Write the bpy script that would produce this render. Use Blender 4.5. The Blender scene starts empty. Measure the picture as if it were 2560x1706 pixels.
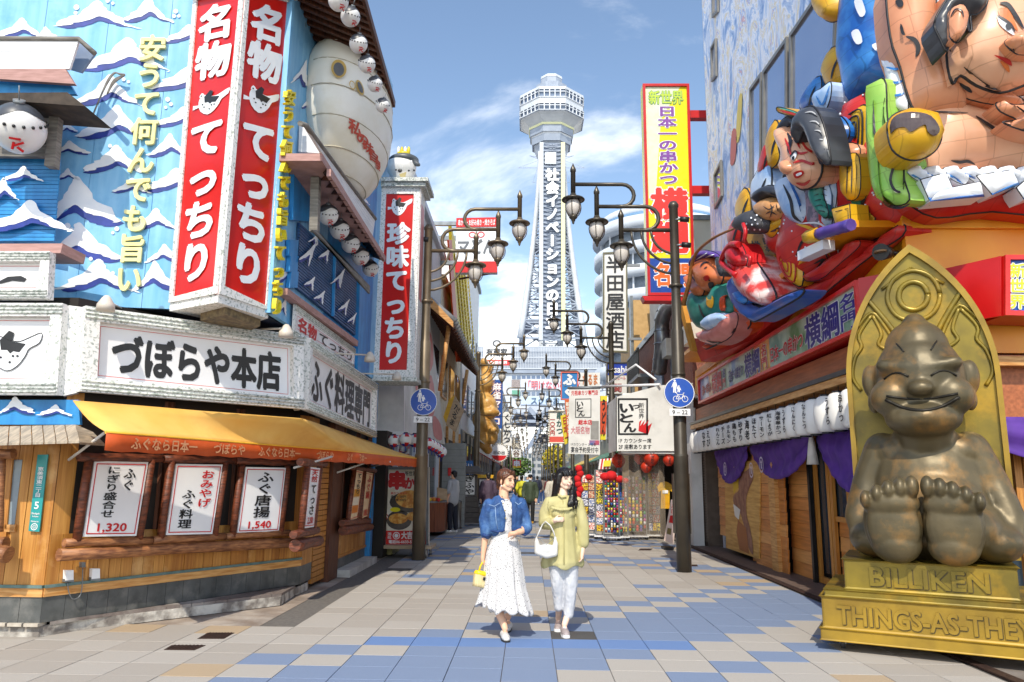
import bpy, bmesh, math, random
from mathutils import Vector, Matrix, geometry
random.seed(7)
R = math.radians
S = bpy.context.scene
COL = S.collection
FPX, CAMH = 1866., 1.5
_v = Vector((41, 345, FPX)).normalized()            # street axis in camera axes (right, down, forward)
_u = Vector((109, -10103, FPX)); _u = (_u - _v * _u.dot(_v)).normalized()   # plumb line
_x = _v.cross(_u)
if _x.x < 0: _x = -_x
cam = bpy.data.cameras.new('camera'); cam.sensor_width = 36; cam.lens = FPX / 2560 * 36
cam.clip_start = .05; cam.clip_end = 3000
co = bpy.data.objects.new('camera', cam); COL.objects.link(co); S.camera = co
M3 = Matrix(((_x.x, -_x.y, -_x.z), (_v.x, -_v.y, -_v.z), (_u.x, -_u.y, -_u.z)))
co.matrix_world = Matrix.Translation((0, 0, CAMH)) @ M3.to_4x4()
CAM = Vector((0, 0, CAMH))
SUN_EL, SUN_AZ = 47., 7.
w = bpy.data.worlds.new('World'); S.world = w; w.use_nodes = True
nt = w.node_tree; nt.nodes.clear()
def N(nt, t, **k):
 n = nt.nodes.new(t)
 for a, b in k.items(): setattr(n, a, b)
 return n
sky = N(nt, 'ShaderNodeTexSky', sky_type='NISHITA', sun_disc=False, altitude=0, air_density=1.0, dust_density=.3, ozone_density=2.2)
sky.sun_elevation = R(SUN_EL); sky.sun_rotation = R(180 + SUN_AZ)
bg = N(nt, 'ShaderNodeBackground'); bg.inputs[1].default_value = .118
out = N(nt, 'ShaderNodeOutputWorld')
tc = N(nt, 'ShaderNodeTexCoord'); sep = N(nt, 'ShaderNodeSeparateXYZ')
nt.links.new(tc.outputs['Generated'], sep.inputs[0])
ad = N(nt, 'ShaderNodeMath', operation='ADD'); ad.inputs[1].default_value = .22
nt.links.new(sep.outputs[2], ad.inputs[0])
dx = N(nt, 'ShaderNodeMath', operation='DIVIDE'); dy = N(nt, 'ShaderNodeMath', operation='DIVIDE')
nt.links.new(sep.outputs[0], dx.inputs[0]); nt.links.new(ad.outputs[0], dx.inputs[1])
nt.links.new(sep.outputs[1], dy.inputs[0]); nt.links.new(ad.outputs[0], dy.inputs[1])
cb = N(nt, 'ShaderNodeCombineXYZ'); cb.inputs[2].default_value = 5.3
nt.links.new(dx.outputs[0], cb.inputs[0]); nt.links.new(dy.outputs[0], cb.inputs[1])
n1 = N(nt, 'ShaderNodeTexNoise'); n1.inputs['Scale'].default_value = 1.4; n1.inputs['Detail'].default_value = 8; n1.inputs['Roughness'].default_value = .58; n1.inputs['Distortion'].default_value = .35
nt.links.new(cb.outputs[0], n1.inputs['Vector'])
mz = N(nt, 'ShaderNodeMapRange'); mz.inputs[1].default_value = 0; mz.inputs[2].default_value = .62; mz.inputs[3].default_value = .17; mz.inputs[4].default_value = -.10
nt.links.new(sep.outputs[2], mz.inputs[0])
sm = N(nt, 'ShaderNodeMath', operation='ADD'); nt.links.new(n1.outputs[0], sm.inputs[0]); nt.links.new(mz.outputs[0], sm.inputs[1])
cr = N(nt, 'ShaderNodeMapRange'); cr.interpolation_type = 'SMOOTHSTEP'
cr.inputs[1].default_value = .46; cr.inputs[2].default_value = .7; cr.inputs[3].default_value = 0; cr.inputs[4].default_value = .88
nt.links.new(sm.outputs[0], cr.inputs[0])
mx = N(nt, 'ShaderNodeMix', data_type='RGBA'); mx.inputs['B'].default_value = (10.2, 10.3, 10.6, 1)
nt.links.new(cr.outputs[0], mx.inputs['Factor']); nt.links.new(sky.outputs[0], mx.inputs['A'])
nt.links.new(mx.outputs['Result'], bg.inputs[0]); nt.links.new(bg.outputs[0], out.inputs[0])
sl = bpy.data.lights.new('sun', 'SUN'); sl.energy = 2.0; sl.angle = R(.5); sl.color = (1, .955, .88)
so = bpy.data.objects.new('sun', sl); COL.objects.link(so)
sd = Vector((math.sin(R(SUN_AZ)) * math.cos(R(SUN_EL)), math.cos(R(SUN_AZ)) * math.cos(R(SUN_EL)), -math.sin(R(SUN_EL))))
so.rotation_euler = sd.to_track_quat('-Z', 'Y').to_euler(); so.location = (0, -10, 40)
S.view_settings.view_transform = 'Standard'; S.view_settings.look = 'None'; S.view_settings.gamma = 1
S.view_settings.exposure = 1.08; S.view_settings.use_white_balance = True; S.view_settings.white_balance_temperature = 7050; S.view_settings.white_balance_tint = 8; S.view_settings.use_curve_mapping = False
S.cycles.max_bounces = 6; S.cycles.diffuse_bounces = 4; S.cycles.glossy_bounces = 3; S.cycles.transparent_max_bounces = 12
S.cycles.use_denoising = True
def ray(px, py):
 c = Vector((px - 1280, py - 853, FPX)); return Vector((c.dot(_x), c.dot(_v), c.dot(_u)))
def at(px, py, pl):
 """pixel -> point on a plane: ('x',v) ('y',v) ('z',v) or two plan points ((x,y),(x,y))"""
 r = ray(px, py)
 if pl[0] == 'x': t = pl[1] / r.x
 elif pl[0] == 'y': t = pl[1] / r.y
 elif pl[0] == 'z': t = (pl[1] - CAMH) / r.z
 else:
  (ax, ay), (bx, by) = pl; nx, ny = by - ay, ax - bx
  t = (nx * ax + ny * ay) / (nx * r.x + ny * r.y)
 return CAM + r * t
def pn(pl):
 if pl[0] == 'x': n = Vector((1, 0, 0)); p = Vector((pl[1], 0, 0))
 elif pl[0] == 'y': n = Vector((0, -1, 0)); p = Vector((0, pl[1], 0))
 elif pl[0] == 'z': n = Vector((0, 0, 1)); p = Vector((0, 0, pl[1]))
 else: (ax, ay), (bx, by) = pl; n = Vector((by - ay, ax - bx, 0)).normalized(); p = Vector((ax, ay, 0))
 return n if n.dot(CAM - p) > 0 else -n
def shift(pl, d):
 """the plane moved d towards the viewer"""
 n = pn(pl)
 if pl[0] == 'x': return ('x', pl[1] + n.x * d)
 if pl[0] == 'y': return ('y', pl[1] + n.y * d)
 return tuple((p[0] + n.x * d, p[1] + n.y * d) for p in pl)
def Q(pts, pl): return [at(x, y, pl) for x, y in pts]
def rect(x0, y0, x1, y1): return [(x0, y0), (x1, y0), (x1, y1), (x0, y1)]
def nrm(p):
 n = (p[1] - p[0]).cross(p[-1] - p[0]).normalized()
 c = sum(p, Vector()) / len(p)
 return n if n.dot(CAM - c) > 0 else -n
def lin(c):
 if isinstance(c, str):
  c = [int(c[i:i + 2], 16) / 255 for i in (0, 2, 4)]
  c = [x / 12.92 if x <= .04045 else ((x + .055) / 1.055) ** 2.4 for x in c]
 return (*c[:3], 1)
MATS = {}
def mat(name, c1, c2=None, rough=.5, metal=0, sc=6, det=4, st=(1, 1, 1), lo=.35, hi=.65, bump=0, bsc=None, coat=0, trans=0, wear=None, wsc=1.5, spec=.5, alpha=1, emit=0, pan=0, spots=0):
 if name in MATS: return MATS[name]
 m = bpy.data.materials.new(name); m.use_nodes = True; t = m.node_tree; p = t.nodes['Principled BSDF']
 p.inputs['Roughness'].default_value = rough; p.inputs['Metallic'].default_value = metal
 p.inputs['Coat Weight'].default_value = coat; p.inputs['Transmission Weight'].default_value = trans
 p.inputs['Specular IOR Level'].default_value = spec; p.inputs['Alpha'].default_value = alpha
 c1 = lin(c1); c2 = lin(c2) if c2 else tuple(x * .82 for x in c1[:3]) + (1,)
 tcn = N(t, 'ShaderNodeTexCoord'); mp = N(t, 'ShaderNodeMapping'); mp.inputs['Scale'].default_value = st
 nz = N(t, 'ShaderNodeTexNoise'); nz.inputs['Scale'].default_value = sc; nz.inputs['Detail'].default_value = det
 t.links.new(tcn.outputs['Object'], mp.inputs[0]); t.links.new(mp.outputs[0], nz.inputs['Vector'])
 mr = N(t, 'ShaderNodeMapRange'); mr.inputs[1].default_value = lo; mr.inputs[2].default_value = hi
 t.links.new(nz.outputs[0], mr.inputs[0])
 mx = N(t, 'ShaderNodeMix', data_type='RGBA'); mx.inputs['A'].default_value = c1; mx.inputs['B'].default_value = c2
 t.links.new(mr.outputs[0], mx.inputs['Factor']); last = mx.outputs['Result']
 if wear:
  nw = N(t, 'ShaderNodeTexNoise'); nw.inputs['Scale'].default_value = wsc; nw.inputs['Detail'].default_value = 7; nw.inputs['Roughness'].default_value = .65
  t.links.new(tcn.outputs['Object'], nw.inputs['Vector'])
  wr = N(t, 'ShaderNodeMapRange'); wr.inputs[1].default_value = .5; wr.inputs[2].default_value = .68; wr.inputs[4].default_value = .6
  t.links.new(nw.outputs[0], wr.inputs[0])
  m2 = N(t, 'ShaderNodeMix', data_type='RGBA'); m2.inputs['B'].default_value = lin(wear)
  t.links.new(wr.outputs[0], m2.inputs['Factor']); t.links.new(last, m2.inputs['A']); last = m2.outputs['Result']
 if spots:                                           # old chewing gum and drips
  vs_ = N(t, 'ShaderNodeTexVoronoi'); vs_.inputs['Scale'].default_value = spots; t.links.new(tcn.outputs['Object'], vs_.inputs['Vector'])
  sr = N(t, 'ShaderNodeMapRange'); sr.inputs[1].default_value = .05; sr.inputs[2].default_value = .09; sr.inputs[3].default_value = .5; sr.inputs[4].default_value = 0; t.links.new(vs_.outputs['Distance'], sr.inputs[0])
  m3 = N(t, 'ShaderNodeMix', data_type='RGBA'); m3.inputs['B'].default_value = lin('4a4642'); t.links.new(sr.outputs[0], m3.inputs['Factor']); t.links.new(last, m3.inputs['A']); last = m3.outputs['Result']
 if pan:                                             # glued paper panes: seams and small changes of tone
  bt = N(t, 'ShaderNodeTexBrick'); bt.inputs['Scale'].default_value = pan; bt.inputs['Mortar Size'].default_value = .012; bt.inputs['Color1'].default_value = (1, 1, 1, 1); bt.inputs['Color2'].default_value = (.88, .87, .87, 1); bt.inputs['Mortar'].default_value = (.68, .64, .62, 1); bt.inputs['Brick Width'].default_value = .7; bt.inputs['Row Height'].default_value = .5; bt.offset = .06
  mq = N(t, 'ShaderNodeMapping'); mq.inputs['Rotation'].default_value = (R(90), 0, R(8)); t.links.new(tcn.outputs['Object'], mq.inputs[0]); t.links.new(mq.outputs[0], bt.inputs['Vector'])
  mu = N(t, 'ShaderNodeMix', data_type='RGBA', blend_type='MULTIPLY'); mu.inputs['Factor'].default_value = .8; t.links.new(last, mu.inputs['A']); t.links.new(bt.outputs[0], mu.inputs['B']); last = mu.outputs['Result']
 t.links.new(last, p.inputs['Base Color'])
 if emit: t.links.new(last, p.inputs['Emission Color']); p.inputs['Emission Strength'].default_value = emit
 if bump:
  bn = N(t, 'ShaderNodeBump'); bn.inputs['Strength'].default_value = bump; bn.inputs['Distance'].default_value = .02
  src = nz.outputs[0]
  if bsc:
   nb = N(t, 'ShaderNodeTexNoise'); nb.inputs['Scale'].default_value = bsc; nb.inputs['Detail'].default_value = 3
   t.links.new(mp.outputs[0], nb.inputs['Vector']); src = nb.outputs[0]
  t.links.new(src, bn.inputs['Height']); t.links.new(bn.outputs[0], p.inputs['Normal'])
 MATS[name] = m; return m
def plain(c, rough=.5, **k):
 return mat('paint ' + c + str(rough) + ''.join(str(v) for v in k.values()), c, rough=rough, sc=3, lo=.3, hi=.9, **k)
OFF = {}
def link(o, parent=None):
 COL.objects.link(o)
 if parent is not None:
  o.parent = parent; o.location = -OFF.get(parent.name, Vector())
 return o
def tag(o, label=None, cat=None, group=None, kind=None):
 for k, v in (('label', label), ('category', cat), ('group', group), ('kind', kind)):
  if v: o[k] = v
 return o
def T(name, label, cat, loc, group=None):
 o = bpy.data.objects.new(name, None); COL.objects.link(o); o.location = loc; o.empty_display_size = .2
 OFF[o.name] = Vector(loc); return tag(o, label, cat, group)
class MB:
 def __init__(s): s.v = []; s.f = []; s.mi = []; s.m = 0; s.sm = []; s.s = False
 def face(s, idx): s.f.append(idx); s.mi.append(s.m); s.sm.append(s.s)
 def poly(s, pts):
  n = len(s.v); s.v += [Vector(p) for p in pts]; s.face(tuple(range(n, n + len(pts)))); return s
 def prism(s, pts, vec):
  n = len(pts); b = len(s.v); vec = Vector(vec); pts = [Vector(p) for p in pts]
  s.v += pts + [p + vec for p in pts]
  s.face(tuple(range(b, b + n))); s.face(tuple(range(b + 2 * n - 1, b + n - 1, -1)))
  for i in range(n): j = (i + 1) % n; s.face((b + i, b + j, b + n + j, b + n + i))
  return s
 def box(s, x0, x1, y0, y1, z0, z1):
  return s.prism([(x0, y0, z0), (x1, y0, z0), (x1, y1, z0), (x0, y1, z0)], (0, 0, z1 - z0))
 def obox(s, c, ax, ay, az):
  c, ax, ay, az = map(Vector, (c, ax, ay, az))
  return s.prism([c - ax - ay - az, c + ax - ay - az, c + ax + ay - az, c - ax + ay - az], az * 2)
 def bar(s, a, b, w, h=None, up=(0, 0, 1)):
  a, b = Vector(a), Vector(b); d = (b - a).normalized(); up = Vector(up)
  if abs(d.dot(up)) > .98: up = Vector((0, 1, 0))
  r = d.cross(up).normalized() * w / 2; q = r.cross(d).normalized() * (h or w) / 2
  return s.prism([a - r - q, a + r - q, a + r + q, a - r + q], b - a)
 def tube(s, pts, r, n=8, cap=True):
  pts = [Vector(p) for p in pts]; rs = r if isinstance(r, (list, tuple)) else [r] * len(pts)
  b = len(s.v); pr = None; s.s = True
  for i, p in enumerate(pts):
   d = (pts[min(i + 1, len(pts) - 1)] - pts[max(i - 1, 0)]).normalized()
   if pr is None:
    pr = d.orthogonal().normalized()
   else:
    pr = pr - d * pr.dot(d)
    pr = pr.normalized() if pr.length > 1e-6 else d.orthogonal().normalized()
   q = d.cross(pr)
   for k in range(n):
    a = 2 * math.pi * k / n; s.v.append(p + (pr * math.cos(a) + q * math.sin(a)) * rs[i])
  for i in range(len(pts) - 1):
   for k in range(n):
    k2 = (k + 1) % n; s.face((b + i * n + k, b + i * n + k2, b + i * n + n + k2, b + i * n + n + k))
  s.s = False
  if cap:
   s.face(tuple(range(b + n - 1, b - 1, -1))); e = b + (len(pts) - 1) * n; s.face(tuple(range(e, e + n)))
  return s
 def lathe(s, c, prof, n=16, sx=1, sy=1):
  """prof: (radius, z) pairs"""
  c = Vector(c); b = len(s.v); s.s = True
  for r, z in prof:
   for k in range(n):
    a = 2 * math.pi * k / n; s.v.append(c + Vector((r * math.cos(a) * sx, r * math.sin(a) * sy, z)))
  for i in range(len(prof) - 1):
   for k in range(n):
    k2 = (k + 1) % n; s.face((b + i * n + k, b + i * n + k2, b + i * n + n + k2, b + i * n + n + k))
  s.s = False
  if prof[0][0] > 1e-4: s.face(tuple(range(b + n - 1, b - 1, -1)))
  if prof[-1][0] > 1e-4: e = b + (len(prof) - 1) * n; s.face(tuple(range(e, e + n)))
  return s
 def ball(s, c, rx, ry=None, rz=None, n=16, m=10, mt=None):
  ry = ry or rx; rz = rz or rx; b = len(s.v); s.s = True; c = Vector(c)
  for i in range(m + 1):
   ph = math.pi * i / m
   for k in range(n):
    a = 2 * math.pi * k / n
    p = Vector((rx * math.sin(ph) * math.cos(a), ry * math.sin(ph) * math.sin(a), rz * math.cos(ph)))
    s.v.append(c + (mt @ p if mt else p))
  for i in range(m):
   for k in range(n):
    k2 = (k + 1) % n; s.face((b + i * n + k, b + i * n + n + k, b + i * n + n + k2, b + i * n + k2))
  s.s = False; return s
 def build(s, name, m, parent=None, label=None, cat=None, group=None, kind=None, merge=False):
  me = bpy.data.meshes.new(name); me.from_pydata([tuple(p) for p in s.v], [], s.f)
  for x in (m if isinstance(m, (list, tuple)) else [m]): me.materials.append(x)
  me.polygons.foreach_set('material_index', s.mi); me.polygons.foreach_set('use_smooth', s.sm)
  if merge:
   bm = bmesh.new(); bm.from_mesh(me); bmesh.ops.remove_doubles(bm, verts=bm.verts, dist=1e-4); bm.to_mesh(me); bm.free()
  me.update()
  return tag(link(bpy.data.objects.new(name, me), parent), label, cat, group, kind)
def part(name, mb, m, parent, **k): return mb.build(name, m, parent, **k)
def slab(name, m, parent, pts, thick=.04, off=0, **k):
 """a flat board: pts (world) is its face, thickness goes back from the viewer's side"""
 n = nrm(pts); return MB().prism([p + n * off for p in pts], n * -thick).build(name, m, parent, **k)
def frame(name, m, parent, pts, w=.05, thick=.05, off=0, **k):
 """a rectangular frame round the 4 points, pieces inside the outline"""
 n = nrm(pts); b = MB(); a = [Vector(p) for p in pts]
 U = (a[1] - a[0]).normalized(); W = (a[3] - a[0]).normalized()
 i = [a[0] + (U + W) * w, a[1] + (W - U) * w, a[2] - (U + W) * w, a[3] + (U - W) * w]
 for k2 in range(4):
  j = (k2 + 1) % 4; b.prism([q + n * off for q in (a[k2], a[j], i[j], i[k2])], n * thick)
 return b.build(name, m, parent, **k)
def inset(pts, d):
 a = pts; U = (a[1] - a[0]).normalized(); W = (a[3] - a[0]).normalized()
 return [a[0] + (U + W) * d, a[1] + (W - U) * d, a[2] - (U + W) * d, a[3] + (U - W) * d]
def sub(q, u0, v0, u1, v1):
 """part of a quad TL TR BR BL"""
 def b(u, v): return q[0].lerp(q[1], u).lerp(q[3].lerp(q[2], u), v)
 return [b(u0, v0), b(u1, v0), b(u1, v1), b(u0, v1)]
def copy_tree(o, parent=None, lvl=0):
 c = o.copy(); COL.objects.link(c)
 if parent: c.parent = parent
 for ch in list(o.children): copy_tree(ch, c, lvl + 1)
 return c
_G = {}
def glyphs(s, wt, dep):
 key = (s, dep > 0)
 if key in _G: return _G[key]
 cu = bpy.data.curves.new('t', 'FONT'); cu.body = s; cu.size = 1; cu.align_x = 'CENTER';
 cu.resolution_u = 3; cu.extrude = .5 if dep > 0 else 0
 ob = bpy.data.objects.new('t', cu); me = bpy.data.meshes.new_from_object(ob)
 vs = [v.co.copy() for v in me.vertices]; fs = [tuple(p.vertices) for p in me.polygons]
 bpy.data.objects.remove(ob); bpy.data.curves.remove(cu); bpy.data.meshes.remove(me)
 _G[key] = (vs, fs); return _G[key]
def letters(b, s, q, vert=False, nb=6, wt=.02, dep=0, off=.004, fill=False, slant=0, pad=.02):
 n = nrm(q)
 def P(u, v): return q[0].lerp(q[1], u).lerp(q[3].lerp(q[2], u), v)
 def put(vs, fs, fu, fv):
  k = len(b.v)
  dirs = [(0, 0)] + ([(math.cos(a), math.sin(a)) for a in [j * 2 * math.pi / nb for j in range(nb)]] if wt > .008 else [])
  for ci, (ox, oy) in enumerate(dirs):                          # heavy strokes: the glyph drawn again, moved a little each time
   k = len(b.v)
   for p in vs:
    z = (p.z + .5) * dep if dep > 0 else 0
    p2 = Vector((p.x + ox * wt * .8, p.y + oy * wt * .8, 0))
    u, v = fu(p2), fv(p2); b.v.append(P(u + slant * (.5 - v), v) + n * (off + z + ci * .00035))
   for f in fs: b.face(tuple(i + k for i in f))
 if vert:
  cs = list(s); k = len(cs)
  for i, ch in enumerate(cs):
   if ch == ' ': continue
   vs, fs = glyphs(ch, wt, dep)
   if ch in 'ー-–':
    vs = [Vector((.38 - p.y, -p.x + .38, p.z)) for p in vs]
   put(vs, fs, lambda p: .5 + p.x * .98, lambda p, i=i: (i + .5 - (p.y - .38) * .98) / k)
 else:
  vs, fs = glyphs(s, wt, dep)
  if not vs: return b
  x0 = min(p.x for p in vs); x1 = max(p.x for p in vs)
  y0, y1 = (min(p.y for p in vs), max(p.y for p in vs)) if fill else (-.12, .88)
  put(vs, fs, lambda p: pad + (1 - 2 * pad) * (p.x - x0) / (x1 - x0), lambda p: 1 - (p.y - y0) / (y1 - y0))
 return b
def text(name, m, parent, s, q, **k):
 b = MB(); letters(b, s, q, **k); return b.build(name, m, parent)
def lined(parent, s, q, mi, mo, wi=.02, wo=.05, off=.004, name='lettering', **k):
 text('letter_outline', mo, parent, s, q, wt=wo, off=off, **k)
 return text(name, mi, parent, s, q, wt=wi, off=off + .005, **k)
def _pip(x, y, P):
 c = False; j = len(P) - 1
 for i in range(len(P)):
  if (P[i][1] > y) != (P[j][1] > y) and x < (P[j][0] - P[i][0]) * (y - P[i][1]) / (P[j][1] - P[i][1]) + P[i][0]: c = not c
  j = i
 return c
def _dist(x, y, P):
 d = 1e9; j = len(P) - 1
 for i in range(len(P)):
  ax, ay = P[j]; ex, ey = P[i][0] - ax, P[i][1] - ay; L = ex * ex + ey * ey or 1e-9
  t = max(0, min(1, ((x - ax) * ex + (y - ay) * ey) / L)); d = min(d, math.hypot(x - ax - ex * t, y - ay - ey * t)); j = i
 return d
def spline(P, n=4, closed=True):
 out = []; k = len(P)
 for i in range(k if closed else k - 1):
  g = lambda j: P[(j) % k] if closed else P[max(0, min(k - 1, j))]
  p0, p1, p2, p3 = g(i - 1), g(i), g(i + 1), g(i + 2)
  for a in range(n):
   t = a / n
   out.append(tuple(.5 * (2 * p1[c] + (p2[c] - p0[c]) * t + (2 * p0[c] - 5 * p1[c] + 4 * p2[c] - p3[c]) * t * t + (3 * p1[c] - p0[c] - 3 * p2[c] + p3[c]) * t ** 3) for c in (0, 1)))
 if not closed: out.append(tuple(P[-1]))
 return out
class Puff:
 """a swollen shell over an outline, as on a paper float: flat panes when flat=True"""
 def __init__(s, name, m, parent, px, pl, H=.3, base=0, cell=None, smooth=False, sp=3, back=.05, R_=None, fn=None):
  P = spline(px, sp) if sp > 1 else px
  back = min(back + base, .22 if base > .3 else .6); pl = shift(pl, base + H * .3); H *= .75; base = -.0; back += H * .3; smooth = True
  W = [at(x, y, pl) for x, y in P]
  s.o = W[0]; s.n = pn(pl); s.up = Vector((0, 0, 1)); s.u = s.up.cross(s.n).normalized()
  s.pl = pl; s.base = base; s.P = [((p - s.o).dot(s.u), (p - s.o).z) for p in W]
  xs = [p[0] for p in s.P]; ys = [p[1] for p in s.P]; ext = min(max(xs) - min(xs), max(ys) - min(ys))
  s.H = H; s.R = R_ or max(_dist((min(xs) + max(xs)) / 2, (min(ys) + max(ys)) / 2, s.P), ext * .3); s.fn = fn
  cell = (cell or ext / 8) * .5
  pts = [Vector(p) for p in s.P]; k = len(pts)
  x = min(xs) + cell * .5
  while x < max(xs):
   y = min(ys) + cell * .5
   while y < max(ys):
    if _pip(x, y, s.P) and _dist(x, y, s.P) > cell * .3: pts.append(Vector((x, y)))
    y += cell
   x += cell
  vv, ee, ff, *_ = geometry.delaunay_2d_cdt(pts, [(i, (i + 1) % k) for i in range(k)], [tuple(range(k))], 1, 1e-5)
  b = MB(); b.s = smooth
  for p in vv: b.v.append(s.w(p.x, p.y))
  for f in ff: b.face(tuple(f))
  b.s = False; e = len(b.v)
  rim = [s.o + s.u * p[0] + s.up * p[1] + s.n * (s.base - back) for p in s.P]
  r2 = [s.w(*p) for p in s.P]
  b.v += rim + r2
  for i in range(k): j = (i + 1) % k; b.face((e + i, e + j, e + k + j, e + k + i))
  s.obj = b.build(name, m, parent)
  lw = min(.016, ext * .02); MB().tube([s.w(*p) + s.n * .004 for p in s.P + s.P[:1]], lw, 5).build('outline', plain('1e1c20', .45), s.obj)
 def h(s, x, y):
  if s.fn: return s.fn(x, y)
  if not _pip(x, y, s.P): return 0
  d = min(_dist(x, y, s.P) / s.R, 1); return s.H * math.sqrt(max(0, 1 - (1 - d) ** 2))
 def w(s, x, y, off=0): return s.o + s.u * x + s.up * y + s.n * (s.base + s.h(x, y) + off)
 def uv(s, px, py):
  p = at(px, py, s.pl); return ((p - s.o).dot(s.u), (p - s.o).z)
 def onto(s, px, py, off=.01):
  """the point of the shell seen at that pixel, seen from the street"""
  x, y = s.uv(px, py)
  for _ in range(16):
   hh = s.base + s.h(x, y) + off
   r = ray(px, py); t = (s.o + s.n * hh - CAM).dot(s.n) / r.dot(s.n); p = CAM + r * t
   x, y = x * .55 + (p - s.o).dot(s.u) * .45, y * .55 + (p - s.o).z * .45
  return p
 def stroke(s, name, m, pts, wpx=4, off=.012, sp=4, taper=True, parent=None):
  P = spline(pts, sp, False) if sp > 1 else pts; b = MB(); n = len(P)
  for i, (x, y) in enumerate(P):
   a = P[max(i - 1, 0)]; c = P[min(i + 1, n - 1)]; dx, dy = c[0] - a[0], c[1] - a[1]; L = math.hypot(dx, dy) or 1
   wd = wpx / 2 * (min(1, .25 + 3 * min(i, n - 1 - i) / n) if taper else 1)
   for sg in (1, -1): b.v.append(s.onto(x - dy / L * wd * sg, y + dx / L * wd * sg, off))
  for i in range(n - 1): b.face((2 * i, 2 * i + 1, 2 * i + 3, 2 * i + 2))
  return b.build(name, m, parent or s.obj)
 def patch(s, name, m, pts, off=.012, sp=3, cell=14, parent=None):
  P = spline(pts, sp) if sp > 1 else pts; k = len(P); V = [Vector(p) for p in P]
  xs = [p[0] for p in P]; ys = [p[1] for p in P]; x = min(xs) + cell / 2
  while x < max(xs):
   y = min(ys) + cell / 2
   while y < max(ys):
    if _pip(x, y, P) and _dist(x, y, P) > cell * .3: V.append(Vector((x, y)))
    y += cell
   x += cell
  vv, ee, ff, *_ = geometry.delaunay_2d_cdt(V, [(i, (i + 1) % k) for i in range(k)], [tuple(range(k))], 1, 1e-4)
  b = MB(); b.v = [s.onto(p.x, p.y, off) for p in vv]
  for f in ff: b.face(tuple(f))
  return b.build(name, m, parent or s.obj)
def flat(name, m, parent, px, pl, off=.004, thick=0, sp=1, **k):
 P = spline(px, sp) if sp > 1 else px; W = [at(x, y, pl) for x, y in P]; n = pn(pl)
 W = [p + n * off for p in W]; b = MB()
 tri = geometry.tessellate_polygon([W]); b.v = list(W)
 for t in tri: b.face(tuple(t))
 if thick:
  e = len(W); b.v += [p - n * thick for p in W]
  for t in tri: b.face(tuple(i + e for i in reversed(t)))
  for i in range(e): j = (i + 1) % e; b.face((i, j, e + j, e + i))
 return b.build(name, m, parent, **k)
def capsule(b, p0, r0, p1, r1, n=12, fl=None):
 """tapered limb; fl = (axis vector, factor) flattens it"""
 p0, p1 = Vector(p0), Vector(p1); d = p1 - p0; L = d.length; d = d / L if L > 1e-6 else Vector((0, 0, 1))
 rings = []
 for k in range(5): a = math.pi / 2 * (1 - k / 4); rings.append((p0 - d * r0 * math.sin(a), r0 * math.cos(a)))
 for k in range(1, 5): t = k / 5; rings.append((p0.lerp(p1, t), r0 + (r1 - r0) * t))
 for k in range(5): a = math.pi / 2 * k / 4; rings.append((p1 + d * r1 * math.sin(a), r1 * math.cos(a)))
 o = d.orthogonal().normalized()
 if fl: o = (Vector(fl[0]) - d * Vector(fl[0]).dot(d)).normalized()
 q = d.cross(o); e = len(b.v); f = fl[1] if fl else 1
 for c, r in rings:
  r = max(r, 1e-4)
  for k in range(n): a = 2 * math.pi * k / n; b.v.append(c + (o * math.cos(a) * f + q * math.sin(a)) * r)
 for i in range(len(rings) - 1):
  for k in range(n): k2 = (k + 1) % n; b.face((e + i * n + k, e + i * n + k2, e + i * n + n + k2, e + i * n + n + k))
def blob(name, prims, m, parent=None, vox=.01, smooth=4, post=None, mt=None, fac=.5, **k):
 b = MB()
 for p in prims:
  if p[0] == 'c': capsule(b, p[1], p[2], p[3], p[4], fl=p[5] if len(p) > 5 else None)
  elif p[0] == 'e':
   r = p[2] if isinstance(p[2], (tuple, list)) else (p[2],) * 3
   b.ball(p[1], *r, n=20, m=14, mt=p[3] if len(p) > 3 else None)
  elif p[0] == 'p':
   for i in range(len(p[1]) - 1): capsule(b, p[1][i], p[2][i], p[1][i + 1], p[2][i + 1])
 o = b.build('tmp', m);
 md = o.modifiers.new('r', 'REMESH'); md.mode = 'VOXEL'; md.voxel_size = vox; md.use_smooth_shade = True
 if smooth: ms = o.modifiers.new('s', 'SMOOTH'); ms.factor = fac; ms.iterations = smooth
 dg = bpy.context.evaluated_depsgraph_get(); me = bpy.data.meshes.new_from_object(o.evaluated_get(dg))
 me.name = name; bpy.data.objects.remove(o)
 if post:
  for v in me.vertices: v.co = post(v.co)
 if mt is not None: me.transform(mt)
 if not me.materials: me.materials.append(m)
 for p in me.polygons: p.use_smooth = True
 return tag(link(bpy.data.objects.new(name, me), parent), k.get('label'), k.get('cat'), k.get('group'), k.get('kind'))
WHITE = mat('white sign face', 'f2f1f0', 'e6e5e6', rough=.35, sc=1.5)
BLACK = mat('black ink', '141416', '232326', rough=.4, sc=3)
REDI = mat('red ink', 'd01820', 'c01018', rough=.4, sc=2)
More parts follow.
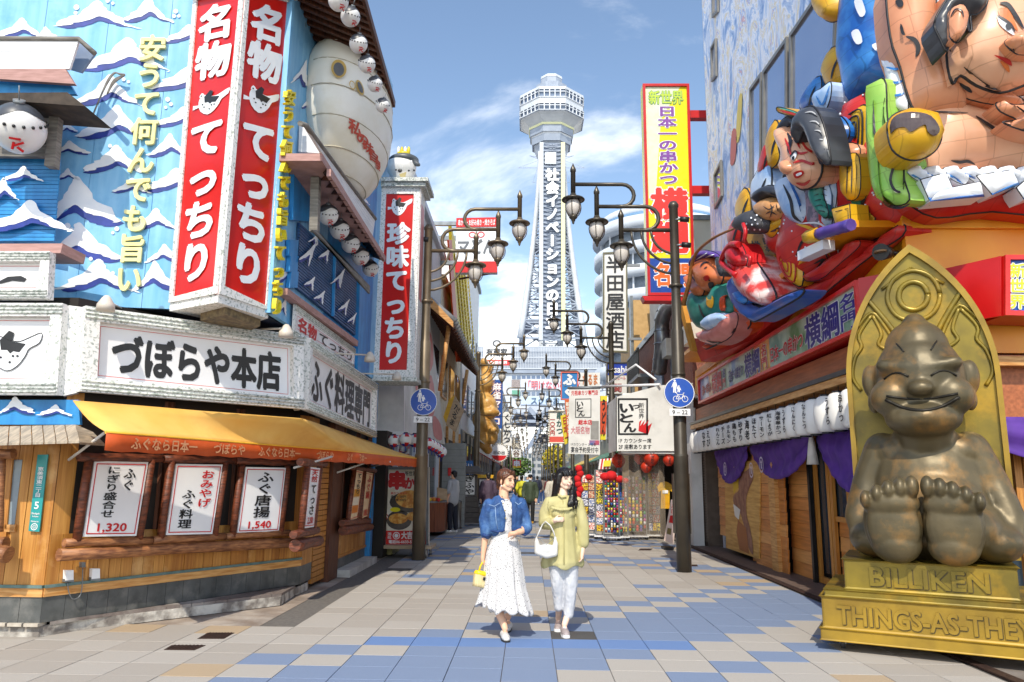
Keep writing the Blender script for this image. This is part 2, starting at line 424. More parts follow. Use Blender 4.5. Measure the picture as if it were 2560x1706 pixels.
# ================================================================= materials used in several places
GRAN = mat('white speckled granite', 'eceae6', 'a3aaa2', rough=.55, sc=34, det=3, lo=.52, hi=.66, bump=.25)
GRANG = mat('green speckled granite edge', 'd8dad4', '8f998f', rough=.6, sc=30, det=3, lo=.45, hi=.62, bump=.3)
WOODO = mat('orange varnished cedar', 'c98a3e', '9c5d20', rough=.45, sc=5, det=6, st=(9, 9, .5), lo=.3, hi=.72, bump=.12)
WOODD = mat('dark brown timber', '6a3a22', '3c2012', rough=.55, sc=5, det=6, st=(8, 8, .6), bump=.2)
WOODL = mat('pale pine', 'd9a566', 'b67a3a', rough=.5, sc=4, det=6, st=(1, 1, 9), bump=.1)
LOG = mat('peeled log', 'b0764a', '6e4026', rough=.5, sc=4, det=6, st=(2, 2, 12), bump=.3, wear='5b3320', wsc=3)
REDP = mat('red sign paint', 'd6201a', 'c81c18', rough=.28, sc=1.2)
BLUEP = mat('pale blue painted sheet', '6db2e0', '8cc6ea', rough=.5, sc=3, st=(3, 3, .3), wear='4f9ccf', wsc=2.6, spots=2.2)
BLUED = mat('deep blue painted sheet', '1c7fc0', '2b93d2', rough=.45, sc=3, st=(3, 3, .4), wear='176ba5', wsc=2)
NAVY = mat('navy mural paint', '14307e', '2a3f9a', rough=.5, sc=8)
FOAM = mat('white mural paint', 'f4f5f6', 'e6ebf0', rough=.5, sc=5)
STEEL = mat('brown painted steel', '5d5142', '6b5f50', rough=.38, metal=.4, sc=3)
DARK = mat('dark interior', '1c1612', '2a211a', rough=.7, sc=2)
GREYM = mat('grey metal', '8b9093', '767b7e', rough=.4, metal=.5, sc=6)
CONC = mat('pale concrete', 'c9c6c0', 'aeaaa3', rough=.8, sc=4, bump=.3, bsc=30, wear='8f8a83')
GLASS = mat('dark window glass', '1e2a33', '2b3a45', rough=.06, spec=.8, sc=1)
# ================================================================= the ground
GA = mat('granite asphalt', '6f6a64', '605b56', rough=.85, sc=30, bump=.2)
MB().poly([(-400, -60, -.012), (400, -60, -.012), (400, 600, -.012), (-400, 600, -.012)]).build('ground', GA, kind='structure')
TC = {'c': ('aea69c', '9a9289'), 'w': ('b5aea5', 'a39c93'), 'e': ('b7a185', 'a58f74'), 'b': ('7f8ea8', '6f7f99'), 'B': ('6a87b6', '5f7ca9'), 'd': ('55524e', '454340')}
TM = {k: mat('paving ' + k, v[0], v[1], rough=.72, sc=190, det=2, lo=.38, hi=.62, bump=.12, wear='8f887f' if k in 'cwe' else '6f7888', wsc=.8, spots=2.3) for k, v in TC.items()}
def tile_kind(c, r):
 rnd = random.Random(c * 91 + r * 7919).random()
 d = r - c
 if (c, r) in ((1, 4), (-5, 17), (0, 25), (-6, 26)): return 'd'
 if r == 3 and -3 <= c <= 3: return 'B'
 if d == 6 and -5 <= c: return 'b'
 if d == 5: return 'w'
 if 0 <= d <= 4: return 'b'
 if d in (-1, -2): return 'w' if c > 0 else 'c'
 if d == -3: return 'b'
 if d == -4: return 'w'
 if r >= 13:
  e = (r + abs(c + 1)) % 12
  if e in (1, 3, 4): return 'b'
  if e == 2: return 'e' if rnd < .4 else 'w'
  if e == 6 and rnd < .55: return 'b'
 if rnd < .035: return 'e'
 return 'c' if rnd < .6 else 'w'
pav = T('pavement', None, None, (0, 0, 0)); tag(pav, kind='structure')
X0, TW, Y0, TD = -.2, .433, 5.98, .39
me1 = {}
def tile_mesh(k):
 if k in me1: return me1[k]
 b = MB(); g = .003; ch = .0015; w_, d_ = TW - g, TD - g
 b.v = [Vector(p) for p in ((g, g, -.012), (w_, g, -.012), (w_, d_, -.012), (g, d_, -.012), (g, g, -ch), (w_, g, -ch), (w_, d_, -ch), (g, d_, -ch), (g + ch, g + ch, 0), (w_ - ch, g + ch, 0), (w_ - ch, d_ - ch, 0), (g + ch, d_ - ch, 0))]
 for a in (0, 4):
  for i in range(4): j = (i + 1) % 4; b.face((a + i, a + j, a + 4 + j, a + 4 + i))
 b.face((8, 9, 10, 11)); o = b.build('paving_tile', TM[k]); me1[k] = o.data; bpy.data.objects.remove(o); return me1[k]
cells = []
for r in range(-3, 118):
 y = Y0 + r * TD
 for c in range(-22, 12):
  x = X0 + c * TW
  if x + TW > 3.78: continue
  if x < -2.75 and y > 7.6: continue
  if y < 7.6 and x < -6.5: continue
  cells.append((c, r))
def inview(c, r):
 p = Vector((X0 + (c + .5) * TW, Y0 + (r + .5) * TD, 0)) - CAM; q = p.x * _x + p.y * _v + p.z * _u
 return q.z > 0 and abs(q.x / q.z * FPX) < 1310 and q.y / q.z * FPX < 880
near = sorted([k for k in cells if inview(*k)], key=lambda k: k[1])[:290]; ns = set(near)
for c, r in near:
 o = bpy.data.objects.new('paving_tile', tile_mesh(tile_kind(c, r))); COL.objects.link(o); o.parent = pav
 o.location = (X0 + c * TW, Y0 + r * TD, random.uniform(-.0015, .0015))
b = MB(); ks = list(TM)
for c, r in cells:
 if (c, r) in ns: continue
 x, y = X0 + c * TW, Y0 + r * TD; b.m = ks.index(tile_kind(c, r)); g = .003
 z = random.uniform(-.0012, .0012)
 b.poly([(x + g, y + g, z), (x + TW - g, y + g, z), (x + TW - g, y + TD - g, z), (x + g, y + TD - g, z)])
b.build('paving_beyond', [TM[k] for k in ks], pav, kind='stuff')
b = MB()
b.poly([(-2.9, 52, -.004), (3.9, 52, -.004), (8, 260, -.004), (-8, 260, -.004)])
b.build('far_street', mat('far paving', '9d978f', '6f82a6', rough=.8, sc=3, det=2, st=(.4, 1.6, 1)), kind='structure')
side = mat('worn side paving', 'a39384', '7d6e62', rough=.85, sc=3, det=6, bump=.2, bsc=60, wear='c9c4bc', wsc=.8)
MB().poly([(-9, -1, -.008), (-2.74, 7.6, -.008), (-2.74, 60, -.008), (-12, 60, -.008)]).build('side_paving', side, kind='structure')
MB().poly([(3.77, 3, -.008), (9, 3, -.008), (9, 60, -.008), (3.77, 60, -.008)]).build('shop_apron', mat('shop apron', '8c8279', '6b625b', rough=.85, sc=2, det=6, bump=.2, bsc=50), kind='structure')
iron = mat('rusty iron', '4a352e', '35251f', rough=.7, metal=.4, sc=40, bump=.4)
def cover(px, label, z=.004):
 P = Q(px, ('z', z)); t = T('drain_cover', label, 'drain cover', P[3], 'drain covers in the paving')
 slab('plate', iron, t, P, .016); b = MB()
 for i in range(1, 9):
  u = i / 9; a, c = P[0].lerp(P[1], u - .02), P[0].lerp(P[1], u + .02); d, e = P[3].lerp(P[2], u - .02), P[3].lerp(P[2], u + .02)
  b.prism([a, c, e, d], (0, 0, .004))
 b.build('rib', iron, t); return t
cover([(519, 1582), (586, 1582), (560, 1597), (493, 1597)], 'rusty square drain cover nearer the wooden food shop')
cover([(429, 1613), (514, 1613), (486, 1625), (410, 1624)], 'rusty square drain cover in front, set in pale paving')
cover([(1742, 1412), (1745, 1416), (1700, 1416), (1697, 1412)], 'small dark drain cover beside the right lamp post')
cover([(1600, 1372), (1632, 1372), (1626, 1376), (1596, 1376)], 'small dark drain cover in front of the souvenir racks')
# ================================================================= pufferfish restaurant on the left
PL0, PL1, PL2 = ('y', 7.23), ((-4.55, 7.23), (-2.95, 9.99)), ('x', -2.95)
SG1, SG2, U1, U2 = ((-4.47, 7.12), (-2.83, 9.05)), ('x', -2.83), ((-5.18, 7.75), (-4.0, 7.93)), ('x', -2.9)
shop = T('pufferfish_restaurant', 'blue wave-painted restaurant with timber front and white granite-framed signs on the left corner', 'restaurant', (-4, 9, 0))
U1e = 8.09
def onl(a, b_, t): return (a[0] + (b_[0] - a[0]) * t, a[1] + (b_[1] - a[1]) * t)
uL = (-9.0, 7.75 - 3.82 * .1525); uR = (-2.9, 7.75 + 2.28 * .1525)
for i in range(9):
 p, q = onl(uL, uR, i / 9), onl(uL, uR, (i + 1) / 9); g = .003
 MB().prism([(p[0] + g, p[1], 3.3), (q[0] - g, q[1], 3.3), (q[0] - g, q[1], 9.6), (p[0] + g, p[1], 9.6)], (.01, .06, 0)).build('wall_panel', BLUEP, shop)
for i in range(6):
 y0 = uR[1] + .003 + i * 1.05
 MB().box(-2.96, -2.9, y0, y0 + 1.044, 3.3, 9.6).build('wall_panel', BLUED if i in (2, 3, 4) else BLUEP, shop)
MB().prism([(-9, 7.35, 0), (-4.62, 7.35, 0), (-3.12, 10.0, 0), (-3.12, 14.0, 0), (-9, 14.0, 0)], (0, 0, 3.28)).build('wall_core', DARK, shop)
MB().box(-9, -2.97, 8.3, 14.4, 3.36, 9.5).build('wall_core', mat('blue render', '3f8fc4', '3783b7', rough=.7), shop)
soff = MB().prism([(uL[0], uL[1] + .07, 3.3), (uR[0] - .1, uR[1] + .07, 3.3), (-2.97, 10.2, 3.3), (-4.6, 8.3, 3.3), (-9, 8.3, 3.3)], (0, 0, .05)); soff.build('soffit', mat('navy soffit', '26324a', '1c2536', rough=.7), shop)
WV = [(-1, .3), (-.7, .0), (-.4, -.2), (-.14, -.56), (.0, -.7), (.12, -.62), (.22, -.38), (.45, -.1), (.75, .2), (1, .44), (.7, .33), (.42, .18), (.2, .0), (.05, -.06), (-.1, .03), (-.3, .15), (-.55, .2), (-.8, .32)]
WN = [(-.95, .3), (-.6, .2), (-.3, .1), (-.1, .0), (.05, -.08), (.2, .0), (.45, .18), (.8, .36), (.5, .3), (.2, .16), (.05, .12), (-.1, .22), (-.3, .32), (-.55, .4), (-.8, .42)]
def wave(cx, cy, w_, h_, pl, off=.006, flip=1, rot=0, parent=None):
 if pl == U2 and at(cx - w_, cy, pl).y < 8.2: return
 c, s_ = math.cos(R(rot)), math.sin(R(rot))
 rj = random.Random(int(cx * 7 + cy)); jj = lambda: 1 + rj.uniform(-.14, .14)
 def f(P): return [(cx + (x * jj() * w_ * flip) * c - y * h_ * s_, cy + (x * w_ * flip) * s_ + y * h_ * c) for x, y in P]
 flat('painted_wave_shade', NAVY, parent or shop, f(spline(WN, 3)), pl, off)
 flat('painted_wave', FOAM, parent or shop, f(spline(WV, 3)), pl, off + .004)
def foam_dots(pts, pl, off=.012, parent=None):
 b = MB()
 for x, y, r in pts:
  P = [at(x + r * math.cos(a * .785), y + r * math.sin(a * .785), pl) + pn(pl) * off for a in range(8)]; b.poly(P)
 b.build('painted_foam', FOAM, parent or shop)
for wv in [(243, 46, 104, 62, 1), (372, 34, 62, 58, 1), (55, 78, 66, 46, 1), (115, 92, 42, 34, -1), (318, 148, 118, 76, 1), (472, 92, 70, 42, 1), (275, 236, 86, 70, 1), (478, 205, 110, 60, 1),
           (292, 318, 96, 78, 1), (458, 300, 70, 46, 1), (425, 372, 58, 54, 1), (290, 408, 84, 64, 1), (440, 460, 90, 56, 1), (175, 375, 52, 32, -1), (170, 322, 26, 26, -1), (195, 520, 108, 112, -1), (390, 556, 64, 50, 1),
           (200, 620, 100, 90, -1), (246, 700, 100, 74, 1), (388, 700, 60, 68, -1), (412, 640, 50, 42, -1), (170, 440, 30, 26, 1), (330, 470, 50, 34, 1)]:
 wave(*wv[:4], U1, flip=wv[4])
foam_dots([(192, 20, 7), (190, 34, 5), (270, 4, 5), (283, 10, 4), (440, 30, 6), (436, 42, 5), (448, 42, 4), (310, 200, 5), (322, 206, 4), (420, 250, 6), (428, 262, 5), (415, 270, 4), (276, 366, 5), (290, 375, 5), (282, 381, 3),
           (170, 566, 8), (180, 575, 5), (190, 565, 5), (203, 582, 6), (293, 573, 6), (283, 583, 4), (228, 648, 5), (247, 660, 5), (256, 672, 5), (270, 680, 5), (283, 684, 5), (402, 690, 4), (408, 702, 4), (412, 695, 3)], U1)
text('lettering', mat('cream letter board', 'efe9a8', 'e6dc92', rough=.5), shop, '安うて何んでも旨い', Q([(352, 92), (424, 92), (357, 738), (287, 738)], U1), vert=True, wt=.035, dep=.035, off=.02)
for wv in [(702, 60, 22, 50, 1), (725, 130, 26, 70, 1), (700, 200, 16, 60, 1), (716, 300, 20, 60, 1), (735, 250, 24, 80, -1), (702, 400, 14, 60, 1), (716, 520, 20, 80, 1), (698, 610, 14, 60, 1), (715, 690, 18, 60, 1), (706, 770, 14, 40, 1), (690, 740, 14, 50, -1),
           (762, 60, 30, 80, 1), (790, 20, 20, 60, 1), (752, 190, 22, 60, -1), (770, 260, 14, 40, 1), (905, 500, 22, 16, 1), (915, 570, 18, 40, 1), (760, 520, 24, 20, 1), (762, 480, 24, 14, 1)]:
 wave(*wv[:4], U2, flip=wv[4], rot=18)
text('lettering', mat('yellow letter board', 'f2e23c', 'e8d22c', rough=.5), shop, '安うて何んでも旨いてっちり', Q([(702, 222), (728, 226), (692, 792), (668, 786)], U2), vert=True, wt=.035, dep=.05, off=.02)
bay = ('y', 7.18); shb = ('y', 7.55)
PINK = mat('faded pink timber', 'b98f88', 'a57c74', rough=.6, sc=6, st=(1, 1, 6)); PLAST = mat('white board fence', 'eceaea', 'd9dadc', rough=.6, sc=3, st=(.4, 1, 6)); GREYW = mat('weathered grey timber', '8c8780', '6d6862', rough=.75, sc=5, st=(1, 1, 8), bump=.2)
for i in range(5):
 y = 100 + i * 14.4
 slab('balustrade_board', PLAST, shop, Q([(-60, y), (197 - i * 5, y), (192 - i * 5, y + 14), (-60, y + 14)], bay), .03, off=-.002 * i)
flat('balustrade_end', mat('grey blue board', '7f8ca3', '70809a'), shop, [(197, 101), (236, 135), (203, 181), (172, 172)], ('y', 7.34), 0, .03)
MB().tube(Q([(-60, 97), (197, 98), (237, 134)], bay), .028, 6).build('balustrade_rail', GREYW, shop)
slab('sill_board', PINK, shop, Q([(-60, 173), (163, 173), (186, 210), (-60, 194)], bay), .05)
slab('blue_board', BLUED, shop, Q([(-60, 192), (165, 194), (190, 236), (-60, 232)], ('y', 7.3)), .04)
slab('pent_roof', mat('dark shingle', '4d4137', '362d26', rough=.8, sc=8, bump=.3), shop, Q([(-60, 233), (168, 231), (213, 266), (-60, 246)], ('y', 7.0)), .5)
slab('beam', GREYW, shop, Q([(-60, 262), (186, 262), (180, 296), (-60, 296)], ('y', 7.35)), .12)
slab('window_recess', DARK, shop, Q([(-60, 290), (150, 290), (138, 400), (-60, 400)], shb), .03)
slab('post', GREYW, shop, Q([(122, 290), (146, 292), (136, 417), (110, 414)], ('y', 7.3)), .09)
slab('post', GREYW, shop, Q([(-60, 360), (118, 362), (116, 392), (-60, 390)], ('y', 7.4)), .06)
for i in range(22):
 y = 396 + i * 9.4
 slab('shutter_slat', BLUED, shop, Q([(-60, y), (150 - i * .7, y + .3), (149 - i * .7, y + 8.6), (-60, y + 8.3)], ('y', 7.52)), .02, off=-.004 * (i % 2))
wave(75, 550, 110, 70, ('y', 7.47)); wave(10, 480, 40, 50, ('y', 7.47)); wave(60, 440, 50, 34, ('y', 7.47))
slab('sill_board', PINK, shop, Q([(-60, 610), (157, 609), (151, 633), (-60, 631)], ('y', 7.1)), .4)
def fishmark(parent, q, off=.005, flip=1, grey=False):
 n = nrm(q)
 def F(P, m, o, name):
  W = [q[0].lerp(q[1], .5 + flip * (x * .5)).lerp(q[3].lerp(q[2], .5 + flip * (x * .5)), .5 + y * .5) + n * o for x, y in P]
  tri = geometry.tessellate_polygon([W]); b = MB(); b.v = W
  for t in tri: b.face(tuple(t))
  b.build(name, m, parent)
 F(spline([(-.5, -.55), (-.62, -.35), (-.65, 0), (-.5, .5), (-.1, .8), (.25, .6), (.5, .2), (.62, -.1), (.95, -.35), (1, -.75), (.6, -.55), (.3, -.4), (0, -.45), (-.3, -.6)], 2), FOAM, off, 'fish_body')
 F([(-.35, -.45), (-.05, -.85), (.12, -.75), (.05, -.4), (.5, -.3), (.3, .05), (.1, 0), (0, .1), (-.1, -.05), (-.3, -.05)], BLACK, off + .003, 'fish_back')
 F(spline([(-.62, -.5), (-.5, -.75), (-.35, -.62), (-.42, -.42)], 2), FOAM, off + .004, 'fish_eye')
 F([(-.95, .0), (-.95, .3), (-.62, .2), (-.62, .05)], FOAM, off + .001, 'fish_fin')
 for x, y in ((-.3, .25), (0, .45), (.25, .2), (-.4, .05), (.1, .2), (-.5, -.55)): F([(x + .05 * math.cos(a), y + .05 * math.sin(a)) for a in [k * 1.05 for k in range(6)]], BLACK, off + .006, 'fish_spot')
def granite_sign(q, fw, panel_txt, pl_n, big=True, name='sign_box', border=True, parent=None, dp=.1):
 n = nrm(q); fr = frame(name, GRAN, parent or shop, q, fw, dp, 0)
 for i in range(3):                                                    # grooved mouldings top and bottom
  for a, c in ((0, 1), (3, 2)):
   d = (q[3] - q[0]).normalized() * (1 if a == 0 else -1) * fw * (.2 + .28 * i)
   MB().tube([q[a] + d + n * (dp + .004), q[c] + d + n * (dp + .004)], fw * .1, 6).build('moulding', GRANG, fr)
 p = inset(q, fw + .001); pan = slab('sign_panel', WHITE, fr, p, .03, off=.02)
 if border:
  b = MB(); pp = inset(p, .03); m_ = .005; ii = inset(pp, m_)
  for k in range(4): j = (k + 1) % 4; b.poly([x + n * .024 for x in (pp[k], pp[j], ii[j], ii[k])])
  b.build('border_line', REDI, pan)
 return pan, p
q1 = Q([(205, 768), (748, 842), (748, 1024), (193, 980)], SG1)
pan, p1 = granite_sign(q1, .14, None, None)
text('lettering', BLACK, pan, 'づぼらや本店', sub(p1, .055, .14, .955, .92), wt=.055, off=.024)
q2 = Q([(757, 845), (931, 961), (927, 1094), (750, 1024)], SG2)
pan, p2 = granite_sign(q2, .12, None, None)
text('lettering', BLACK, pan, 'ふぐ料理専門', sub(p2, .03, .05, .98, .98), wt=.045, off=.024)
SG0 = ('y', 7.12)
q0 = Q([(-420, 762), (172, 764), (158, 990), (-420, 986)], SG0); pan, p0 = granite_sign(q0, .13, None, None)
fq_ = Q([(-50, 818), (106, 818), (100, 940), (-50, 940)], ('y', 7.095)); fishmark(pan, fq_, .004)
P_ = [fq_[0].lerp(fq_[1], .5 + x * .5).lerp(fq_[3].lerp(fq_[2], .5 + x * .5), .5 + y * .5) + Vector((0, -.008, 0)) for x, y in spline([(-.5, -.55), (-.62, -.35), (-.65, 0), (-.5, .5), (-.1, .8), (.25, .6), (.5, .2), (.62, -.1), (.95, -.35), (1, -.75), (.6, -.55), (.3, -.4), (0, -.45), (-.3, -.6)], 3)]; MB().tube(P_ + P_[:1], .004, 5).build('fish_outline', BLACK, pan)
q3 = Q([(-420, 636), (140, 636), (134, 752), (-420, 752)], SG0); pan3, p3 = granite_sign(q3, .1, None, None)
slab('brush_stroke', BLACK, pan3, Q([(-8, 706), (20, 692), (52, 690), (66, 697), (60, 705), (30, 702), (0, 710)], ('y', 7.09)), .004)
b = MB(); c1 = at(165, 762, SG0); MB().prism([at(172, 764, SG0), at(205, 768, SG1), at(193, 982, SG1), at(158, 990, SG0)], (-.06, .12, 0)).build('corner_post', GRAN, shop)
MB().prism([at(748, 842, SG1), at(757, 845, SG2), at(750, 1026, SG2), at(748, 1024, SG1)], (-.1, .1, 0)).build('corner_post', GRAN, shop)
q4 = Q([(733, 760), (884, 872), (880, 925), (728, 842)], ('x', -2.86)); pan4, p4 = granite_sign(q4, .09, None, None, dp=.03)
text('lettering', REDI, pan4, '名物', sub(p4, .02, .06, .3, .95), wt=.05, off=.024); text('lettering', BLACK, pan4, 'てっちり', sub(p4, .33, .1, .98, .95), wt=.03, off=.024)
slab('sill_board', PINK, shop, Q([(719, 721), (896, 853), (894, 866), (719, 737)], ('x', -2.78)), .14)
hs = Q([(747, 557), (890, 693), (887, 839), (740, 721)], ('x', -2.87))
slab('shutter', mat('dark blue shutter', '28527f', '1f4470', rough=.5, sc=3), shop, hs, .02)
for i in range(22):
 MB().bar(hs[0].lerp(hs[3], (i + .5) / 22) + Vector((.006, 0, 0)), hs[1].lerp(hs[2], (i + .5) / 22) + Vector((.006, 0, 0)), .02, .028).build('shutter_slat', mat('dark blue slat', '2c5b8c', '244f7d', rough=.45), shop)
MB().bar(hs[0].lerp(hs[1], .52) + Vector((.03, 0, 0)), hs[3].lerp(hs[2], .52) + Vector((.03, 0, 0)), .04).build('mullion', BLUED, shop)
for wv in [(770, 640, 16, 60, 1), (812, 640, 14, 36, 1), (775, 710, 14, 30, 1), (845, 700, 14, 46, -1), (800, 745, 14, 30, 1), (860, 770, 12, 36, 1), (880, 800, 9, 30, 1), (785, 600, 12, 30, -1)]:
 wave(*wv[:4], ('x', -2.825), flip=wv[4], rot=30)
for k in range(3): slab('blue_frame', BLUED, shop, Q([(725 + k * 2, 600 + k * 40), (747, 600 + k * 40), (744, 640 + k * 40), (724, 640 + k * 40)], ('x', -2.84)), .05)
slab('blue_frame', BLUED, shop, Q([(735, 430), (790, 433), (782, 555), (733, 550)], ('x', -2.84)), .05)
slab('blue_frame', BLUED, shop, Q([(900, 700), (915, 712), (912, 960), (893, 945)], ('x', -2.82)), .08)
EB = mat('brown eave boards', '4b3428', '36251c', rough=.7, sc=5, st=(6, 1, 1), bump=.2)
MB().prism([at(762, 432, ('x', -2.9)), at(822, 432, ('x', -2.35)), at(960, 648, ('x', -2.35)), at(938, 640, ('x', -2.9))], (0, 0, .05)).build('eave', EB, shop)
ea, eb2 = at(822, 432, ('x', -2.35)), at(960, 648, ('x', -2.35)); wa, wb = at(762, 432, ('x', -2.9)), at(938, 640, ('x', -2.9))
for i in range(16):
 t = (i + .5) / 16; MB().bar(ea.lerp(eb2, t) - Vector((0, 0, .03)), wa.lerp(wb, t) - Vector((0, 0, .03)), .04, .05).build('rafter', WOODD, shop)
MB().bar(ea, eb2, .05, .09).build('fascia_board', PINK, shop)
MB().bar(at(790, 445, ('x', -2.6)), at(786, 580, ('x', -2.6)), .1).build('post', GREYW, shop)
MB().prism(Q([(782, 575), (792, 575), (925, 735), (925, 715)], ('x', -2.55)), (-.03, 0, 0)).build('beam', GREYW, shop)
slab('balustrade_end', PLAST, shop, Q([(748, 312), (765, 316), (806, 384), (746, 380)], ('y', 8.6)), .03)
bl = [(765, 316), (938, 550), (932, 592), (806, 384)]
BX = ('x', -2.4); w4 = Q(bl, BX)
for i in range(5):
 slab('balustrade_board', PLAST, shop, sub(w4, 0, i / 5 + .01, 1, (i + 1) / 5 - .01), .03)
MB().tube(Q([(750, 309), (765, 314), (938, 548)], BX), .03, 6).build('balustrade_rail', GREYW, shop)
MB().prism([w4[3], w4[2], w4[2] + Vector((-.5, 0, 0)), w4[3] + Vector((-.5, 0, 0))], (0, 0, -.09)).build('sill_board', PINK, shop)
ta, tb = at(900, -40, ('x', -2.0)), at(985, 262, ('x', -2.0)); va, vb = Vector((-2.9, ta.y - .3, ta.z + .3)), Vector((-2.9, tb.y, tb.z + .3))
MB().prism([va, ta, tb, vb], (0, 0, .06)).build('eave', EB, shop)
for i in range(18):
 t = (i + .5) / 18; MB().bar(ta.lerp(tb, t) - Vector((0, 0, .03)), va.lerp(vb, t) - Vector((0, 0, .03)), .05, .06).build('rafter', WOODD, shop)
MB().bar(ta, tb, .04, .1).build('fascia_board', WOODD, shop)
MB().bar(at(826, -20, ('x', -2.55)), at(952, 330, ('x', -2.55)), .1, .12).build('beam', GREYW, shop)
def along(pl, z0, z1, w_, a, b_, m, name, out=.0, th=.03, jit=0, gap=.004):
 """pieces side by side along a wall from a to b (plan points)"""
 A, B_ = Vector((*a, 0)), Vector((*b_, 0)); L = (B_ - A).length; k = max(1, round(L / w_)); n = pn(pl); d = (B_ - A) / k; g = d.normalized() * gap / 2
 for i in range(k):
  p = A + d * i + n * (out + random.uniform(-jit, jit)) + g; q = A + d * (i + 1) + n * out - g
  MB().prism([p + Vector((0, 0, z0)), q + Vector((0, 0, z0)), q + Vector((0, 0, z1)), p + Vector((0, 0, z1))], -n * th).build(name, m, shop)
E0, E1, E2, E3 = (-5.6, 7.23), (-4.55, 7.23), (-2.95, 9.99), (-2.95, 14.1)
TILE = mat('slate wall tile', '5b5d5c', '434645', rough=.4, sc=5, det=5, wear='83817c', wsc=3)
for a, c, pl in ((E0, E1, PL0), (E1, E2, PL1)):
 along(pl, .13, .36, .21, a, c, TILE, 'wall_tile', th=.05)
 along(pl, .362, .44, 9, a, c, WOODL, 'rail', out=.015, th=.08)
 along(pl, .443, .47, 9, a, c, mat('green copper strip', '6f8783', '54706c', rough=.5, metal=.3, sc=9), 'copper_strip', out=.03, th=.09)
PLK = [mat('plank %d' % i, c, d, rough=.5, sc=4, det=6, st=(9, 9, .4), lo=.3, hi=.75, bump=.12, wear=wr, wsc=2.5) for i, (c, d, wr) in enumerate((('d39a50', 'a8692a', None), ('c58a40', '9a5c22', 'dfb57c'), ('bd7f38', '915520', None)))]
def planks(pl, z0, z1, w_, a, b_, out=0):
 A, B_ = Vector((*a, 0)), Vector((*b_, 0)); L = (B_ - A).length; k = round(L / w_)
 for i in range(k):
  p, q = A.lerp(B_, i / k), A.lerp(B_, (i + 1) / k); along(pl, z0, z1, 9, p[:2], q[:2], random.choice(PLK), 'plank', out=out + random.uniform(0, .006), th=.03, gap=.005)
planks(PL0, .47, 2.2, .125, E0, E1); planks(PL1, .47, .93, .125, E1, E2)
A1, A2 = Vector((*E1, 0)), Vector((*E2, 0)); n1v = pn(PL1)
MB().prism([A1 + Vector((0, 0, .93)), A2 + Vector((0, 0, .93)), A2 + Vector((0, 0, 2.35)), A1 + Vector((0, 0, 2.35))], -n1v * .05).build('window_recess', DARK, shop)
planks(PL1, .93, 2.3, .125, E1, A1.lerp(A2, .055)[:2]); planks(PL1, .93, 2.3, .13, A1.lerp(A2, .95)[:2], E2)
for t in (.34, .36, .64, .66):
 p = A1.lerp(A2, t); MB().bar(p + Vector((0, 0, .93)), p + Vector((0, 0, 2.3)), .05, .05).build('window_post', WOODD, shop)
PO = shift(PL1, .14)
def logbar(x0, y0, x1, y1, r, pl=PO, m=LOG, n=10):
 a, c = at(x0, y0, pl), at(x1, y1, pl)
 o = MB().tube([a.lerp(c, i / 5) + Vector((0, 0, random.uniform(-.1, .1) * r)) for i in range(6)], [r * random.uniform(.93, 1.05) for _ in range(6)], n).build('log', m, shop)
LOGD = mat('red brown log', '7d3f26', '4b2414', rough=.5, sc=4, det=6, st=(3, 3, 12), bump=.4)
logbar(147, 1387, 760, 1356, .062); logbar(160, 1358, 378, 1352, .042); logbar(380, 1352, 560, 1341, .042); logbar(563, 1341, 722, 1332, .042)
logbar(196, 1143, 405, 1147, .045, m=LOGD); logbar(408, 1147, 585, 1151, .045, m=LOGD); logbar(588, 1152, 745, 1157, .045, m=LOGD)
logbar(-60, 1136, 34, 1136, .05, pl=('y', 7.0)); logbar(-60, 1360, 16, 1357, .06, pl=('y', 7.0)); logbar(-60, 1388, 22, 1386, .075, pl=('y', 6.95))
logbar(4, 1135, -4, 1330, .04, pl=('y', 7.0));
LX = ('x', -2.78)
logbar(737, 1366, 797, 1352, .07, pl=LX, m=LOGD); logbar(733, 1337, 793, 1326, .05, pl=LX, m=LOGD); logbar(750, 1155, 812, 1160, .05, pl=LX, m=LOGD)
logbar(857, 1327, 925, 1317, .07, pl=LX, m=LOGD); logbar(854, 1309, 922, 1302, .05, pl=LX, m=LOGD); logbar(880, 1170, 938, 1178, .04, pl=LX, m=LOGD)
def poster(px, pl, lines, price, label, warm=False, post=True, food=False):
 q = Q(px, pl); t = T('menu_board', label, 'menu board', q[3], 'log-framed menu boards on the restaurant front')
 pc = WHITE if not warm else mat('warm poster', 'f0d8b0', 'e2bf94', rough=.4)
 pan = slab('board', pc, t, q, .02, off=.02)
 n = nrm(q); b = MB(); pp = inset(q, .022); ii = inset(pp, .01)
 for k in range(4): j = (k + 1) % 4; b.poly([x + n * .024 for x in (pp[k], pp[j], ii[j], ii[k])])
 b.build('border_line', REDI, pan)
 for s_, m_, r_ in lines: text('lettering', m_, pan, s_, sub(q, *r_), vert=True, wt=.03, off=.026)
 if price: text('price', REDI, pan, price, sub(q, .22, .83, .78, .95), wt=.03, off=.026, fill=True)
 if food:
  for u, v, c in ((.5, .45, 'd8921f'), (.45, .62, 'f3e3c8'), (.5, .78, 'd9771c')): slab('dish_print', plain(c), pan, sub(q, u - .38, v - .06, u + .38, v + .09), .002, off=.024)
 if post:
  for a, c in ((0, 3), (1, 2)):
   d = (q[0] - q[1]).normalized() * (.045 if a == 0 else -.045); dn = (q[3] - q[0]).normalized()
   MB().tube([q[a] + d - dn * .03, q[a].lerp(q[c], .5) + d * 1.1, q[c] + d + dn * .04], .042, 8).build('log_post', LOGD, t)
 return t
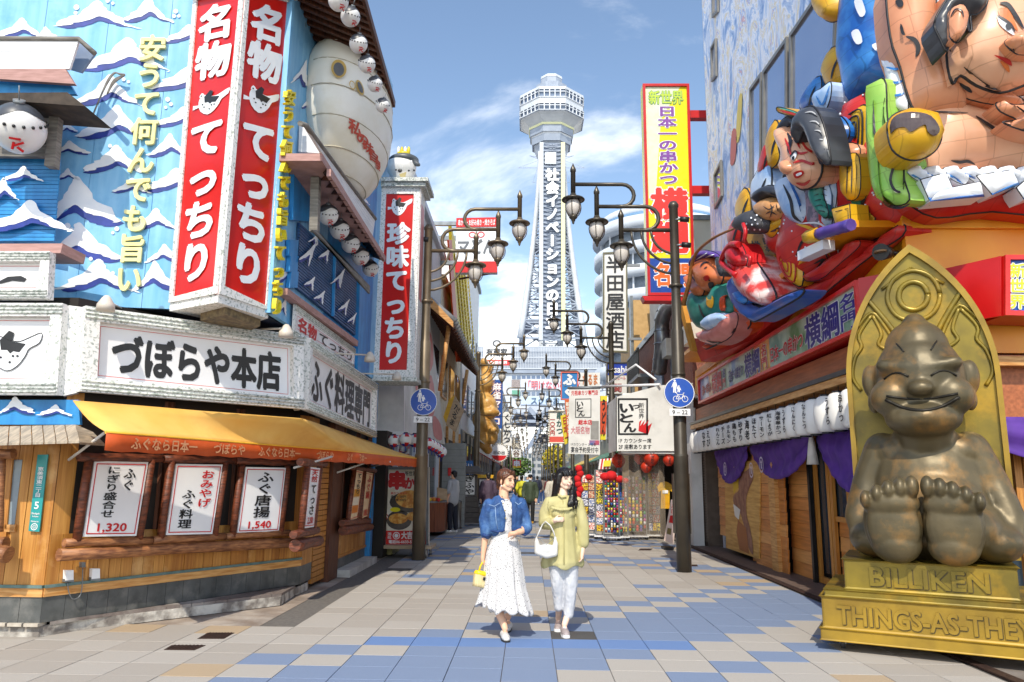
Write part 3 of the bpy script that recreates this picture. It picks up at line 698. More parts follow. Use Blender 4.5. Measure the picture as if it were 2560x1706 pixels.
poster([(234, 1153), (368, 1156), (338, 1340), (205, 1342)], PO, [('ふぐ', BLACK, (.55, .08, .8, .4)), ('にぎり盛合せ', BLACK, (.24, .06, .5, .76))], '1,320', 'leftmost white menu board in log frame priced 1,320')
poster([(437, 1160), (554, 1162), (528, 1335), (412, 1338)], PO, [('おみやげ', REDI, (.55, .08, .85, .62)), ('ふぐ料理', BLACK, (.2, .36, .5, .92))], None, 'white menu board with red souvenir lettering, second from left')
poster([(612, 1168), (712, 1170), (694, 1329), (590, 1334)], PO, [('ふぐ唐揚', BLACK, (.3, .06, .72, .78))], '1,540', 'white menu board in log frame priced 1,540')
poster([(771, 1168), (797, 1171), (781, 1318), (756, 1321)], LX, [('天然', REDI, (.2, .03, .8, .25)), ('てっさ', BLACK, (.25, .27, .8, .8))], '2,200', 'narrow menu board priced 2,200 round the restaurant corner')
poster([(887, 1175), (905, 1179), (890, 1296), (871, 1302)], LX, [('てっちり', BLACK, (.25, .05, .85, .5))], None, 'narrow orange picture board past the slatted door', warm=True, food=True)
poster([(912, 1180), (930, 1184), (915, 1291), (901, 1296)], LX, [('ふぐ鍋', REDI, (.25, .05, .85, .6))], '100', 'narrowest pink picture board nearest the blue corner post', warm=True)
along(PL2, .13, .36, .21, (-2.95, 10.0), (-2.95, 10.5), TILE, 'wall_tile', th=.05); planks(PL2, .36, 2.3, .14, (-2.95, 10.0), (-2.95, 10.5))
for i in range(26): MB().box(-3.0, -2.955, 10.56, 11.18, .06 + i * .075, .125 + i * .075).build('door_slat', WOODO, shop)
MB().box(-3.1, -2.9, 11.2, 11.75, .0, 2.3).build('door_post', WOODD, shop)
MB().box(-3.1, -3.02, 10.5, 14.1, 0, 2.4).build('wall_back', DARK, shop)
along(PL2, .1, .26, .2, (-2.95, 11.8), (-2.95, 13.9), TILE, 'wall_tile', th=.05); planks(PL2, .3, .85, .16, (-2.95, 11.8), (-2.95, 13.9))
MB().box(-3.0, -2.93, 11.8, 13.9, .26, .3).build('rail', WOODO, shop)
MB().box(-2.99, -2.87, 13.92, 14.12, .0, 3.4).build('corner_post', BLUED, shop)
MB().box(-2.98, -2.72, 11.8, 13.9, -.01, .1).build('door_step', CONC, shop)
for y_ in (11.85, 12.9, 13.85): MB().box(-2.97, -2.9, y_, y_ + .06, .85, 2.3).build('window_post', WOODD, shop)
sp = [at(x, y, ('z', .0)) for x, y in ((-500, 1592), (107, 1592), (208, 1575), (700, 1514), (771, 1467))]
MB().prism([p for p in sp] + [Vector((-2.96, 10.4, 0)), Vector((-2.97, 9.99, 0)), Vector((-4.56, 7.25, 0)), Vector((-7.5, 7.25, 0))], (0, 0, .10)).build('step', mat('worn white step', 'c4bfb6', '77706a', rough=.85, sc=6, det=8, lo=.4, hi=.6, bump=.5, bsc=25), shop)
PAVB = mat('brown step paver', '7d716b', '675c57', rough=.7, sc=12, wear='cfc9c0', wsc=1.5)
for i in range(16):
 o0, o1 = sp[2].lerp(sp[3], i / 16), sp[2].lerp(sp[3], (i + 1) / 16); w0, w1 = Vector((-4.5, 7.3, 0)).lerp(Vector((-2.97, 9.9, 0)), i / 16), Vector((-4.5, 7.3, 0)).lerp(Vector((-2.97, 9.9, 0)), (i + 1) / 16)
 g = (o1 - o0) * .02; P = [o0.lerp(w0, .07) + g, o1.lerp(w1, .07) - g, w1 - g, w0 + g]
 MB().prism([p + Vector((0, 0, .1)) for p in P], (0, 0, .03)).build('step_paver', PAVB, shop)
for i in range(7):
 a, c = sp[1].lerp(sp[0], i / 14), sp[1].lerp(sp[0], (i + 1) / 14)
 MB().prism([a + Vector((-.01, .05, .1)), c + Vector((.01, .05, .1)), Vector((c.x + .01, 7.2, .1)), Vector((a.x - .01, 7.2, .1))], (0, 0, .03)).build('step_paver', mat('pale step paver', 'c9c0b2', 'a4998b', rough=.8, sc=9), shop)
sw = T('outlet_box', 'pair of white outlet boxes with a hanging cable on the plank wall', 'outlet', at(170, 1450, PL1)); PX = shift(PL1, .03)
for x, y in ((174, 1440), (240, 1436)):
 c = slab('cover', WHITE, sw, Q([(x - 9, y - 14), (x + 10, y - 14), (x + 10, y + 10), (x - 10, y + 12)], shift(PL1, .06)), .05)
 slab('base_plate', GREYM, sw, Q([(x - 12, y + 8), (x + 11, y + 8), (x + 11, y + 16), (x - 12, y + 16)], shift(PL1, .05)), .045)
slab('socket', GREYM, sw, Q([(204, 1406), (214, 1406), (214, 1419), (204, 1419)], shift(PL1, .05)), .045)
MB().tube(Q(spline([(169, 1457), (172, 1480), (182, 1498), (198, 1492), (205, 1470), (207, 1420)], 4, False), shift(PL1, .04)), .005, 5).build('cable', GREYM, sw)
ap = T('address_plate', 'tall teal address plate with white lettering on the plank wall', 'sign', at(95, 1320, PL0)); PA = shift(PL0, .035)
qa = Q([(94, 1137), (120, 1137), (98, 1330), (71, 1328)], PA); slab('plate', mat('teal enamel', '1f9c9c', '1a9090', rough=.3), ap, qa, .012)
text('lettering', WHITE, ap, '恵美須東二丁目', sub(qa, .2, .16, .8, .56), vert=True, wt=.02, off=.003); text('lettering', WHITE, ap, '5', sub(qa, .3, .62, .7, .71), off=.003, fill=True)
text('lettering', WHITE, ap, 'Ebisuhigashi', sub(qa, .12, .75, .88, .785), off=.003); text('lettering', WHITE, ap, '2-chome', sub(qa, .2, .79, .8, .82), off=.003); text('lettering', WHITE, ap, 'Naniwa-ku', sub(qa, .14, .855, .86, .885), off=.003)
b = MB(); c = sum(qa, Vector()) / 4 ; cc = sub(qa, .5, .94, .5, .94)[0]; n = pn(PA)
for k in range(16):
 a0, a1 = k * math.pi / 8, (k + 1) * math.pi / 8; v = lambda a, r: cc + Vector((math.cos(a) * r, 0, math.sin(a) * r)) + n * .003
 b.poly([v(a0, .026), v(a1, .026), v(a1, .033), v(a0, .033)])
 if k % 2: b.poly([v(a0, .003), v(a0, .02), v(a1, .02)])
b.build('emblem', WHITE, ap)
slab('blue_board', BLUED, shop, Q([(-60, 1000), (196, 1000), (200, 1062), (-60, 1062)], ('y', 7.16)), .04)
wave(140, 1030, 44, 26, ('y', 7.15)); wave(40, 1020, 50, 40, ('y', 7.15), flip=-1)
SHG = mat('weathered shingle', 'b9a994', '8f8578', rough=.8, sc=5, st=(8, 1, 1), bump=.25)
r0, r1 = Q([(-60, 1068), (190, 1062)], ('y', 7.15)), Q([(-70, 1114), (200, 1106)], ('y', 6.75))
for row in range(2):
 for i in range(9):
  u0, u1 = i / 9, (i + 1) / 9; v0, v1 = (0, .56) if row == 0 else (.5, 1)
  P = [r0[0].lerp(r0[1], u).lerp(r1[0].lerp(r1[1], u), v) + Vector((0, 0, .012 * row)) for u, v in ((u0 + .005, v0), (u1 - .005, v0), (u1 - .005, v1), (u0 + .005, v1))]
  MB().prism(P, (0, 0, -.02)).build('shingle', SHG, shop)
P = [r0[1], r0[1] + Vector((.05, .0, -.01)), at(245, 1112, ('y', 7.1)), r1[1]]; MB().prism([r0[1], at(232, 1080, ('y', 7.25)), at(262, 1110, ('y', 7.2)), r1[1]], (0, 0, -.02)).build('shingle', SHG, shop)
slab('window_glass', mat('grey pane', '8b9aa3', '7d8c95', rough=.2), shop, Q([(28, 1150), (56, 1150), (36, 1312), (14, 1312)], shift(PL0, .01)), .004)
slab('window_frame', WOODL, shop, Q([(12, 1312), (38, 1312), (36, 1330), (10, 1330)], shift(PL0, .03)), .02)
slab('window_frame', WOODO, shop, Q([(8, 1145), (32, 1145), (14, 1345), (-6, 1345)], shift(PL0, .03)), .02)
aw = T('awning', 'long yellow-orange awning with dark orange valance over the timber shop front', 'awning', (-3, 9, 2))
AWN = mat('yellow orange canvas', 'f0bd66', 'e9ae52', rough=.75, sc=2, wear='dd9a48', wsc=1.3, bump=.25, bsc=4); AWV = mat('dark orange valance', 'd4571c', 'c44d16', rough=.6, sc=4)
def zp(x, y, z): return at(x, y, ('z', z))
TA = [zp(182, 1003, 2.17), zp(752, 1046, 2.18), zp(926, 1105, 2.14)]; BA = [zp(265, 1081, 1.86), zp(888, 1130, 1.86), zp(1062, 1149, 1.86)]
b = MB(); b.s = True; NU, NVV = 24, 6
def aw_pt(u, v):
 f = lambda L: L[0].lerp(L[1], u * 2) if u < .5 else L[1].lerp(L[2], u * 2 - 1)
 p = f(TA).lerp(f(BA), v); p.z -= .035 * math.sin(math.pi * v) * (1 + .3 * math.sin(u * 37)); return p
for j in range(NVV + 1):
 for i in range(NU + 1): b.v.append(aw_pt(i / NU, j / NVV))
for j in range(NVV):
 for i in range(NU): a = j * (NU + 1) + i; b.face((a, a + 1, a + NU + 2, a + NU + 1))
o = b.build('canopy', AWN, aw); md = o.modifiers.new('t', 'SOLIDIFY'); md.thickness = .008
b = MB(); b.s = True
for i in range(49):
 p = aw_pt(i / 48, 1); wv_ = .006 * math.sin(i * 2.1); b.v += [p + Vector((.006, -.006, .004)), p + Vector((.01 + wv_, -.012 - wv_, -.155 - .012 * (i % 2)))]
for i in range(48): b.face((2 * i, 2 * i + 2, 2 * i + 3, 2 * i + 1))
o = b.build('valance', AWV, aw); md = o.modifiers.new('t', 'SOLIDIFY'); md.thickness = .004
MB().tube([aw_pt(i / 24, 1) for i in range(25)], .014, 6).build('front_bar', mat('yellow canvas edge', 'f5b93c', 'eeb038'), aw)
for s_, u0, u1 in (('ふぐなら日本一', .03, .13), ('づぼらや', .155, .215), ('ふぐなら日本一', .24, .34), ('づぼらや', .38, .43), ('ふぐなら日本一', .47, .56)):
 a, c = aw_pt(u0, 1), aw_pt(u1, 1); text('lettering', mat('faded orange letter', 'e8a878', 'dd9c6c'), aw, s_, [p + Vector((.02, -.03, dz)) for p, dz in ((a, -.02), (c, -.02), (c, -.14), (a, -.14))], wt=.03)
for (x0, y0, x1, y1, pa, pb) in ((262, 1082, 172, 1150, ('y', 6.9), ('y', 7.2)), (830, 1142, 735, 1170, ('x', -2.6), ('x', -2.9)), (940, 1148, 842, 1182, ('x', -2.45), ('x', -2.9)), (975, 1155, 925, 1168, ('x', -2.3), ('x', -2.9))):
 MB().tube([at(x0, y0, pa), at(x1, y1, pb)], .014, 6).build('support_arm', mat('white bar', 'dcdad6', 'c8c5c0', rough=.4), aw)
PR = ((-3.9, 7.8), (-3.2, 7.4)); PRr = ((-3.2, 7.4), (-2.94, 8.14))
prow = T('corner_sign', 'tall two-faced red sign with white lettering at the restaurant corner', 'sign', (-3.2, 7.6, 3.3))
def red_face(q, pl_off, s_, th=.05, fw=.07, cell=1):
 fr = frame('face_frame', GRAN, prow_cur, q, fw, .02, 0); p = inset(q, fw); pan = slab('face', REDP, prow_cur, q, th, off=-.004)
 text('lettering', FOAM, pan, s_, sub(p, .07, .03, .93, .97), vert=True, wt=.06, off=.009); return pan, p
prow_cur = prow
qa = Q([(487, -10), (613, -40), (546, 735), (425, 758)], PR); pan, pp = red_face(qa, 0, '名物　てっちり'.replace('　', ' '))
fishmark(pan, sub(pp, .08, .33, .95, .43))
qb = Q([(613, -40), (733, -2), (671, 777), (546, 735)], PRr); pan, pp = red_face(qb, 0, '名物 てっちり')
fishmark(pan, sub(pp, .05, .31, .92, .42))
MB().prism([qa[3], qa[2], qb[2], qb[2] + Vector((-.3, .3, 0)), qa[3] + Vector((.2, .35, 0))], (0, 0, -.09)).build('base', GRAN, prow)
MB().prism([qa[3] + Vector((.3, .1, -.09)), qa[2] + Vector((0, .2, -.09)), qb[2] + Vector((-.1, .05, -.09)), qb[2] + Vector((-.3, .3, -.09)), qa[3] + Vector((.35, .4, -.09))], (0, 0, -.08)).build('base', mat('brown granite soffit', '8a7858', '5e5140', rough=.7, sc=20), prow)
for a, c in ((qa[0], qa[1]), (qb[0], qb[1])): MB().bar(a + Vector((0, -.03, .02)), c + Vector((0, -.03, .02)), .12, .12).build('cap', GRANG, prow)
VS = ('y', 13.75)
prow_cur = vs = T('vertical_sign', 'tall narrow red sign in granite frame topped by a crowned pufferfish', 'sign', at(985, 943, VS))
q = Q([(950, 470), (1052, 470), (1034, 943), (930, 943)], VS); pan, pp = red_face(q, 0, ' 珍味てっちり', th=.06, fw=.13)
fishmark(pan, sub(pp, .05, .01, .95, .14))
MB().prism([q[0] + Vector((0, .01, 0)), q[3] + Vector((0, .01, 0)), q[3] + Vector((0, .55, 0)), q[0] + Vector((0, .55, 0))], (q[1].x - q[0].x + .01, 0, 0)).build('box', GRAN, vs)
for z_, e_ in ((q[0].z, .1), (q[0].z + .08, .16), (q[3].z - .08, .06)): MB().box(q[0].x - e_, q[1].x + e_, 13.75 - e_, 14.35 + e_, z_, z_ + .075).build('cap', GRANG, vs)
SRF = ('y', 13.9)
slab('side_band', mat('faded red print', 'd98d8d', 'd07f80'), vs, [Vector((q[1].x + .016, y, z)) for y, z in ((13.85, q[1].z - .3), (14.2, q[1].z - .3), (14.2, q[2].z + .3), (13.85, q[2].z + .3))], .01)
cf = T('crowned_fish', 'white pufferfish model with grey back and yellow crown on top of the vertical sign', 'model', at(1008, 458, ('y', 14.0)))
fw_ = mat('white fish shell', 'ecebe8', 'dcdad6', rough=.35); fg_ = mat('grey fish back', '5e6266', '4a4e52', rough=.4)
blob('body', [('e', at(1004, 420, ('y', 14)), (.30, .26, .27)), ('e', at(1008, 440, ('y', 14)), (.22, .2, .2))], fw_, cf, vox=.03)
blob('back', [('e', at(1010, 402, ('y', 14)), (.31, .26, .12)), ('c', at(1020, 400, ('y', 13.95)), .1, at(1046, 412, ('y', 13.9)), .05)], fg_, cf, vox=.03)
for x, y, r_ in ((1028, 404, 3.5), (990, 425, 3), (1000, 427, 6), (1022, 427, 3), (1035, 426, 3)): MB().ball(at(x, y, ('y', 13.72)), r_ * .007, .01, r_ * .007, 8, 6).build('eye' if x == 1028 else 'spot', BLACK if x != 1028 else WHITE, cf)
slab('beak', plain('b3a26a'), cf, Q([(998, 436), (1016, 430), (1012, 448), (1003, 449)], ('y', 13.72)), .01)
cw_ = mat('yellow crown', 'e8d432', 'd8c228', rough=.4)
for i in range(4): MB().ball(at(996 + i * 8.5, 378, ('y', 13.95)), .035, .035, .1, 8, 6).build('crown_plume', cw_ if i % 2 else WHITE, cf)
MB().lathe(at(1009, 392, ('y', 14)), [(.12, 0), (.14, .06)], 10).build('crown_band', cw_, cf)
MB().tube([at(957, 405, ('y', 14.0)), at(948, 395, ('y', 14)), at(945, 410, ('y', 14))], .03, 6).build('tail_fin', fw_, cf)
LW = mat('white lantern skin', 'efeeec', 'dcdad8', rough=.3, sc=2); LG = mat('charcoal fish back print', '4b4e55', '3a3d44', rough=.4)
def lantern_model():
 t = T('puffer_lantern', None, 'lantern', (0, 0, 0), 'pufferfish lanterns hung along the eaves'); OFF[t.name] = Vector()
 body = MB().ball((0, 0, 0), .15, .15, .155, 20, 14).build('globe', LW, t)
 b = MB(); b.s = True; n_, m_ = 20, 6
 for i in range(m_ + 1):
  ph = 1.05 * i / m_
  for k in range(n_): a = 2 * math.pi * k / n_; ww = ph * (.85 + .3 * math.sin(2 * a + .6)); b.v.append(Vector((.153 * math.sin(ww) * math.cos(a) + .0, .153 * math.sin(ww) * math.sin(a), .158 * math.cos(ww))))
 for i in range(m_):
  for k in range(n_): k2 = (k + 1) % n_; b.face((i * n_ + k, i * n_ + n_ + k, i * n_ + n_ + k2, i * n_ + k2))
 b.build('fish_back', LG, t)
 b = MB()
 for k in range(18): a = k * math.pi / 9; b.ball((.146 * math.cos(a), .146 * math.sin(a), .045), .011, .011, .011, 6, 4)
 b.build('spot', BLACK, t, kind='stuff')
 b = MB()
 for q_, x_, z_, L_ in ((0, .03, -.03, .03), (.5, .05, -.06, .03), (1.4, .02, -.075, .022), (-.6, .06, -.09, .02)): b.bar((x_ - L_ * math.cos(q_), -.142, z_ - L_ * math.sin(q_)), (x_ + L_ * math.cos(q_), -.138, z_ + L_ * math.sin(q_)), .012)
 b.build('emblem', REDI, body)
 b = MB().lathe((0, 0, .145), [(.03, 0), (.035, .03)], 10).build('cap', GREYM, t)
 MB().tube([(0, 0, .17), (0, 0, .26)], .004, 5).build('hook', GREYM, body)
 return t
lm = lantern_model(); first = True
def put_lantern(px, py, rpx, xpl, label, tgt=None):
 global first
 p = at(px, py, xpl); s_ = rpx / FPX * (p - CAM).length / .152
 t = lm if first else copy_tree(lm); first = False
 t.location = p; t.scale = (s_, s_, s_); t.rotation_euler = (R(38), 0, R(random.uniform(5, 35))); t['label'] = label
 return t
nth = ['nearest', 'second', 'third', 'fourth', 'fifth', 'farthest']
for i, (x, y, r_) in enumerate([(846, 2, 23), (876, 42, 22), (896, 110, 21), (917, 161, 20), (937, 211, 18), (956, 264, 17)]):
 put_lantern(x, y, r_, ('x', -2.2 + .07 * i), ('white pufferfish lantern under the top eave, %s of six' % nth[i]))
for i, (x, y, r_) in enumerate([(820, 537, 25), (849, 574, 24), (876, 609, 23), (901, 641, 22), (926, 672, 20)]):
 put_lantern(x, y, r_, ('x', -2.6), ('white pufferfish lantern under the lower eave, %s of five' % (nth[i] if i < 4 else 'farthest')))
put_lantern(48, 322, 50, ('y', 7.05), 'large pufferfish lantern under the far left pent roof').rotation_euler = (R(35), .1, .3)
gf = T('giant_pufferfish', 'giant cream pufferfish balloon hanging on the blue restaurant wall', 'model', (-2.5, 10.8, 6))
GC = at(868, 292, ('x', -2.62)); GRX, GRY, GRZ = .62, 1.15, 1.12
CREAM = mat('cream balloon cloth', 'f4f2ea', 'e8e3d4', rough=.5, sc=1.5, wear='d8cdb0', wsc=.8)
def ge(a, ph, k=1): return GC + Vector((GRX * k * math.sin(ph) * math.cos(a), GRY * k * math.sin(ph) * math.sin(a), GRZ * k * math.cos(ph) * (1 if math.cos(ph) > 0 else 1.1)))
b = MB(); b.s = True; n_, m_ = 32, 20
for i in range(m_ + 1):
 for k in range(n_):
  q_ = 1 + .012 * math.cos(8 * math.pi * i / m_ * 1.25); b.v.append(ge(2 * math.pi * k / n_, math.pi * i / m_, q_))
for i in range(m_):
 for k in range(n_): k2 = (k + 1) % n_; b.face((i * n_ + k, i * n_ + n_ + k, i * n_ + n_ + k2, i * n_ + k2))
b.build('balloon', CREAM, gf)
def onell(px, py, k=1.012):
 r = ray(px, py); o = CAM - GC; sc3 = Vector((1 / (GRX * k), 1 / (GRY * k), 1 / (GRZ * k * 1.03)))
 O = Vector([o[i] * sc3[i] for i in range(3)]); D = Vector([r[i] * sc3[i] for i in range(3)]); a = D.dot(D); bb = O.dot(D); c = O.dot(O) - 1; dsc = max(bb * bb - a * c, 0)
 return CAM + r * ((-bb - math.sqrt(dsc)) / a)
def disc(name, m, cx, cy, rx, ry, rot=0, k=1.02, r0=0):
 b = MB(); c, s_ = math.cos(R(rot)), math.sin(R(rot)); n_ = 20
 for j in range(n_):
  a = 2 * math.pi * j / n_; x, y = rx * math.cos(a), ry * math.sin(a); b.v.append(onell(cx + x * c - y * s_, cy + x * s_ + y * c, k))
 if r0:
  for j in range(n_): a = 2 * math.pi * j / n_; x, y = rx * r0 * math.cos(a), ry * r0 * math.sin(a); b.v.append(onell(cx + x * c - y * s_, cy + x * s_ + y * c, k))
  for j in range(n_): j2 = (j + 1) % n_; b.face((j, j2, n_ + j2, n_ + j))
 else:
  b.v.append(onell(cx, cy, k))
  for j in range(n_): b.face((j, (j + 1) % n_, n_))
 b.build(name, m, gf)
OCH = mat('ochre print', 'd9b76a', 'cba85c');
disc('eye_ring', OCH, 847, 172, 19, 23, -15, 1.02); disc('eye', mat('grey eye', '6f7176', '5f6166'), 847, 173, 13, 17, -15, 1.03)
disc('eye_ring', OCH, 900, 219, 8, 20, -20, 1.02); disc('eye', mat('grey eye', '6f7176', '5f6166'), 901, 219, 5, 15, -20, 1.03); disc('mouth', OCH, 881, 213, 7, 12, -20, 1.02, .75)
for zz in (.52, .22, -.1, -.4, -.68, -.88):
 MB().tube([ge(-1.9 + 3.6 * k / 16, math.acos(zz), 1.004) for k in range(17)], .007, 5).build('seam', mat('seam', 'c3bba6', 'b8af99'), gf)
RPB = mat('faded red print b', 'cc5a4a', 'bf5040')
for ch, x, y, w_, h_ in (('私', 890, 320, 20, 26), ('の', 908, 348, 17, 22), ('味', 922, 370, 15, 22), ('自', 935, 392, 11, 20), ('慢', 944, 412, 8, 18)):
 text('lettering', RPB, gf, ch, [onell(x - w_, y - h_ - 4, 1.02), onell(x + w_ * .8, y - h_ * .3, 1.02), onell(x + w_ * .6, y + h_, 1.02), onell(x - w_, y + h_ * .4, 1.02)], wt=.04, off=.01)
cap_ = MB(); cap_.s = True
for i in range(4):
 for k in range(32): cap_.v.append(ge(2 * math.pi * k / 32, .1 + .2 * i, 1.012))
for i in range(3):
 for k in range(32): k2 = (k + 1) % 32; cap_.face((i * 32 + k, i * 32 + 32 + k, i * 32 + 32 + k2, i * 32 + k2))
cap_.build('back_stripe', mat('brown back print', '5c4b42', '4a3c35'), gf)
fl_ = at(952, 318, ('x', -2.35)); slab('fin', FOAM, gf, Q([(938, 296), (972, 300), (968, 345), (942, 318)], ('x', -2.45)), .03)
def arm_lamp(p0, p1, label):
 a, c = Vector(p0), Vector(p1); t = T('sign_lamp', label, 'lamp', a, 'small floodlights on arms over the signs')
 MB().tube([a, c], .013, 6).build('arm', mat('beige arm', 'cfc6ba', 'beb4a6'), t)
 MB().lathe(c - Vector((0, 0, .1)), [(.085, 0), (.08, .06), (.04, .13), (.02, .15)], 12).build('head', mat('beige lamp head', 'd5cabd', 'c6baac', rough=.4), t)
arm_lamp(at(310, 775, ((-4.3, 8.0), (-3.2, 8.6))), at(266, 752, ('y', 7.05)), 'beige floodlight on an arm over the left end of the long white sign')
arm_lamp(at(640, 823, ('y', 8.6)), at(716, 822, ('y', 8.3)), 'beige floodlight on an arm beside the corner of the white sign')
arm_lamp(at(835, 884, ('x', -2.82)), at(925, 888, ('y', 11)), 'white floodlight on a long arm under the small shop sign')
arm_lamp(at(895, 934, ('x', -2.82)), at(992, 936, ('y', 12.6)), 'white floodlight on a long arm in front of the narrow red sign')
rp = T('rope_loop', 'loop of old rope hanging on the blue wave wall', 'rope', at(300, 185, U1)); PRP = shift(U1, .1)
for k in range(3): MB().tube(Q(spline([(232, 288), (252, 240), (270, 205 - k * 3), (286, 184 - k), (300, 185 + k), (312, 188), (285, 200 + k * 4), (268, 235)], 4, False), PRP), .009, 5).build('rope', GREYW, rp)
# ================================================================= skewer restaurant on the right
RW, RS, RF = ('x', 4.4), ('x', 3.9), ('x', 4.2); FY = 8.1
rest = T('skewer_restaurant', 'red and orange skewer restaurant with a faded mural wall, right of the street', 'restaurant', (4.4, 12, 0))
ORG = mat('orange yellow fascia', 'ec9f22', 'de8816', rough=.35, sc=1.5); ORG2 = mat('bright yellow fascia', 'e8a92a', 'dd9720', rough=.4, sc=2)
REDB = mat('red lacquer box', 'c8181a', 'b81416', rough=.3, sc=2)
def mural():
 m = bpy.data.materials.new('faded wave mural'); m.use_nodes = True; t = m.node_tree; p = t.nodes['Principled BSDF']; p.inputs['Roughness'].default_value = .5
 tcn = N(t, 'ShaderNodeTexCoord'); mp = N(t, 'ShaderNodeMapping'); mp.inputs['Scale'].default_value = (.5, .5, .28)
 nz = N(t, 'ShaderNodeTexNoise'); nz.inputs['Scale'].default_value = 3.4; nz.inputs['Detail'].default_value = 9; nz.inputs['Roughness'].default_value = .66; nz.inputs['Distortion'].default_value = 1.6
 t.links.new(tcn.outputs['Object'], mp.inputs[0]); t.links.new(mp.outputs[0], nz.inputs['Vector'])
 cr = N(t, 'ShaderNodeValToRGB'); e = cr.color_ramp.elements
 e[0].position = .36; e[0].color = lin('6f92c6'); e[1].position = .47; e[1].color = lin('b9cbe6')
 for po, c in ((.495, 'ecebef'), (.54, 'c9cfe0'), (.565, 'dcc88e'), (.59, 'eceaf0'), (.62, '8fb0dc'), (.65, 'd89a94'), (.68, 'e6e4ea'), (.72, 'a9b98a')): x = e.new(po); x.color = lin(c)
 t.links.new(nz.outputs[0], cr.inputs[0]); t.links.new(cr.outputs[0], p.inputs['Base Color']); return m
MUR = mural(); PALEW = mat('pale grey render', 'c9ccd6', 'bcc0cc', rough=.6, sc=1)
zt = 16.5
for i in range(6):
 y0 = FY + .35 + i * 1.5; MB().box(4.4, 4.6, y0 + .004, y0 + 1.496, 2.9, zt).build('wall_panel', MUR, rest)
MB().box(4.6, 14, FY + .5, 17.46, 0, zt).build('wall_core', PALEW, rest)
MB().box(4.43, 14, 17.47, 17.6, 0, zt + .2).build('end_wall', PALEW, rest)
GPN = mat('pale reflecting pane', 'b4bcd0', 'a4aec6', rough=.03, metal=.7, sc=.4); WFR = mat('grey window frame', '85827c', '77746f', rough=.4, metal=.3)
WX = ('x', 4.385)
def rwin(px, label=None):
 q = Q(px, WX); fr = frame('window', WFR, rest, q, .07, .05); slab('pane', GPN, fr, inset(q, .07), .02, off=.01)
rwin([(1878, 222), (1908, 180), (1906, 545), (1880, 570)]); rwin([(1912, 178), (1972, 92), (1972, 430), (1912, 500)]); rwin([(1980, 85), (2100, -90), (2090, 270), (1980, 420)])
rwin([(1788, 438), (1806, 400), (1808, 490), (1790, 524)]); rwin([(1780, 120), (1792, 96), (1794, 190), (1782, 206)]); rwin([(1783, -60), (1798, -80), (1798, 30), (1784, 46)])
for P, c in (([(1960, 330), (2010, 250), (2090, 140), (2110, 120), (2110, 230), (2030, 300), (1960, 400)], 'e3c47a'), ([(1900, 470), (1935, 420), (1925, 520), (1890, 620)], 'd8542e'), ([(1870, 560), (1900, 490), (1885, 660), (1868, 700)], 'e4c23a'), ([(1990, 290), (2060, 200), (2040, 290), (1990, 340)], '5578c0'), ([(1846, 250), (1856, 240), (1850, 340), (1840, 350)], 'dcbf57'), ([(1830, 330), (1842, 330), (1838, 400), (1826, 410)], 'c65e58'), ([(2030, 180), (2050, 150), (2060, 190), (2036, 230)], 'c9504a')):
 flat('mural_print', plain(c, .5), rest, spline(P, 3), WX, .004)
fa = MB().prism([at(2255, 545, RF), at(1738, 928, RF), at(1738, 990, RF), at(2255, 800, RF)], (.2, 0, 0)).build('fascia', ORG2, rest)
MB().prism([at(2255, 548, shift(RF, .05)), at(1738, 929, shift(RF, .05)), at(1738, 945, shift(RF, .05)), at(2255, 580, shift(RF, .05))], (.1, 0, 0)).build('fascia_cornice', ORG, rest)
MB().box(4.2, 9, FY - .0, FY + .3, 2.9, 4.45).build('fascia_front', ORG, rest)
MB().box(4.16, 9, FY - .05, FY - .003, 4.3, 4.46).build('fascia_cornice', ORG2, rest)
MB().box(3.6, 4.38, FY + .1, 18.2, 4.36, 4.44).build('ledge', ORG, rest)
sb = Q([(1750, 955), (2150, 698), (2150, 830), (1750, 1010)], RS); sbt = T('signboard', 'long red-framed photo signboard with big purple lettering over the lantern row', 'sign', sb[3])
q = [Vector((3.9, y, z)) for y, z in ((17.05, 3.8), (8.65, 3.86), (8.65, 3.25), (17.05, 3.22))]
MB().prism([p + Vector((.01, 0, 0)) for p in q], (.45, 0, 0)).build('box', REDB, sbt); frame('sign_frame', mat('bright red frame', 'e0302c', 'd02522', rough=.3), sbt, q, .05, .05)
qi = inset(q, .05); cols = ['3c5f9e', 'e4d8a0', '7aa27a', '3f6fae', '4a7d58', 'd86a3a', '6f9a8a', '5d8d5a', '2e6f58', '3f7a5a']
for i in range(10): slab('photo_print', mat('photo print %d' % i, cols[i], {0: 'd8dce8', 1: 'c84a32', 5: 'e8c26a'}.get(i, 'b8ccb8'), rough=.3, sc=2.2, det=3, lo=.4, hi=.6), sbt, sub(qi, i / 10, 0, (i + 1) / 10, 1), .01, off=.004)
PURP = mat('purple ink', '3a2f8c', '322878', rough=.4)
for u0, u1, s_, m_, v0, v1 in ((.03, .13, '日本一の串かつ', REDI, .3, .8), (.135, .235, '横綱', REDI, .08, .95), (.245, .27, '名', PURP, .1, .5), (.245, .27, '門', REDI, .5, .9), (.3, .42, '日本一の串かつ', PURP, .3, .82), (.43, .54, '横綱', PURP, .06, .96), (.55, .585, '名', REDI, .08, .5), (.55, .585, '門', REDI, .5, .92), (.605, .785, '日本一の串かつ', REDI, .32, .86), (.79, .935, '横綱', PURP, .04, .98), (.94, .99, '名', PURP, .05, .5), (.94, .99, '門', PURP, .5, .95)):
 lined(sbt, s_, sub(qi, u0, v0, u1, v1), m_, WHITE, .03, .075, off=.012)
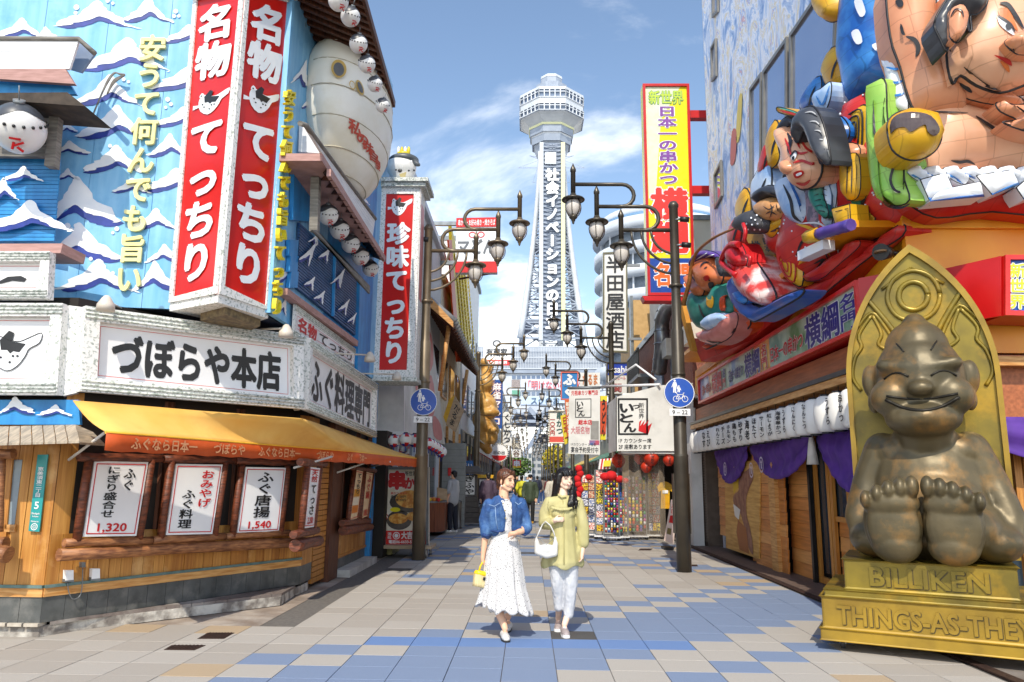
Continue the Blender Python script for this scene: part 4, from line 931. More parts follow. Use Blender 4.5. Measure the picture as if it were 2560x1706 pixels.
MB().prism([Vector((3.89, 8.65, 3.22)), Vector((3.89, 8.65, 3.88)), Vector((4.42, 8.1, 3.88)), Vector((4.42, 8.1, 3.22))], (.1, .12, 0)).build('box_end', REDB, sbt)
sg = T('corner_signboard', 'red boxed blue sign with yellow district name at the right edge', 'sign', (5, 7.9, 3.2))
q5 = Q([(2508, 640), (2700, 640), (2700, 795), (2508, 790)], ('y', 7.6)); slab('box', REDB, sg, q5, .45); frame('sign_frame', mat('bright red frame', 'e0302c'), sg, q5, .05, .04)
MB().prism([q5[0] + Vector((-.02, .0, 0)), q5[3] + Vector((-.02, 0, 0)), q5[3] + Vector((-.35, .5, 0)), q5[0] + Vector((-.35, .5, 0))], (.02, .02, 0)).build('box_end', REDB, sg)
slab('sign_panel', mat('royal blue panel', '1a55b0', '164a9c', rough=.3), sg, inset(q5, .05), .01, off=.003); lined(sg, '新世界', Q([(2520, 658), (2564, 658), (2564, 775), (2520, 773)], ('y', 7.59)), mat('acid yellow ink', 'd8dc3a', 'ccd030'), WHITE, .03, .1, off=.006, vert=True)
BRN = mat('brown eave timber', 'b5683e', '96532f', rough=.5, sc=4, st=(6, .5, 6), bump=.1)
MB().box(4.05, 4.4, 8.5, 18.2, 2.8, 3.2).build('wall_band', BRN, rest); MB().box(4.2, 9, 8.12, 8.4, 2.2, 2.88).build('wall_band', BRN, rest)
MB().box(3.84, 4.4, 8.72, 18.0, 2.80, 2.86).build('eave_flashing', mat('dark flashing', '4c4a48', '3c3a38', rough=.4, metal=.4), rest)
MB().box(3.86, 3.93, 8.72, 18.0, 2.70, 2.795).build('eave_board', WOODL, rest); MB().box(3.94, 4.4, 8.72, 18.0, 2.72, 2.79).build('eave_soffit', WOODL, rest)
MB().box(4.2, 9, 7.95, 8.4, 2.74, 2.84).build('eave_board', WOODL, rest)
CED = [mat('cedar board %d' % i, c, d, rough=.45, sc=3, det=7, st=(1, .6, 9), lo=.3, hi=.72, bump=.1) for i, (c, d) in enumerate((('dc9250', 'b8743a'), ('e2a05c', 'c08044'), ('d0833f', 'aa672e')))]
def boards(y0, y1, z0, z1, x, h_=.2, th=.03, name='board'):
 k = round((z1 - z0) / h_)
 for i in range(k): a, c = z0 + (z1 - z0) * i / k, z0 + (z1 - z0) * (i + 1) / k; MB().prism([(x, y0, a + .003), (x, y1, a + .003), (x + .012, y1, c - .003), (x + .012, y0, c - .003)], (th, 0, 0)).build(name, random.choice(CED), rest)
def yx(px, py=1300, x=4.4): return at(px, py, ('x', x)).y
Yd = [yx(p) for p in (1797, 1925, 1963, 1972, 2035, 2045, 2080, 2087, 2135, 2180)]
boards(yx(1897, 1300, 4.3), yx(1797, 1250, 4.3), .32, 2.2, 4.3); boards(yx(1928, 1380, 4.3), yx(1893, 1380, 4.3) + .3, .0, .42, 4.3)
boards(yx(1926, 1300, 4.22), yx(1897, 1300, 4.3), .0, 2.3, 4.22); MB().box(4.18, 4.34, yx(1943, 1300, 4.2), yx(1928, 1300, 4.2), 0, 2.5).build('post', WOODL, rest)
boards(yx(1963, 1300, 4.24), yx(1943, 1300, 4.24), .0, 2.4, 4.24)
for a in (1966, 2040): MB().box(4.3, 4.36, yx(a + 5), yx(a), 0, 2.6).build('steel_post', mat('black steel', '1c1c1d', '262626', rough=.4, metal=.5), rest)
boards(yx(2033), yx(1975), .02, 2.7, 4.4)
def leaf(p0, p1, glass_z0, x=4.42):
 y1, y0 = yx(p0, 1350, x), yx(p1, 1350, x); q = [Vector((x, y1, 2.62)), Vector((x, y0, 2.62)), Vector((x, y0, .03)), Vector((x, y1, .03))]
 d = frame('door', WOODO, rest, q, .09, .05)
 if glass_z0 > .2:
  boards(y0 + .1, y1 - .1, .12, glass_z0, x + .01, .22); MB().box(x - .03, x + .03, y0 + .09, y1 - .09, glass_z0, glass_z0 + .07).build('rail', WOODO, d)
 MB().box(x + .02, x + .03, y0 + .09, y1 - .09, glass_z0 + .03, 2.53).build('pane', GLASS, d)
leaf(2049, 2089, .14); leaf(2091, 2140, .95); leaf(2142, 2200, .95); leaf(2203, 2290, .95)
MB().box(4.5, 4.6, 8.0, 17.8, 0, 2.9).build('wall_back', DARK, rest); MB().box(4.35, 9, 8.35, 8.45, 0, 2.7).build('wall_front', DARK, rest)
for k in range(4):
 x0 = 4.7 + k * .62; q = [Vector((x0, 8.3, 2.6)), Vector((x0 + .6, 8.3, 2.6)), Vector((x0 + .6, 8.3, .05)), Vector((x0, 8.3, .05))]; d = frame('door', WOODO, rest, q, .08, .05); slab('pane', GLASS, d, inset(q, .08), .01)
MB().box(3.84, 4.6, 8.6, 17.8, -.004, .02).build('threshold', mat('brown threshold tile', '6d5a50', '594a43', rough=.6, sc=8), rest)
MB().box(3.74, 3.84, 5, 18, -.004, .012).build('drain_channel', iron, rest)
pb = T('painted_board', 'tall leaning board painted with a muscular raised hand in front of the cedar wall', 'board', at(1850, 1395, ('x', 4.2)))
BP = ('x', 4.2); flat('board', mat('yellow pine panel', 'dcae62', 'c08a40', rough=.5, sc=3, st=(1, .6, 8)), pb, [(1812, 1160), (1900, 1150), (1898, 1398), (1815, 1370)], BP, 0, .02)
SK2 = mat('brown skin print', 'a0705a', '7c4c3c', rough=.5, sc=9); flat('arm_print', SK2, pb, spline([(1850, 1172), (1862, 1180), (1878, 1170), (1884, 1195), (1872, 1225), (1866, 1250), (1868, 1290), (1878, 1330), (1884, 1385), (1872, 1370), (1862, 1320), (1850, 1280), (1836, 1262), (1834, 1240), (1848, 1225), (1846, 1195)], 3), BP, .006)
for P, c in (([(1832, 1165), (1850, 1165), (1846, 1220), (1835, 1235)], 'e0b72a'), ([(1836, 1185), (1846, 1180), (1842, 1205)], 'c82a20'), ([(1834, 1260), (1852, 1275), (1848, 1300), (1838, 1290)], 'e8e4dc'), ([(1846, 1300), (1866, 1320), (1874, 1385), (1850, 1375), (1842, 1330)], 'a8622c')): flat('print', plain(c), pb, P, BP, .009)
ts = T('nameplate', 'thin black and white vertical plate with red ends beside the painted board', 'sign', at(1818, 1220, ('x', 4.26))); q = Q([(1816, 1150), (1824, 1149), (1826, 1222), (1818, 1224)], ('x', 4.26))
slab('plate', REDI, ts, q, .03); slab('print', WHITE, ts, sub(q, .1, .08, .9, .92), .004, off=.005); text('lettering', BLACK, ts, '横綱通天閣店', sub(q, .1, .1, .9, .9), vert=True, wt=.03, off=.01)
LW2 = mat('white paper lantern', 'f0eeea', 'e2dfda', rough=.45, sc=2)
names = {0: '串かつ', 1: 'うずら', 3: 'なんこつ', 4: 'にんにく', 5: 'うずら', 6: '海幸串かつ', 7: '紅しょうが', 8: 'サーモン', 9: 'ほたて', 10: '海老', 11: '砂ずり', 12: '鶏もも', 13: 'ホルモン', 14: 'チーズ', 15: 'れんこん', 17: 'えび', 18: 'なす'}
def paper_lantern(i, y):
 t = T('paper_lantern', None, 'lantern', (3.9, y, 2.14), 'white paper lanterns under the eave')
 b = MB(); pr = [(.075, 0)]; pr += [(.082 + .083 * math.sin(math.pi * (.02 + .96 * k / 24)) ** .45 + (.002 if k % 2 else 0), .012 + k * .0185) for k in range(25)]; pr.append((.075, .47))
 b.lathe((3.9, y, 2.14), pr, 18); b.build('paper', LW2, t)
 MB().lathe((3.9, y, 2.12), [(.078, 0), (.078, .025)], 14).build('ring', BLACK, t); MB().lathe((3.9, y, 2.605), [(.078, 0), (.078, .025)], 14).build('ring', BLACK, t)
 MB().tube([(3.9, y, 2.63), (3.9, y, 2.72)], .004, 4).build('hook', BLACK, t)
 if i in names:
  s_ = names[i]; b = MB(); rr = .168; a0 = math.radians(205 + (10 if i > 5 else -14)); cx, cy = 3.9 + rr * math.cos(a0), y + rr * math.sin(a0); tx, ty = -math.sin(a0), math.cos(a0); hw = .048
  q = [Vector((cx - tx * hw * s2, cy - ty * hw * s2, z)) for s2, z in ((-1, 2.55), (1, 2.55), (1, 2.2), (-1, 2.2))]
  if (q[1] - q[0]).dot(_x_dir) < 0: q = [q[1], q[0], q[3], q[2]]
  text('lettering', BLACK, t, s_, q, vert=True, wt=.03, nb=4, off=.004)
 t['label'] = ['nearest', 'second', 'third', 'fourth', 'fifth', 'sixth', 'seventh', 'eighth', 'ninth', 'tenth', 'eleventh', 'twelfth', 'thirteenth', 'fourteenth', 'fifteenth', 'sixteenth', 'seventeenth', 'eighteenth', 'nineteenth', 'twentieth', 'last but one', 'farthest'][i] + (' white paper lantern counted from the bronze statue, with black lettering' if i in names else ' white paper lantern counted from the bronze statue, its face blank')
 xx_ = 'white paper lantern ' + (('lettered %s' % names[i]) if i in names and list(names.values()).count(names[i]) == 1 else ('lettered %s, the %s one' % (names[i], 'nearer' if i < 3 else 'farther')) if i in names else 'with no lettering showing, %s' % {2: 'third from the near end', 16: 'towards the far end', 19: 'third from the far end', 20: 'second from the far end', 21: 'farthest of the row'}[i])
 return t
_x_dir = Vector((.4, -.9, 0))
for i in range(22): paper_lantern(i, 9.05 + i * .405)
PUR = mat('purple curtain cloth', '5b3196', '4a2580', rough=.7, sc=5)
def curtain(x0, x1, ztop, dip, label, emb=None, yA=None, yB=None, xx=4.15, front=False):
 t = T('curtain', label, 'curtain', (xx, (yA + yB) / 2, ztop - dip), 'purple curtains draped across the shop front'); b = MB(); b.s = True; n_ = 26; m_ = 9
 for j in range(m_ + 1):
  for i in range(n_ + 1):
   u = i / n_; v = j / m_; g = 1 - (2 * u - 1) ** 2; z = ztop - (dip * (.25 + .75 * g)) * v; f = .03 * math.sin(9 * v + 5 * u) * (.3 + g) + .015 * math.sin(u * 60)
   y = yA + (yB - yA) * u
   b.v.append(Vector((xx + f, y, z)) if not front else Vector((y, xx + f, z)))
 for j in range(m_):
  for i in range(n_): a = j * (n_ + 1) + i; b.face((a, a + 1, a + n_ + 2, a + n_ + 1))
 o = b.build('cloth', PUR, t); md = o.modifiers.new('t', 'SOLIDIFY'); md.thickness = .006
 if emb:
  for u, v in emb:
   y = yA + (yB - yA) * u; z = ztop - dip * v; q = [Vector((xx - .05, y + s2 * .12, z + s3 * .14)) for s2, s3 in ((1, 1), (-1, 1), (-1, -1), (1, -1))] if not front else [Vector((y + s2 * .12, xx - .06, z + s3 * .14)) for s2, s3 in ((-1, 1), (1, 1), (1, -1), (-1, -1))]
   b = MB(); c = sum(q, Vector()) / 4; U = (q[1] - q[0]) / 2; W = (q[3] - q[0]) / 2
   for k in range(20):
    a0, a1 = k * math.pi / 10, (k + 1) * math.pi / 10; P = lambda a, r: c + U * math.cos(a) * r + W * math.sin(a) * r; b.poly([P(a0, .82), P(a1, .82), P(a1, 1), P(a0, 1)])
   b.poly([c + U * x + W * y2 for x, y2 in ((-.5, -.2), (0, -.65), (.5, -.2), (.2, -.25), (.2, .5), (-.2, .5), (-.2, -.25))]); b.build('emblem', mat('pale crest', 'd8cfe0', 'cbbfd6'), t)
 return t
curtain(0, 0, 2.2, .85, 'purple curtain swag nearest the bronze statue', yA=10.9, yB=8.3)
curtain(0, 0, 2.2, .66, 'middle purple curtain swag with two pale crests', [(.25, .62), (.05, .75)], yA=14.2, yB=11.1)
curtain(0, 0, 2.2, .75, 'far purple curtain swag with one pale crest', [(.4, .6)], yA=16.9, yB=14.4)
curtain(0, 0, 2.2, .6, 'purple curtain over the front doors at the right edge', [(.75, .7)], yA=4.5, yB=8, xx=8.0, front=True)
tie = T('cloth_tie', 'white cloth knot hanging between two purple curtains', 'cloth', (4.1, 11.0, 1.9)); MB().lathe((4.1, 11.0, 1.75), [(.02, .45), (.05, .3), (.09, 0)], 8).build('cloth', mat('off white cloth', 'd8d4ce', 'cac5be'), tie)
spot = T('spotlight', 'black spotlight on the orange fascia above the signboard', 'spotlight', at(2235, 632, ('y', 8.0))); p = at(2220, 632, ('x', 4.0))
MB().tube([p, p + Vector((-.14, -.12, -.03))], [.07, .095], 14).build('head', BLACK, spot); MB().tube([p, p + Vector((.12, .02, .0))], .03, 8).build('bracket', BLACK, spot)
MB().lathe(p + Vector((-.14, -.12, -.03)), [(.07, -.01), (.07, .01)], 12).build('lens', mat('amber lens', '8a6a4a', '7a5a3c', rough=.2), spot)
SKN = mat('painted flesh paper', 'e7a680', 'd98f68', rough=.28, pan=2.4, sc=1.6, lo=.35, hi=.6); SKN2 = mat('pale painted flesh', 'eebd9c', 'e2a582', rough=.28, pan=2.4, sc=1.6)
FBL = mat('float blue', '1d63b8', '3f8fd8', rough=.3, pan=2.4, sc=2.5, lo=.4, hi=.6); FBL2 = mat('float pale blue', 'c9dcf2', '8fb4e0', rough=.3, sc=3, lo=.42, hi=.58)
FRD = mat('float red', 'c02420', 'd2382e', rough=.35, pan=2.4, sc=3); FYE = mat('float yellow', 'e4b32a', 'd69a1e', rough=.35, pan=2.4, sc=3); FGR = mat('float green', '7fbf4a', 'a8cf62', rough=.3, pan=2.4, sc=2)
INK = mat('brush black', '1e1c20', '2c2a2e', rough=.4, sc=4); FWH = mat('float white', 'eef0f4', 'd6deec', rough=.35, sc=3); FOR_ = mat('float orange', 'd9531e', 'cf4417', rough=.4); TEAL = mat('float teal', '1f6f66', '2b8577', rough=.4, sc=6)
HAIR = mat('float hair grey', '4a4c52', '2b2c31', rough=.3, sc=2); FPU = mat('float purple', '4a3a8c', '6a4aa0', rough=.4, sc=5); DKRED = mat('float face red', 'c32b24', 'b3221d', rough=.35)
SP = ('y', 8.02)
su = T('wrestler_figure', 'giant papier-mache wrestler with topknot and white rope belt above the corner', 'float figure', at(2400, 545, SP))
torso = Puff('torso', SKN2, su, [(2270, 275), (2300, 255), (2380, 250), (2450, 270), (2560, 240), (2760, 250), (2800, 560), (2600, 470), (2500, 450), (2400, 440), (2275, 470), (2262, 380)], SP, H=.55, base=.1, cell=.24, R_=.8)
armp = Puff('arm', SKN, su, [(2222, -60), (2330, -60), (2338, 60), (2350, 150), (2400, 200), (2420, 260), (2400, 290), (2300, 285), (2272, 250), (2250, 170), (2225, 90)], SP, H=.38, base=.34, cell=.2, R_=.5)
head = Puff('head', SKN2, su, [(2380, 210), (2366, 140), (2378, 60), (2400, -60), (2700, -60), (2700, 160), (2600, 200), (2560, 214), (2500, 233), (2440, 215), (2400, 190)], SP, H=.5, base=.62, cell=.17, R_=.55)
hairp = Puff('hair', HAIR, su, [(2335, 60), (2360, 10), (2400, -40), (2470, -70), (2466, 10), (2440, 38), (2425, 40), (2428, 75), (2420, 78), (2410, 35), (2375, 30), (2372, 100), (2366, 130), (2350, 100)], SP, H=.16, base=1.05, cell=.12)
ear = Puff('ear', SKN, su, [(2372, 40), (2384, 18), (2405, 18), (2418, 40), (2416, 70), (2404, 92), (2388, 107), (2374, 92)], SP, H=.12, base=1.16, cell=.08)
ear.stroke('brush_line', INK, [(2376, 42), (2388, 24), (2404, 26), (2410, 44)], 4); ear.stroke('brush_line', INK, [(2372, 90), (2388, 107), (2404, 92)], 5)
nose = Puff('nose', SKN, su, [(2510, 108), (2520, 98), (2545, 95), (2580, 110), (2590, 135), (2545, 138), (2525, 125)], SP, H=.2, base=1.1, cell=.07)
nose.stroke('brush_line', INK, [(2512, 112), (2528, 126), (2546, 138)], 5); nose.stroke('brush_line', INK, [(2524, 128), (2530, 120), (2536, 130)], 5)
head.stroke('eyebrow', INK, [(2500, 8), (2520, 12), (2540, 40), (2560, 72)], 11); head.patch('eye_white', FWH, [(2494, 42), (2510, 50), (2530, 70), (2536, 88), (2520, 80), (2500, 62)], cell=8)
head.stroke('eyelid', INK, [(2492, 38), (2510, 48), (2528, 62), (2538, 82)], 6, off=.02); head.patch('pupil', HAIR, [(2514, 62), (2524, 60), (2528, 72), (2518, 74)], cell=8, off=.02)
head.patch('cheek_orange', mat('painted shade orange', 'dd7a3e', 'd06c34', rough=.3), [(2496, 22), (2520, 22), (2535, 50), (2545, 78), (2520, 55), (2500, 40)], cell=9, off=.006)
head.patch('lips', DKRED, [(2485, 138), (2505, 142), (2525, 150), (2530, 165), (2518, 160), (2500, 148)], cell=8, off=.02); head.patch('chin_orange', mat('painted shade orange', 'dd7a3e'), [(2500, 152), (2520, 162), (2524, 182), (2510, 170)], cell=8, off=.012)
head.stroke('brush_line', INK, [(2410, 168), (2440, 196), (2470, 216), (2505, 228)], 8); head.stroke('brush_line', INK, [(2372, 60), (2368, 110), (2378, 130)], 5)
torso.stroke('brush_line', INK, [(2275, 280), (2350, 280), (2420, 282)], 4); torso.stroke('brush_line', INK, [(2440, 290), (2500, 330), (2560, 355)], 9); torso.stroke('navel', INK, [(2378, 402), (2400, 406), (2420, 404), (2438, 412)], 8)
torso.stroke('nipple', INK, [(2336, 252), (2346, 247), (2356, 253), (2352, 263), (2340, 262), (2335, 254)], 3, taper=False)
armp.stroke('brush_line', INK, [(2265, 92), (2286, 100), (2296, 120), (2290, 142)], 12); armp.stroke('brush_line', INK, [(2252, 60), (2256, 80), (2262, 88)], 8); armp.patch('shade_print', INK, [(2238, 2), (2255, 0), (2258, 14), (2246, 18)], cell=8)
neck = Puff('neck', SKN, su, [(2375, 195), (2420, 190), (2470, 225), (2540, 240), (2560, 260), (2480, 262), (2400, 240)], SP, H=.15, base=.55, cell=.14); neck.stroke('brush_line', INK, [(2386, 192), (2410, 215), (2430, 232)], 12)
hand_ = Puff('hand', SKN, su, [(2490, 258), (2530, 262), (2570, 275), (2700, 290), (2700, 350), (2590, 335), (2540, 322), (2505, 306), (2540, 300), (2500, 280)], SP, H=.2, base=.75, cell=.14)
hand_.stroke('brush_line', INK, [(2505, 306), (2540, 318), (2600, 330)], 5); hand_.stroke('brush_line', INK, [(2536, 262), (2570, 285), (2600, 296)], 5)
apron = Puff('apron', FRD, su, [(2255, 440), (2330, 430), (2450, 440), (2700, 440), (2700, 545), (2480, 530), (2340, 545), (2262, 500)], SP, H=.3, base=.12, cell=.2)
for i in range(8):                                      # twisted rope belt
 x = 2262 + i * 46; Puff('rope_strand', FWH, su, [(x, 425), (x + 30, 418), (x + 64, 446), (x + 56, 462), (x + 26, 450)], SP, H=.14, base=.5, cell=.1).stroke('brush_line', FBL, [(x + 4, 430), (x + 30, 444), (x + 54, 460)], 5)
for x0, y0, x1, y1, x2, y2, x3, y3 in ((2300, 450, 2365, 432, 2386, 480, 2322, 500), (2440, 440, 2530, 425, 2548, 462, 2480, 488), (2330, 480, 2450, 455, 2460, 492, 2325, 504), (2540, 470, 2600, 420, 2640, 470, 2560, 500)):
 Puff('paper_fold', FWH, su, [(x0, y0), (x1, y1), (x2, y2), (x3, y3)], SP, H=.08, base=.6, sp=1, cell=.12).stroke('brush_line', FBL, [(x3, y3 - 3), (x2, y2 - 3)], 6, sp=1, taper=False)
ball_ = Puff('dumpling_ball', FYE, su, [(2218, 330), (2222, 300), (2250, 280), (2290, 278), (2330, 288), (2350, 320), (2352, 350), (2335, 380), (2300, 400), (2262, 398), (2230, 375)], SP, H=.34, base=.7, cell=.16, back=.5)
ball_.patch('sauce', mat('sauce brown', '4a3a3a', '5e5250', rough=.25), [(2224, 335), (2228, 302), (2250, 284), (2290, 280), (2328, 290), (2350, 322), (2338, 340), (2320, 330), (2314, 312), (2298, 318), (2276, 330), (2262, 318), (2240, 322)], cell=10)
wb_ = Puff('wave_drape', FBL, su, [(2105, 90), (2110, 20), (2130, -60), (2215, -60), (2212, 60), (2228, 130), (2240, 190), (2200, 215), (2160, 240), (2130, 270), (2115, 200), (2102, 140)], ((4.0, 10.4), (4.5, 8.2)), H=.3, base=.05, cell=.22)
for P in ([(2135, 5), (2150, -8), (2164, 30), (2150, 42)], [(2128, 82), (2146, 74), (2156, 104), (2140, 110)], [(2180, 112), (2210, 106), (2226, 122), (2195, 130)]): wb_.patch('wave_crest', FWH, P, cell=8, off=.03)
hp = Puff('horn_gourd', FYE, su, [(2046, 10), (2060, -30), (2100, -40), (2115, 10), (2108, 42), (2085, 56), (2060, 46)], ((4.0, 10.4), (4.5, 8.2)), H=.3, base=.1, cell=.15)
rp_ = Puff('rope_knot', FWH, su, [(2210, 150), (2230, 142), (2256, 158), (2262, 200), (2272, 272), (2240, 278), (2222, 200)], ((4.0, 10.4), (4.5, 8.2)), H=.12, base=.5, cell=.12)
for y in (168, 202, 234): rp_.stroke('brush_line', FBL, [(2214, y), (2240, y + 5), (2262, y - 2)], 6)
KP = ((3.75, 11.5), (4.42, 8.35)); ka = T('actor_figure', 'red-striped theatre actor figure in yellow, green and red robe above the signboard', 'float figure', at(2100, 700, KP))
rob = Puff('red_robe', FRD, ka, [(1975, 560), (1990, 500), (2040, 470), (2100, 430), (2120, 330), (2130, 260), (2170, 230), (2210, 235), (2230, 330), (2262, 420), (2290, 520), (2262, 560), (2200, 590), (2130, 640), (2075, 690), (2010, 728), (1980, 700), (1960, 640)], KP, H=.5, base=.08, cell=.3, R_=.7)
yel = Puff('yellow_panel', FYE, ka, [(2110, 300), (2160, 262), (2172, 290), (2168, 390), (2150, 385), (2130, 330)], KP, H=.1, base=.42, cell=.2); yel2 = Puff('yellow_panel', FYE, ka, [(2145, 460), (2165, 430), (2190, 520), (2180, 575), (2150, 575), (2130, 540)], KP, H=.12, base=.4, cell=.18)
yel3 = Puff('yellow_hem', FYE, ka, [(1955, 640), (1968, 620), (2005, 655), (2006, 715), (1975, 700)], KP, H=.15, base=.4, cell=.15)
grn = Puff('green_sash', FGR, ka, [(2186, 230), (2200, 198), (2216, 210), (2220, 300), (2240, 360), (2258, 400), (2262, 450), (2275, 500), (2240, 515), (2205, 495), (2190, 400), (2184, 300)], KP, H=.25, base=.6, cell=.2)
for q_, c_ in ((yel, INK), (yel2, INK), (yel3, DKRED)):
 xs_ = [q_.u.x * 0 + v[0] for v in q_.P]; cx_ = sum(xs_) / len(xs_); cy_ = sum(v[1] for v in q_.P) / len(q_.P)
 for k_ in (.8, .55, .3): MB().tube([q_.w(cx_ + (v[0] - cx_) * k_, cy_ + (v[1] - cy_) * k_) + q_.n * .006 for v in q_.P + q_.P[:1]], .011, 4).build('robe_line', c_, q_.obj)
for i in range(70):
 a_ = random.choice(rob.P); b_ = random.choice(rob.P); u_ = random.random(); x_, y_ = a_[0] + (b_[0] - a_[0]) * u_, a_[1] + (b_[1] - a_[1]) * u_
 if _pip(x_, y_, rob.P) and _dist(x_, y_, rob.P) > .06: MB().ball(rob.w(x_, y_), .014, n=6, m=4).build('robe_dot', FWH, rob.obj)
grn.stroke('brush_line', INK, [(2182, 250), (2186, 330), (2190, 400), (2196, 470), (2215, 510), (2250, 520), (2274, 510)], 9); grn.stroke('brush_line', INK, [(2212, 245), (2208, 290), (2222, 340), (2236, 400), (2226, 450), (2240, 478), (2258, 470), (2258, 400)], 7)
rob.stroke('brush_line', INK, [(2175, 430), (2165, 480), (2150, 530), (2165, 570), (2200, 590)], 9); rob.stroke('brush_line', INK, [(2035, 660), (2060, 650), (2040, 680), (2080, 665)], 8); rob.stroke('brush_line', INK, [(2100, 610), (2130, 630), (2145, 620)], 7)
rob.stroke('gold_trim', FYE, [(1990, 560), (2040, 580), (2075, 640)], 8)
blu = Puff('blue_shoulder', FBL, ka, [(2060, 370), (2072, 320), (2098, 290), (2120, 310), (2124, 340), (2100, 380), (2066, 382)], KP, H=.3, base=.5, cell=.16); blu.stroke('brush_line', INK, [(2062, 380), (2070, 325), (2098, 292), (2122, 312)], 6)
bls = Puff('blue_sleeve', FBL2, ka, [(1952, 460), (1975, 440), (2010, 470), (2020, 520), (2008, 560), (1980, 550), (1960, 510)], KP, H=.25, base=.5, cell=.14); bls.stroke('brush_line', INK, [(1958, 462), (1976, 500), (1984, 540), (2004, 556)], 8); bls.stroke('blue_edge', FBL, [(1972, 450), (1996, 500), (2008, 548)], 7)
bls2 = Puff('blue_collar', FBL2, ka, [(2058, 430), (2080, 420), (2094, 480), (2080, 560), (2064, 562), (2072, 490)], KP, H=.15, base=.55, cell=.12); bls2.stroke('brush_line', FBL, [(2064, 434), (2082, 490), (2072, 556)], 7)
arm2 = Puff('arm', SKN, ka, [(2066, 384), (2100, 360), (2146, 362), (2148, 400), (2110, 424), (2078, 420)], KP, H=.18, base=.5, cell=.12)
tas = Puff('gold_tassel', FYE, ka, [(2108, 400), (2125, 385), (2148, 392), (2152, 470), (2138, 500), (2112, 490)], KP, H=.16, base=.6, cell=.14)
for x in (2118, 2130, 2142): tas.stroke('brush_line', INK, [(x, 398), (x, 440), (x - 2, 485)], 3)
rop = Puff('teal_rope', TEAL, ka, [(2048, 420), (2060, 400), (2070, 430), (2058, 480), (2072, 530), (2060, 545), (2030, 500), (2034, 460)], KP, H=.14, base=.66, cell=.1)
for y in range(415, 540, 14): rop.stroke('brush_line', INK, [(2034, y + 5), (2050, y), (2068, y + 5)], 2)
che = Puff('chest_cloth', mat('float brocade', 'a08a9a', '6f6878', rough=.5, sc=14, lo=.45, hi=.55), ka, [(2016, 475), (2040, 470), (2064, 520), (2060, 570), (2022, 570)], KP, H=.1, base=.5, cell=.14)
fc = Puff('face', SKN2, ka, [(1952, 330), (1972, 312), (2000, 330), (2030, 350), (2052, 390), (2056, 430), (2040, 462), (2010, 475), (1990, 462), (1982, 440), (1964, 430), (1962, 410), (1972, 395), (1958, 365)], KP, H=.3, base=.75, cell=.12, back=.4)
for P, w_ in (([(1962, 345), (1972, 370), (1980, 395)], 6), ([(1975, 330), (1990, 350), (2000, 372)], 6), ([(2000, 340), (2012, 366), (2030, 380), (2048, 384)], 6), ([(1982, 408), (2004, 402), (2030, 410), (2050, 400)], 7), ([(1990, 458), (2010, 462), (2026, 450)], 7), ([(1986, 376), (2000, 384), (2020, 380)], 6)): fc.stroke('face_stripe', DKRED, P, w_)
fc.stroke('eyebrow', INK, [(1968, 332), (1976, 350), (1972, 374), (1980, 390)], 9); fc.patch('eye_white', FWH, [(1976, 392), (1986, 380), (1992, 386), (1984, 402)], cell=5, off=.02); fc.patch('pupil', INK, [(1979, 394), (1985, 390), (1986, 398), (1981, 400)], cell=4, off=.03); fc.stroke('eyelid', INK, [(1974, 394), (1986, 378), (1994, 384)], 4, off=.03)
no_ = Puff('nose', SKN, ka, [(1964, 404), (1975, 400), (1986, 412), (1984, 432), (1968, 438), (1962, 424)], KP, H=.16, base=.98, cell=.06)
fc.patch('mouth', DKRED, [(1984, 432), (2004, 426), (2010, 434), (1996, 446), (1986, 444)], cell=6, off=.02); fc.patch('teeth', FWH, [(1990, 436), (2002, 431), (2004, 436), (1992, 441)], cell=4, off=.035)
hr = Puff('hair', HAIR, ka, [(1945, 340), (1950, 310), (1975, 290), (2000, 305), (2018, 318), (2040, 350), (2060, 400), (2052, 408), (2030, 350), (1996, 330), (1975, 312), (1956, 350), (1962, 410), (1950, 380)], KP, H=.14, base=.85, cell=.12)
tk = Puff('topknot', HAIR, ka, [(1994, 296), (2012, 272), (2036, 268), (2060, 310), (2078, 400), (2064, 410), (2040, 380), (2024, 340), (2010, 330), (1998, 355), (1988, 350), (1990, 320)], KP, H=.2, base=.95, cell=.12)
for i in range(5): tk.stroke('grey_streak', mat('pale grey brush', 'a9abb0', '9b9da2'), [(2012 + i * 12, 282 + i * 22), (2030 + i * 10, 280 + i * 24), (2046 + i * 7, 292 + i * 26)], 3)
hat_ = Puff('paper_hat', FYE, ka, [(1944, 268), (1975, 275), (1998, 285), (1992, 292), (1948, 282)], KP, H=.08, base=.95, cell=.1); hat_.stroke('hat_stripe', FRD, [(1946, 276), (1975, 283), (1994, 289)], 5); hat_.stroke('hat_stripe', TEAL, [(1946, 270), (1975, 277), (1994, 284)], 3)
fn_ = Puff('fan', FYE, ka, [(2080, 522), (2125, 510), (2128, 560), (2092, 575)], KP, H=.06, base=.75, sp=1, cell=.12); fn_.stroke('fan_line', INK, [(2088, 530), (2120, 521), (2121, 550), (2096, 558)], 2, sp=1, taper=False)
fn2 = Puff('wing_hood', FBL2, ka, [(2036, 235), (2058, 218), (2078, 205), (2078, 240), (2066, 275), (2050, 292), (2034, 260)], KP, H=.1, base=.4, cell=.1); fn2.stroke('brush_line', FBL, [(2040, 240), (2056, 262), (2074, 214)], 6)
hk = T('sword_hilt', 'purple-wrapped sword hilt with yellow pommel held across the theatre actor figure', 'sword', at(2080, 590, shift(KP, .8)))
a, c = at(2018, 594, shift(KP, .85)), at(2128, 562, shift(KP, .85)); MB().tube([a, a.lerp(c, .28)], .085, 6).build('pommel', FYE, hk); MB().tube([a.lerp(c, .28 + .09 * i) for i in range(9)], [.07 + .006 * (i % 2) for i in range(9)], 8).build('grip', FPU, hk)
